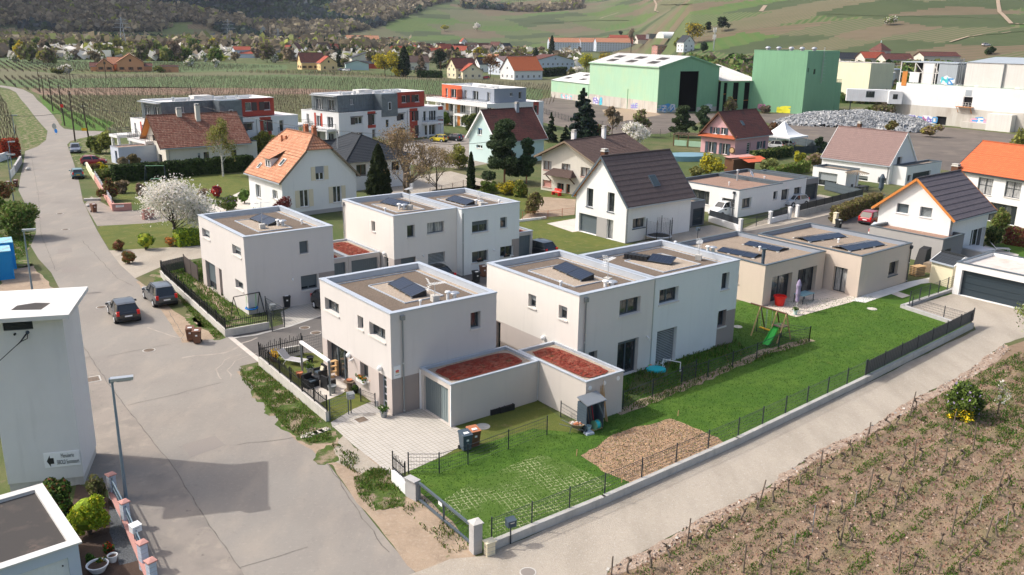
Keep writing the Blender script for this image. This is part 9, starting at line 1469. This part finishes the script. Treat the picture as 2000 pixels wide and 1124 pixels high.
for kd,b_,tp,hw,ms,ds,lb in(('round',(1352,88),40,22,('l_yellow','l_olive'),570,'big yellow green tree above the white manor'),('bush',(1325,100),68,12,('l_olive','l_ygreen'),560,'olive bush left of the white manor'),('pine',(1410,62),33,18,('l_dark','l_conif'),600,'dark trees on the knoll above the mast'),('pine',(1382,64),44,9,('l_dark',),600,'small dark pine left of the knoll trees'),('ball',(1373,104),80,8,('l_dark','l_hedge'),500,'dark cedar right of the white manor'),('bare',(1232,106),54,9,('l_tan',),520,'tall bare poplar behind the green hall'),('blossom',(1740,50),34,13,('flwhite','l_pale'),470,'white blossom tree on the scrubby slope'),('ball',(1933,108),91,10,('l_dark','l_hedge'),430,'dark round bush on the slope above the white factory'),('ball',(1212,69),60,4,('l_dark',),900,'single small dark tree in the vineyard slope'),('blossom',(932,62),46,7,('flwhite',),950,'white blossom tree in the row on the hill'),('round',(868,62),48,9,('l_yellow','l_ygreen'),1000,'yellow tree at the left end of the row on the hill')):tree(kd,lb,b_,tp,hw,900,ms,.5,dist=ds)
pk={}
def proto(kd,i,ms,hw,n_):return tree(kd,'',(700+i*3,120),100,hw,n_,ms,.62,seed=500+i,gp='x')
KD=[('bare',('l_brown','l_tan'),8,'brown bare tree'),('bush',('flwhite','l_pale'),9,'white blossoming tree'),('round',('l_ygreen','l_olive'),8,'yellow green budding tree'),('round',('l_green','l_olive'),8,'green leafy tree'),('spruce',('l_dark','l_conif'),5,'dark conifer'),('round',('l_brown','l_olive'),9,'brown olive tree'),('round',('l_yellow','l_ygreen'),7,'yellow tree')]
PR=[[proto(kd,j*10+i,ms,hw,330)for i in range(2)]for j,(kd,ms,hw,lb)in enumerate(KD)];rr=random.Random(9);cnt=0
zn=[(70,'left of the apricot farmhouse'),(290,'behind the apricot farmhouse'),(450,'left of the far white house'),(590,'left of the yellow farmhouse'),(720,'behind the yellow farmhouse'),(900,'above the yellow trees'),(1110,'above the cream farmhouse'),(9999,'behind the green factory hall')]
def plant(px_,D,w8,sc=(.75,1.25)):
 global cnt
 dr=ray(px_,100);t_=D/hypot(dr.x,dr.y);x,y=dr.x*t_,dr.y*t_;j=rr.choices(range(7),w8)[0];pr=PR[j][rr.randrange(2)];s_=rr.uniform(*sc)*(.62 if j in(1,)else 1);copytree(pr,(x,y,terr(x,y)-.1),rr.uniform(0,6.28),KD[j][3]+', tree belt '+next(l for a,l in zn if px_<a),(s_,s_,s_*rr.uniform(.85,1.2)))['group']=KD[j][3]+'s, tree belt '+next(l for a,l in zn if px_<a);cnt+=1
for i in range(125):plant(rr.uniform(-40,600),rr.uniform(620,1000)-70*(rr.random()<.3),(3,8,4,2,1.6,3,2),(1.0,1.7))
for i in range(85):plant(rr.uniform(560,1110),rr.uniform(540,900),(8,1.5,2,1,2,6,1),(.8,1.5))
for i in range(16):plant(rr.uniform(860,1010),rr.uniform(930,980),(8,.3,2,0,0,2,.5),(.7,1.0))
for i in range(8):plant(rr.uniform(1090,1400),rr.uniform(330,520),(6,0,1,0,0,4,0),(.55,.8))
for row in PR:
 for o in row:
  for c in list(o.children):bpy.data.objects.remove(c)
  bpy.data.objects.remove(o)
def mass(name,lab,n,R0,R1,a0,a1,test,size,hgt,mats,pick,seed,q=7,cat='wood'):
 r=np.random.default_rng(seed);C=[];MI=[];tries=0
 while len(C)<n and tries<n*8:
  tries+=1;D=R0*(R1/R0)**r.random();px=r.uniform(a0,a1);th=math.atan((px-1000)/FPX);x,y=D*sin(th),D*cos(th)
  if test(x,y,px,D):C.append((x,y,terr(x,y)));MI.append(pick(x,y,r))
 C=np.array(C,np.float32);N=len(C);s_=r.uniform(.7,1.3,N)[:,None,None];off=r.normal(size=(N,q,3))*np.array([size*.42,size*.42,hgt*.22])*s_+[0,0,hgt*.55];P_=(C[:,None,:]+off).reshape(-1,3);U,V=rnd_axes(N*q,size*.42,r);o=mo(name,qc(P_,U,V,[M[m]for m in mats],np.repeat(MI,q)));tag(o,lab,cat,kn='stuff')
mass('forest','bare brown and dark green forest covering the hills at the left',17000,1080,2500,-700,1250,lambda x,y,px,D:zone(x,y)=='forest',9,11,['l_brown','l_tan','l_blue','l_ygreen','l_conif'],lambda x,y,r:(2 if r.random()<.5 else 4)if mnoise.noise((x/170,y/170,5))>.08 else(3 if r.random()<.06 else(0 if r.random()<.72 else 1)),21)
mass('woodland','brown woodland band at the foot of the left hills',4200,900,1330,-300,800,lambda x,y,px,D:mnoise.noise((x/120,y/120,4))>-.22 and D<1300-.15*px,8,11,['l_brown','l_tan','l_olive','l_ygreen','l_conif'],lambda x,y,r:r.choice(5,p=[.5,.22,.14,.1,.04]),22)
mass('thicket','mixed thickets and small blossoming orchards of the valley',1500,640,1150,-60,1120,lambda x,y,px,D:mnoise.noise((x/60,y/60,14))>.02 and D>np.interp(px,[0,600,1100],[690,600,560]),6,6,['l_brown','l_white','l_olive','l_ygreen','l_tan'],lambda x,y,r:r.choice(5,p=[.26,.3,.14,.12,.18]),24)
mass('scrub','scrub and bushes on the slope behind the factory',4600,330,640,1270,2200,lambda x,y,px,D:zone(x,y)=='scrub' and mnoise.noise((x/22,y/22,6))>-.25,3.2,2.6,['l_olive','l_green','l_brown','l_hedge'],lambda x,y,r:r.choice(4,p=[.34,.24,.22,.2]),23,cat='scrub')
M['f_green']=stripes('green field rows',(.07,.12,.035),(.12,.13,.06),(.055,.12,.03),4,-.9);M['f_red']=mat('reddish vineyard earth',(.21,.13,.09),.97,[((.13,.11,.06),.15,.42,.6,.7)],space='world');M['f_olive']=stripes('olive vineyard rows',(.1,.125,.035),(.17,.13,.09),(.09,.12,.03),2.2,2.25-pi/2,.5);M['f_brown']=stripes('brown vineyard rows',(.13,.115,.06),(.1,.12,.05),(.15,.12,.08),3,.6)
for pts,m_,lb in(([(120,186),(600,185),(1060,205),(1080,235),(230,262),(225,256),(150,254),(118,236),(90,205),(72,186)],'f_olive','olive vineyard rows right of the bending road'),([(60,174),(260,170),(620,174),(1060,196),(1075,206),(600,186),(90,187),(72,184)],'f_red','reddish brown vineyard band'),([(-60,158),(300,151),(560,146),(860,158),(1060,175),(1060,197),(600,172),(60,172),(0,165),(-60,165)],'f_green','green band of the vineyard plain'),([(-60,128),(130,146),(470,141),(800,150),(1080,156),(1090,178),(860,158),(560,146),(300,151),(-60,158)],'f_brown','brown band of the vineyard plain'),([(-60,112),(200,114),(420,122),(560,128),(560,138),(300,142),(-60,126)],'f_green','green vineyard band left of the apricot farmhouse'),([(-300,260),(0,186),(20,215),(38,262),(46,294),(0,312),(-300,420)],'f_olive','vineyard at the left edge')):sht('vineyard_field',pts,m_,.004 if m_!='f_olive' else .006,lb,jag=1,sub=8)
def ip(X,Y,pg):
 c=np.zeros(len(X),bool);n=len(pg)
 for i in range(n):
  x0,y0=pg[i];x1,y1=pg[(i+1)%n];k=((y0>Y)!=(y1>Y))&(X<(x1-x0)*(Y-y0)/(y1-y0+1e-12)+x0);c^=k
 return c
def rows(lab,pg,dang,gap,step,h,w_,mats,keep=1,seed=1):
 pw=[tuple(G(*p).xy)for p in pg];xs=[p[0]for p in pw];ys=[p[1]for p in pw];ca,sa=cos(dang),sin(dang);U_=[x*ca+y*sa for x,y in pw];V_=[-x*sa+y*ca for x,y in pw];u=np.arange(min(U_),max(U_),step);v=np.arange(min(V_),max(V_),gap);A_,B_=np.meshgrid(u,v);A_=A_.ravel();B_=B_.ravel();r=np.random.default_rng(seed);A_=A_+r.normal(size=len(A_))*.15;X=A_*ca-B_*sa;Y=A_*sa+B_*ca;k=ip(X,Y,pw)&(r.random(len(X))<keep);X,Y=X[k],Y[k];n=len(X);hh=h*r.uniform(.6,1.1,n);C=np.stack([X,Y,hh/2],1);V=np.stack([r.normal(size=n)*.08,r.normal(size=n)*.05,hh/2],1);a=r.uniform(0,3.14,n);U=np.stack([cos_(a),sin_(a),0*a],1)*w_;mi=r.choice(len(mats),n);C=np.concatenate([C,C]);V2=np.concatenate([V,V]);U=np.concatenate([U,np.stack([-sin_(a),cos_(a),0*a],1)*w_]);tag(mo('vine_rows',qc(C,U,V2,[M[m]for m in mats],np.concatenate([mi,mi]))),lab,'vines',kn='stuff')
a,b=G(*cq(Z6,640,390)),G(*cq(Z6,1190,790));ra=atan2((b-a).y,(b-a).x)
rows('rows of bare vines and stakes right of the bending road',[(120,188),(600,187),(1060,207),(1060,216),(870,222),(860,160+40),(230,262),(152,250),(122,236),(95,205),(80,190)],ra,2.0,1.15,1.35,.05,['bark','l_brown','gbark'],1,2);rows('dense distant vine rows across the plain',[(-60,152),(300,149),(860,156),(1090,168),(1080,206),(620,187),(90,186),(0,165)],ra,2.6,1.8,1.3,.06,['l_brown','gbark','bark'],.8,3);rows('pale stakes of the far vineyard strip',[(430,141),(640,141),(860,156),(1000,160),(560,146)],ra,3,1.8,1.7,.09,['gbark','l_tan'],.8,5);rows('vines of the field at the left edge',[(-120,215),(0,188),(16,212),(32,258),(40,292),(0,305),(-120,330)],ra+.5,2.0,1.2,1.4,.06,['bark','l_brown','gbark'],1,6);rows('vines left of the apricot farmhouse',[(-60,120),(400,125),(560,132),(300,144),(-60,140)],ra,3.2,2.2,1.3,.09,['l_brown','gbark'],.7,7)
VR=(G(1341,1073),(G(1776,817)-G(1341,1073)).normalized());VG=1.38
for pts,wd in(([(1278,0),(1283,10),(1280,22),(1288,25)],5),([(1038,46),(1100,44),(1150,41),(1228,41)],3.5),([(1172,37),(1208,26)],3),([(1290,11),(1350,9)],3),([(1486,24),(1495,12)],3.5),([(1948,0),(1952,25),(1975,48),(2020,50)],2.5),([(1610,28),(1700,32),(1800,34),(1945,37)],1.2),([(1855,84),(1900,72),(2010,62)],1.6)):
 H_=[hit(px_+(qx-px_)*k/6,py_+(qy-py_)*k/6)for(px_,py_),(qx,qy)in zip(pts,pts[1:])for k in range(7)];k=MB()
 for a,b in zip(H_,H_[1:]):
  d=(b-a);d.z=0
  if d.length>.5:n_=Vc((-d.y,d.x,0)).normalized()*wd/2;z_=Vc((0,0,.5));k.pg([a-n_+z_,b-n_+z_,b+n_+z_,a+n_+z_],M['dirt'])
 if k.v:tag(k.bd('track'),'pale track on the vineyard hillside',kn='structure')
def tufts(lab,polys,n,h,w_,mats,seed=1,thr=None,name='grass',lay=False,z=.01,probs=None,row=0):
 r=np.random.default_rng(seed);PS=[]
 for pg in polys:
  pw=[tuple(G(*p).xy)for p in pg];xs=[p[0]for p in pw];ys=[p[1]for p in pw];m_=int(n*2*(max(xs)-min(xs))*(max(ys)-min(ys))/sum((max(q[0])-min(q[0]))*(max(q[1])-min(q[1]))for q in([[G(*v).x for v in w_p],[G(*v).y for v in w_p]]for w_p in polys)));X=r.uniform(min(xs),max(xs),m_);Y=r.uniform(min(ys),max(ys),m_);k=ip(X,Y,pw);X,Y=X[k],Y[k]
  if thr is not None:k=np.array([mnoise.noise((x*.9,y*.9,seed))>thr+g for x,y,g in zip(X,Y,r.normal(size=len(X))*.14)],bool);X,Y=X[k],Y[k]
  if row:q=((-(X-VR[0].x)*VR[1].y+(Y-VR[0].y)*VR[1].x)/VG)%1;q=np.minimum(q,1-q);k=q<np.where(r.random(len(X))<.94,.17,.5);X,Y=X[k],Y[k]
  PS.append(np.stack([X,Y],1))
 P_=np.concatenate(PS);n=len(P_);hh=h*r.uniform(.4,1.2,n);a=r.uniform(0,6.28,n)
 if lay:C=np.concatenate([P_,np.full((n,1),z+h*.3)],1);U,V=rnd_axes(n,w_,r,0,.6)
 else:C=np.concatenate([P_,(z+hh/2)[:,None]],1);U=np.stack([cos_(a),sin_(a),0*a],1)*w_;V=np.stack([r.normal(size=n)*.35*hh/2,r.normal(size=n)*.35*hh/2,hh/2],1)
 tag(mo(name,qc(C,U,V,[M[m]for m in mats],r.choice(len(mats),n,p=probs))),lab,name.replace('_',' '),kn='stuff')
M['blade1']=mat('grass blade vivid',(.09,.18,.016),.7,isl=.35,trans=.3);M['blade2']=mat('grass blade dark',(.05,.11,.012),.7,isl=.35,trans=.3);M['blade3']=mat('grass blade dry',(.17,.16,.05),.8,isl=.3,trans=.2);M['clod']=mat('soil clod',(.2,.125,.08),1,isl=.35);M['clod2']=mat('pale clod',(.4,.31,.24),1,isl=.25)
LW=[(825,975),(800,920),(1040,838),(1130,848),(1215,800),(1300,742),(1330,660),(1440,595),(1700,578),(1763,604),(1856,636),(1890,642),(1440,860),(950,1072)]
tufts('short vivid blades of the green lawn',[LW],52000,.05,.016,['blade1','blade2'],3);tufts('patchy long grass on the road verges',[[(466,722),(505,716),(560,757),(640,832),(652,860),(605,868),(555,835),(508,780),(474,746)],[(690,935),(745,915),(792,955),(790,992),(728,1000),(698,968)],[(322,545),(380,600),(440,658),(420,663),(372,612),(340,575)]],34000,.11,.018,['blade1','blade2','blade3'],14,-.2,probs=[.5,.15,.35]);tufts('long grass and weeds along the fences',[[(1216,800),(1290,768),(1400,722),(1585,660),(1580,672),(1400,735),(1290,785),(1220,808)],[(1216,790),(1225,735),(1420,655),(1470,690),(1330,750)],[(0,456),(66,448),(50,500),(0,528)],[(322,520),(392,512),(470,600),(450,640),(385,595)]],28000,.2,.022,['blade1','blade2','blade3'],4,-.3,probs=[.45,.3,.25]);tufts('sparse weed tufts on the dirt shoulder',[[(650,865),(700,880),(780,930),(850,1000),(920,1070),(880,1085),(780,990),(700,930),(640,890)]],9000,.13,.02,['blade2','blade3','blade1'],6,.18)
VY=[(1170,1170),(1275,1082),(1375,1026),(1500,965),(1600,896),(1690,856),(1782,800),(1875,752),(1990,690),(2100,700),(2100,1170)]
tufts('grass strips and tufts between the vines',[VY],150000,.12,.02,['blade2','blade3','blade1'],8,-.2,probs=[.4,.25,.35],row=1,z=.04);tufts('clods and crumbs of vineyard soil',[VY],22000,.03,.04,['clod','clod2'],9,None,'soil_clods',True,.05,[.8,.2])
pw=[tuple(G(*p).xy)for p in VY];sx_=np.arange(min(p[0]for p in pw),max(p[0]for p in pw),.22);sy_=np.arange(min(p[1]for p in pw),max(p[1]for p in pw),.22);A_,B_=np.meshgrid(sx_,sy_);q_=((-(A_-VR[0].x)*VR[1].y+(B_-VR[0].y)*VR[1].x)/VG)*2*pi;n0=len(sx_);Hh=.055+.045*cos_(q_)+np.array([[.07*mnoise.noise((x*1.6,y*1.6,3))+.04*mnoise.noise((x*4.3,y*4.3,9))for x in sx_]for y in sy_]);ok=ip(A_.ravel(),B_.ravel(),pw).reshape(A_.shape);F_=[(j*n0+i,j*n0+i+1,(j+1)*n0+i+1,(j+1)*n0+i)for j in range(len(sy_)-1)for i in range(n0-1)if ok[j,i]and ok[j+1,i+1]];me=bpy.data.meshes.new('soil');me.from_pydata(np.stack([A_.ravel(),B_.ravel(),Hh.ravel()],1).tolist(),[],F_);me.materials.append(M['soil']);tag(mo('tilled_soil',me),'tilled soil ridges between the vine rows',kn='structure');tufts('grass of the meadow at the vineyard end',[[(1790,820),(1890,760),(1990,690),(2100,700),(2100,900),(1900,860)]],22000,.14,.02,['blade1','blade2','blade3'],10,-.1)
ED=[(1185,1112),(1275,1066),(1375,1010),(1462,970),(1500,950),(1600,878),(1690,841),(1782,780),(1875,735),(1962,672),(1975,684),(1885,752),(1792,800),(1700,858),(1610,896),(1510,968),(1385,1030),(1285,1086),(1200,1130)]
sht('stony_edge',ED,'stones',.017,jag=.25,sub=.5);tufts('pale stones along the vineyard edge',[ED],9000,.06,.055,['clod2','clod','concrete'],11,None,'loose_stones',True,.01,[.5,.3,.2]);tufts('straw bits on the mulched bed',[[(1140,891),(1206,846),(1310,820),(1400,856),(1415,868),(1230,942),(1182,918)]],5000,.02,.03,['clod2','clod','newwood'],12,None,'straw',True,.01,[.5,.2,.3])
C8b=(1500,843,4);C7b=(1000,843,4);C4b=(1500,562,4)
vb=[cq(C8b,*q)for q in((35,560),(155,490),(262,425),(385,355),(585,240),(655,190),(845,80),(480,290),(1185,240),(1380,100),(1510,230),(950,395),(1050,300),(1355,350),(860,460),(1075,540),(990,610),(1180,500),(890,685),(795,740),(550,650),(455,710),(320,790),(640,860),(550,900),(85,960),(430,1010),(310,1090),(1345,890),(1530,730),(1790,510),(1695,930),(1580,990),(1145,1060),(1500,1100),(1920,680),(1790,830),(1440,290),(1860,450))]+[cq(C7b,*q)for q in((905,1110),(1070,1080),(1225,1000),(1380,900),(1525,850),(1650,770),(1790,700),(1905,620),(1940,1060))]+[cq(C4b,*q)for q in((1110,1010),(1010,1080),(940,1115),(1150,960))]
Lb=('short bent','thick knobbly','thin forked','leaning dark','stout twisted')
def rown(P):k=int(round(abs((-(P.x-VR[0].x)*VR[1].y+(P.y-VR[0].y)*VR[1].x)/VG)));return('the vine row along the lane','the second vine row','the third vine row','the fourth vine row','the fifth vine row')[min(4,k)]if k<5 else 'the farthest vine rows'
for i,q in enumerate(vb):
 P_=G(*q);rr=random.Random(i);t=T('vine_stump',Lb[i%5]+' vine stump in '+rown(P_),'vine',P_,rr.uniform(0,6),'pruned vine stumps');h=rr.uniform(.5,.8);k=MB();pts=[Vc((0,0,0)),Vc((rr.uniform(-.1,.1),.03,h*.4)),Vc((rr.uniform(-.16,.16),rr.uniform(-.1,.1),h*.75)),Vc((rr.uniform(-.2,.2),rr.uniform(-.12,.12),h))];k.path(pts,[.055,.045,.04,.05],M['gbark'],7);k.blob(pts[-1],.075,M['bark'],7,5,.35)
 for s_ in range(rr.choice((2,3,4))):e=pts[-1]+Vc((rr.uniform(-.22,.22),rr.uniform(-.2,.2),rr.uniform(-.02,.2)));k.path([pts[-1],(pts[-1]+e)/2+Vc((0,0,.04)),e],[.035,.028,.02],M['bark'],5)
 k.bd('stem',t)
pb=[((1194,1123),(1197,1087)),((1341,1073),(1349,1013)),((1480,995),(1496,939)),((1451,1123),(1458,1064)),((1599,933),(1607,880)),((1689,875),(1698,838)),((1784,913),(1790,858)),((1842,923),(1851,873)),((1900,883),(1908,826)),((1855,863),(1868,805)),((1694,973),(1706,917)),((1748,985),(1761,938)),((1586,1043),(1593,987)),((1640,1070),(1652,1007)),((1669,993),(1674,959)),((1755,1123),(1760,1065)),((1857,1052),(1870,988)),((1911,1003),(1920,968)),((1951,950),(1963,914)),((1925,1055),(1940,1008)),((1965,1030),(1971,998)),((1832,1123),(1839,1102)),((1551,1068),(1555,1038)),((1505,1123),(1506,1102)),((1776,817),(1789,766)),((1697,848),(1701,825))]
for i,(q,tp)in enumerate(pb):
 P_=G(*q);h=HT(*tp,P_);d=ray(*tp);t_=(P_.y)/d.y;tx=d.x*t_-P_.x;m_='gpipe2' if i==12 else('steel' if i in(14,17,20,22)else 'gbark');t=T('vine_post',('bluish metal stake' if i==12 else 'thin metal stake' if m_=='steel' else 'wooden stake')+' in '+rown(P_),'stake',P_,0,'stakes in the near vineyard');k=MB();r_=.02 if m_!='gbark' else .038;k.tb((0,0,0),(tx,0,h),r_,r_*.8,M[m_],7);k.bd('shaft',t)
cl=MB();rr=random.Random(3);M['cloud']=mat('cloud',(.8,.8,.82),1)
for i in range(110):cl.blob((rr.uniform(-2900,-560)-800,rr.uniform(1150,2300),900+rr.uniform(-40,60)),rr.uniform(150,260),M['cloud'],12,8,.12,.35)
tag(cl.bd('clouds'),'low clouds over the left hills',kn='structure')
hz_=MB();hz_.box(-3900,-700,-1.5,3900,4400,480,M['cloud']);ho=hz_.bd('haze');tag(ho,'thin spring haze in the valley','haze',kn='stuff');hm_=bpy.data.materials.new('haze air');hm_.use_nodes=True;t=hm_.node_tree;t.nodes.remove(t.nodes['Principled BSDF']);pv=t.nodes.new('ShaderNodeVolumePrincipled');pv.inputs['Color'].default_value=(.8,.88,1,1);pv.inputs['Density'].default_value=.00005;t.links.new(pv.outputs[0],t.nodes['Material Output'].inputs['Volume']);ho.data.materials.clear();ho.data.materials.append(hm_)
OW='first second third fourth fifth sixth seventh eighth ninth tenth eleventh twelfth thirteenth fourteenth fifteenth sixteenth seventeenth eighteenth nineteenth twentieth'.split()
def ordw(i):return OW[i]if i<20 else('twenty','thirty','forty','fifty','sixty','seventy')[i//10-2 if i//10<8 else 5]+'-'+OW[i%10]
bl={}
for o in COL.objects:
 if o.parent is None and o.get('label')and o.get('category'):bl.setdefault(o['label'],[]).append(o)
for lb,os_ in bl.items():
 if len(os_)>1:
  os_.sort(key=lambda o:o.location.x/max(1,o.location.y))
  for i,o in enumerate(os_):o['label']=ordw(i)+' from left, '+lb
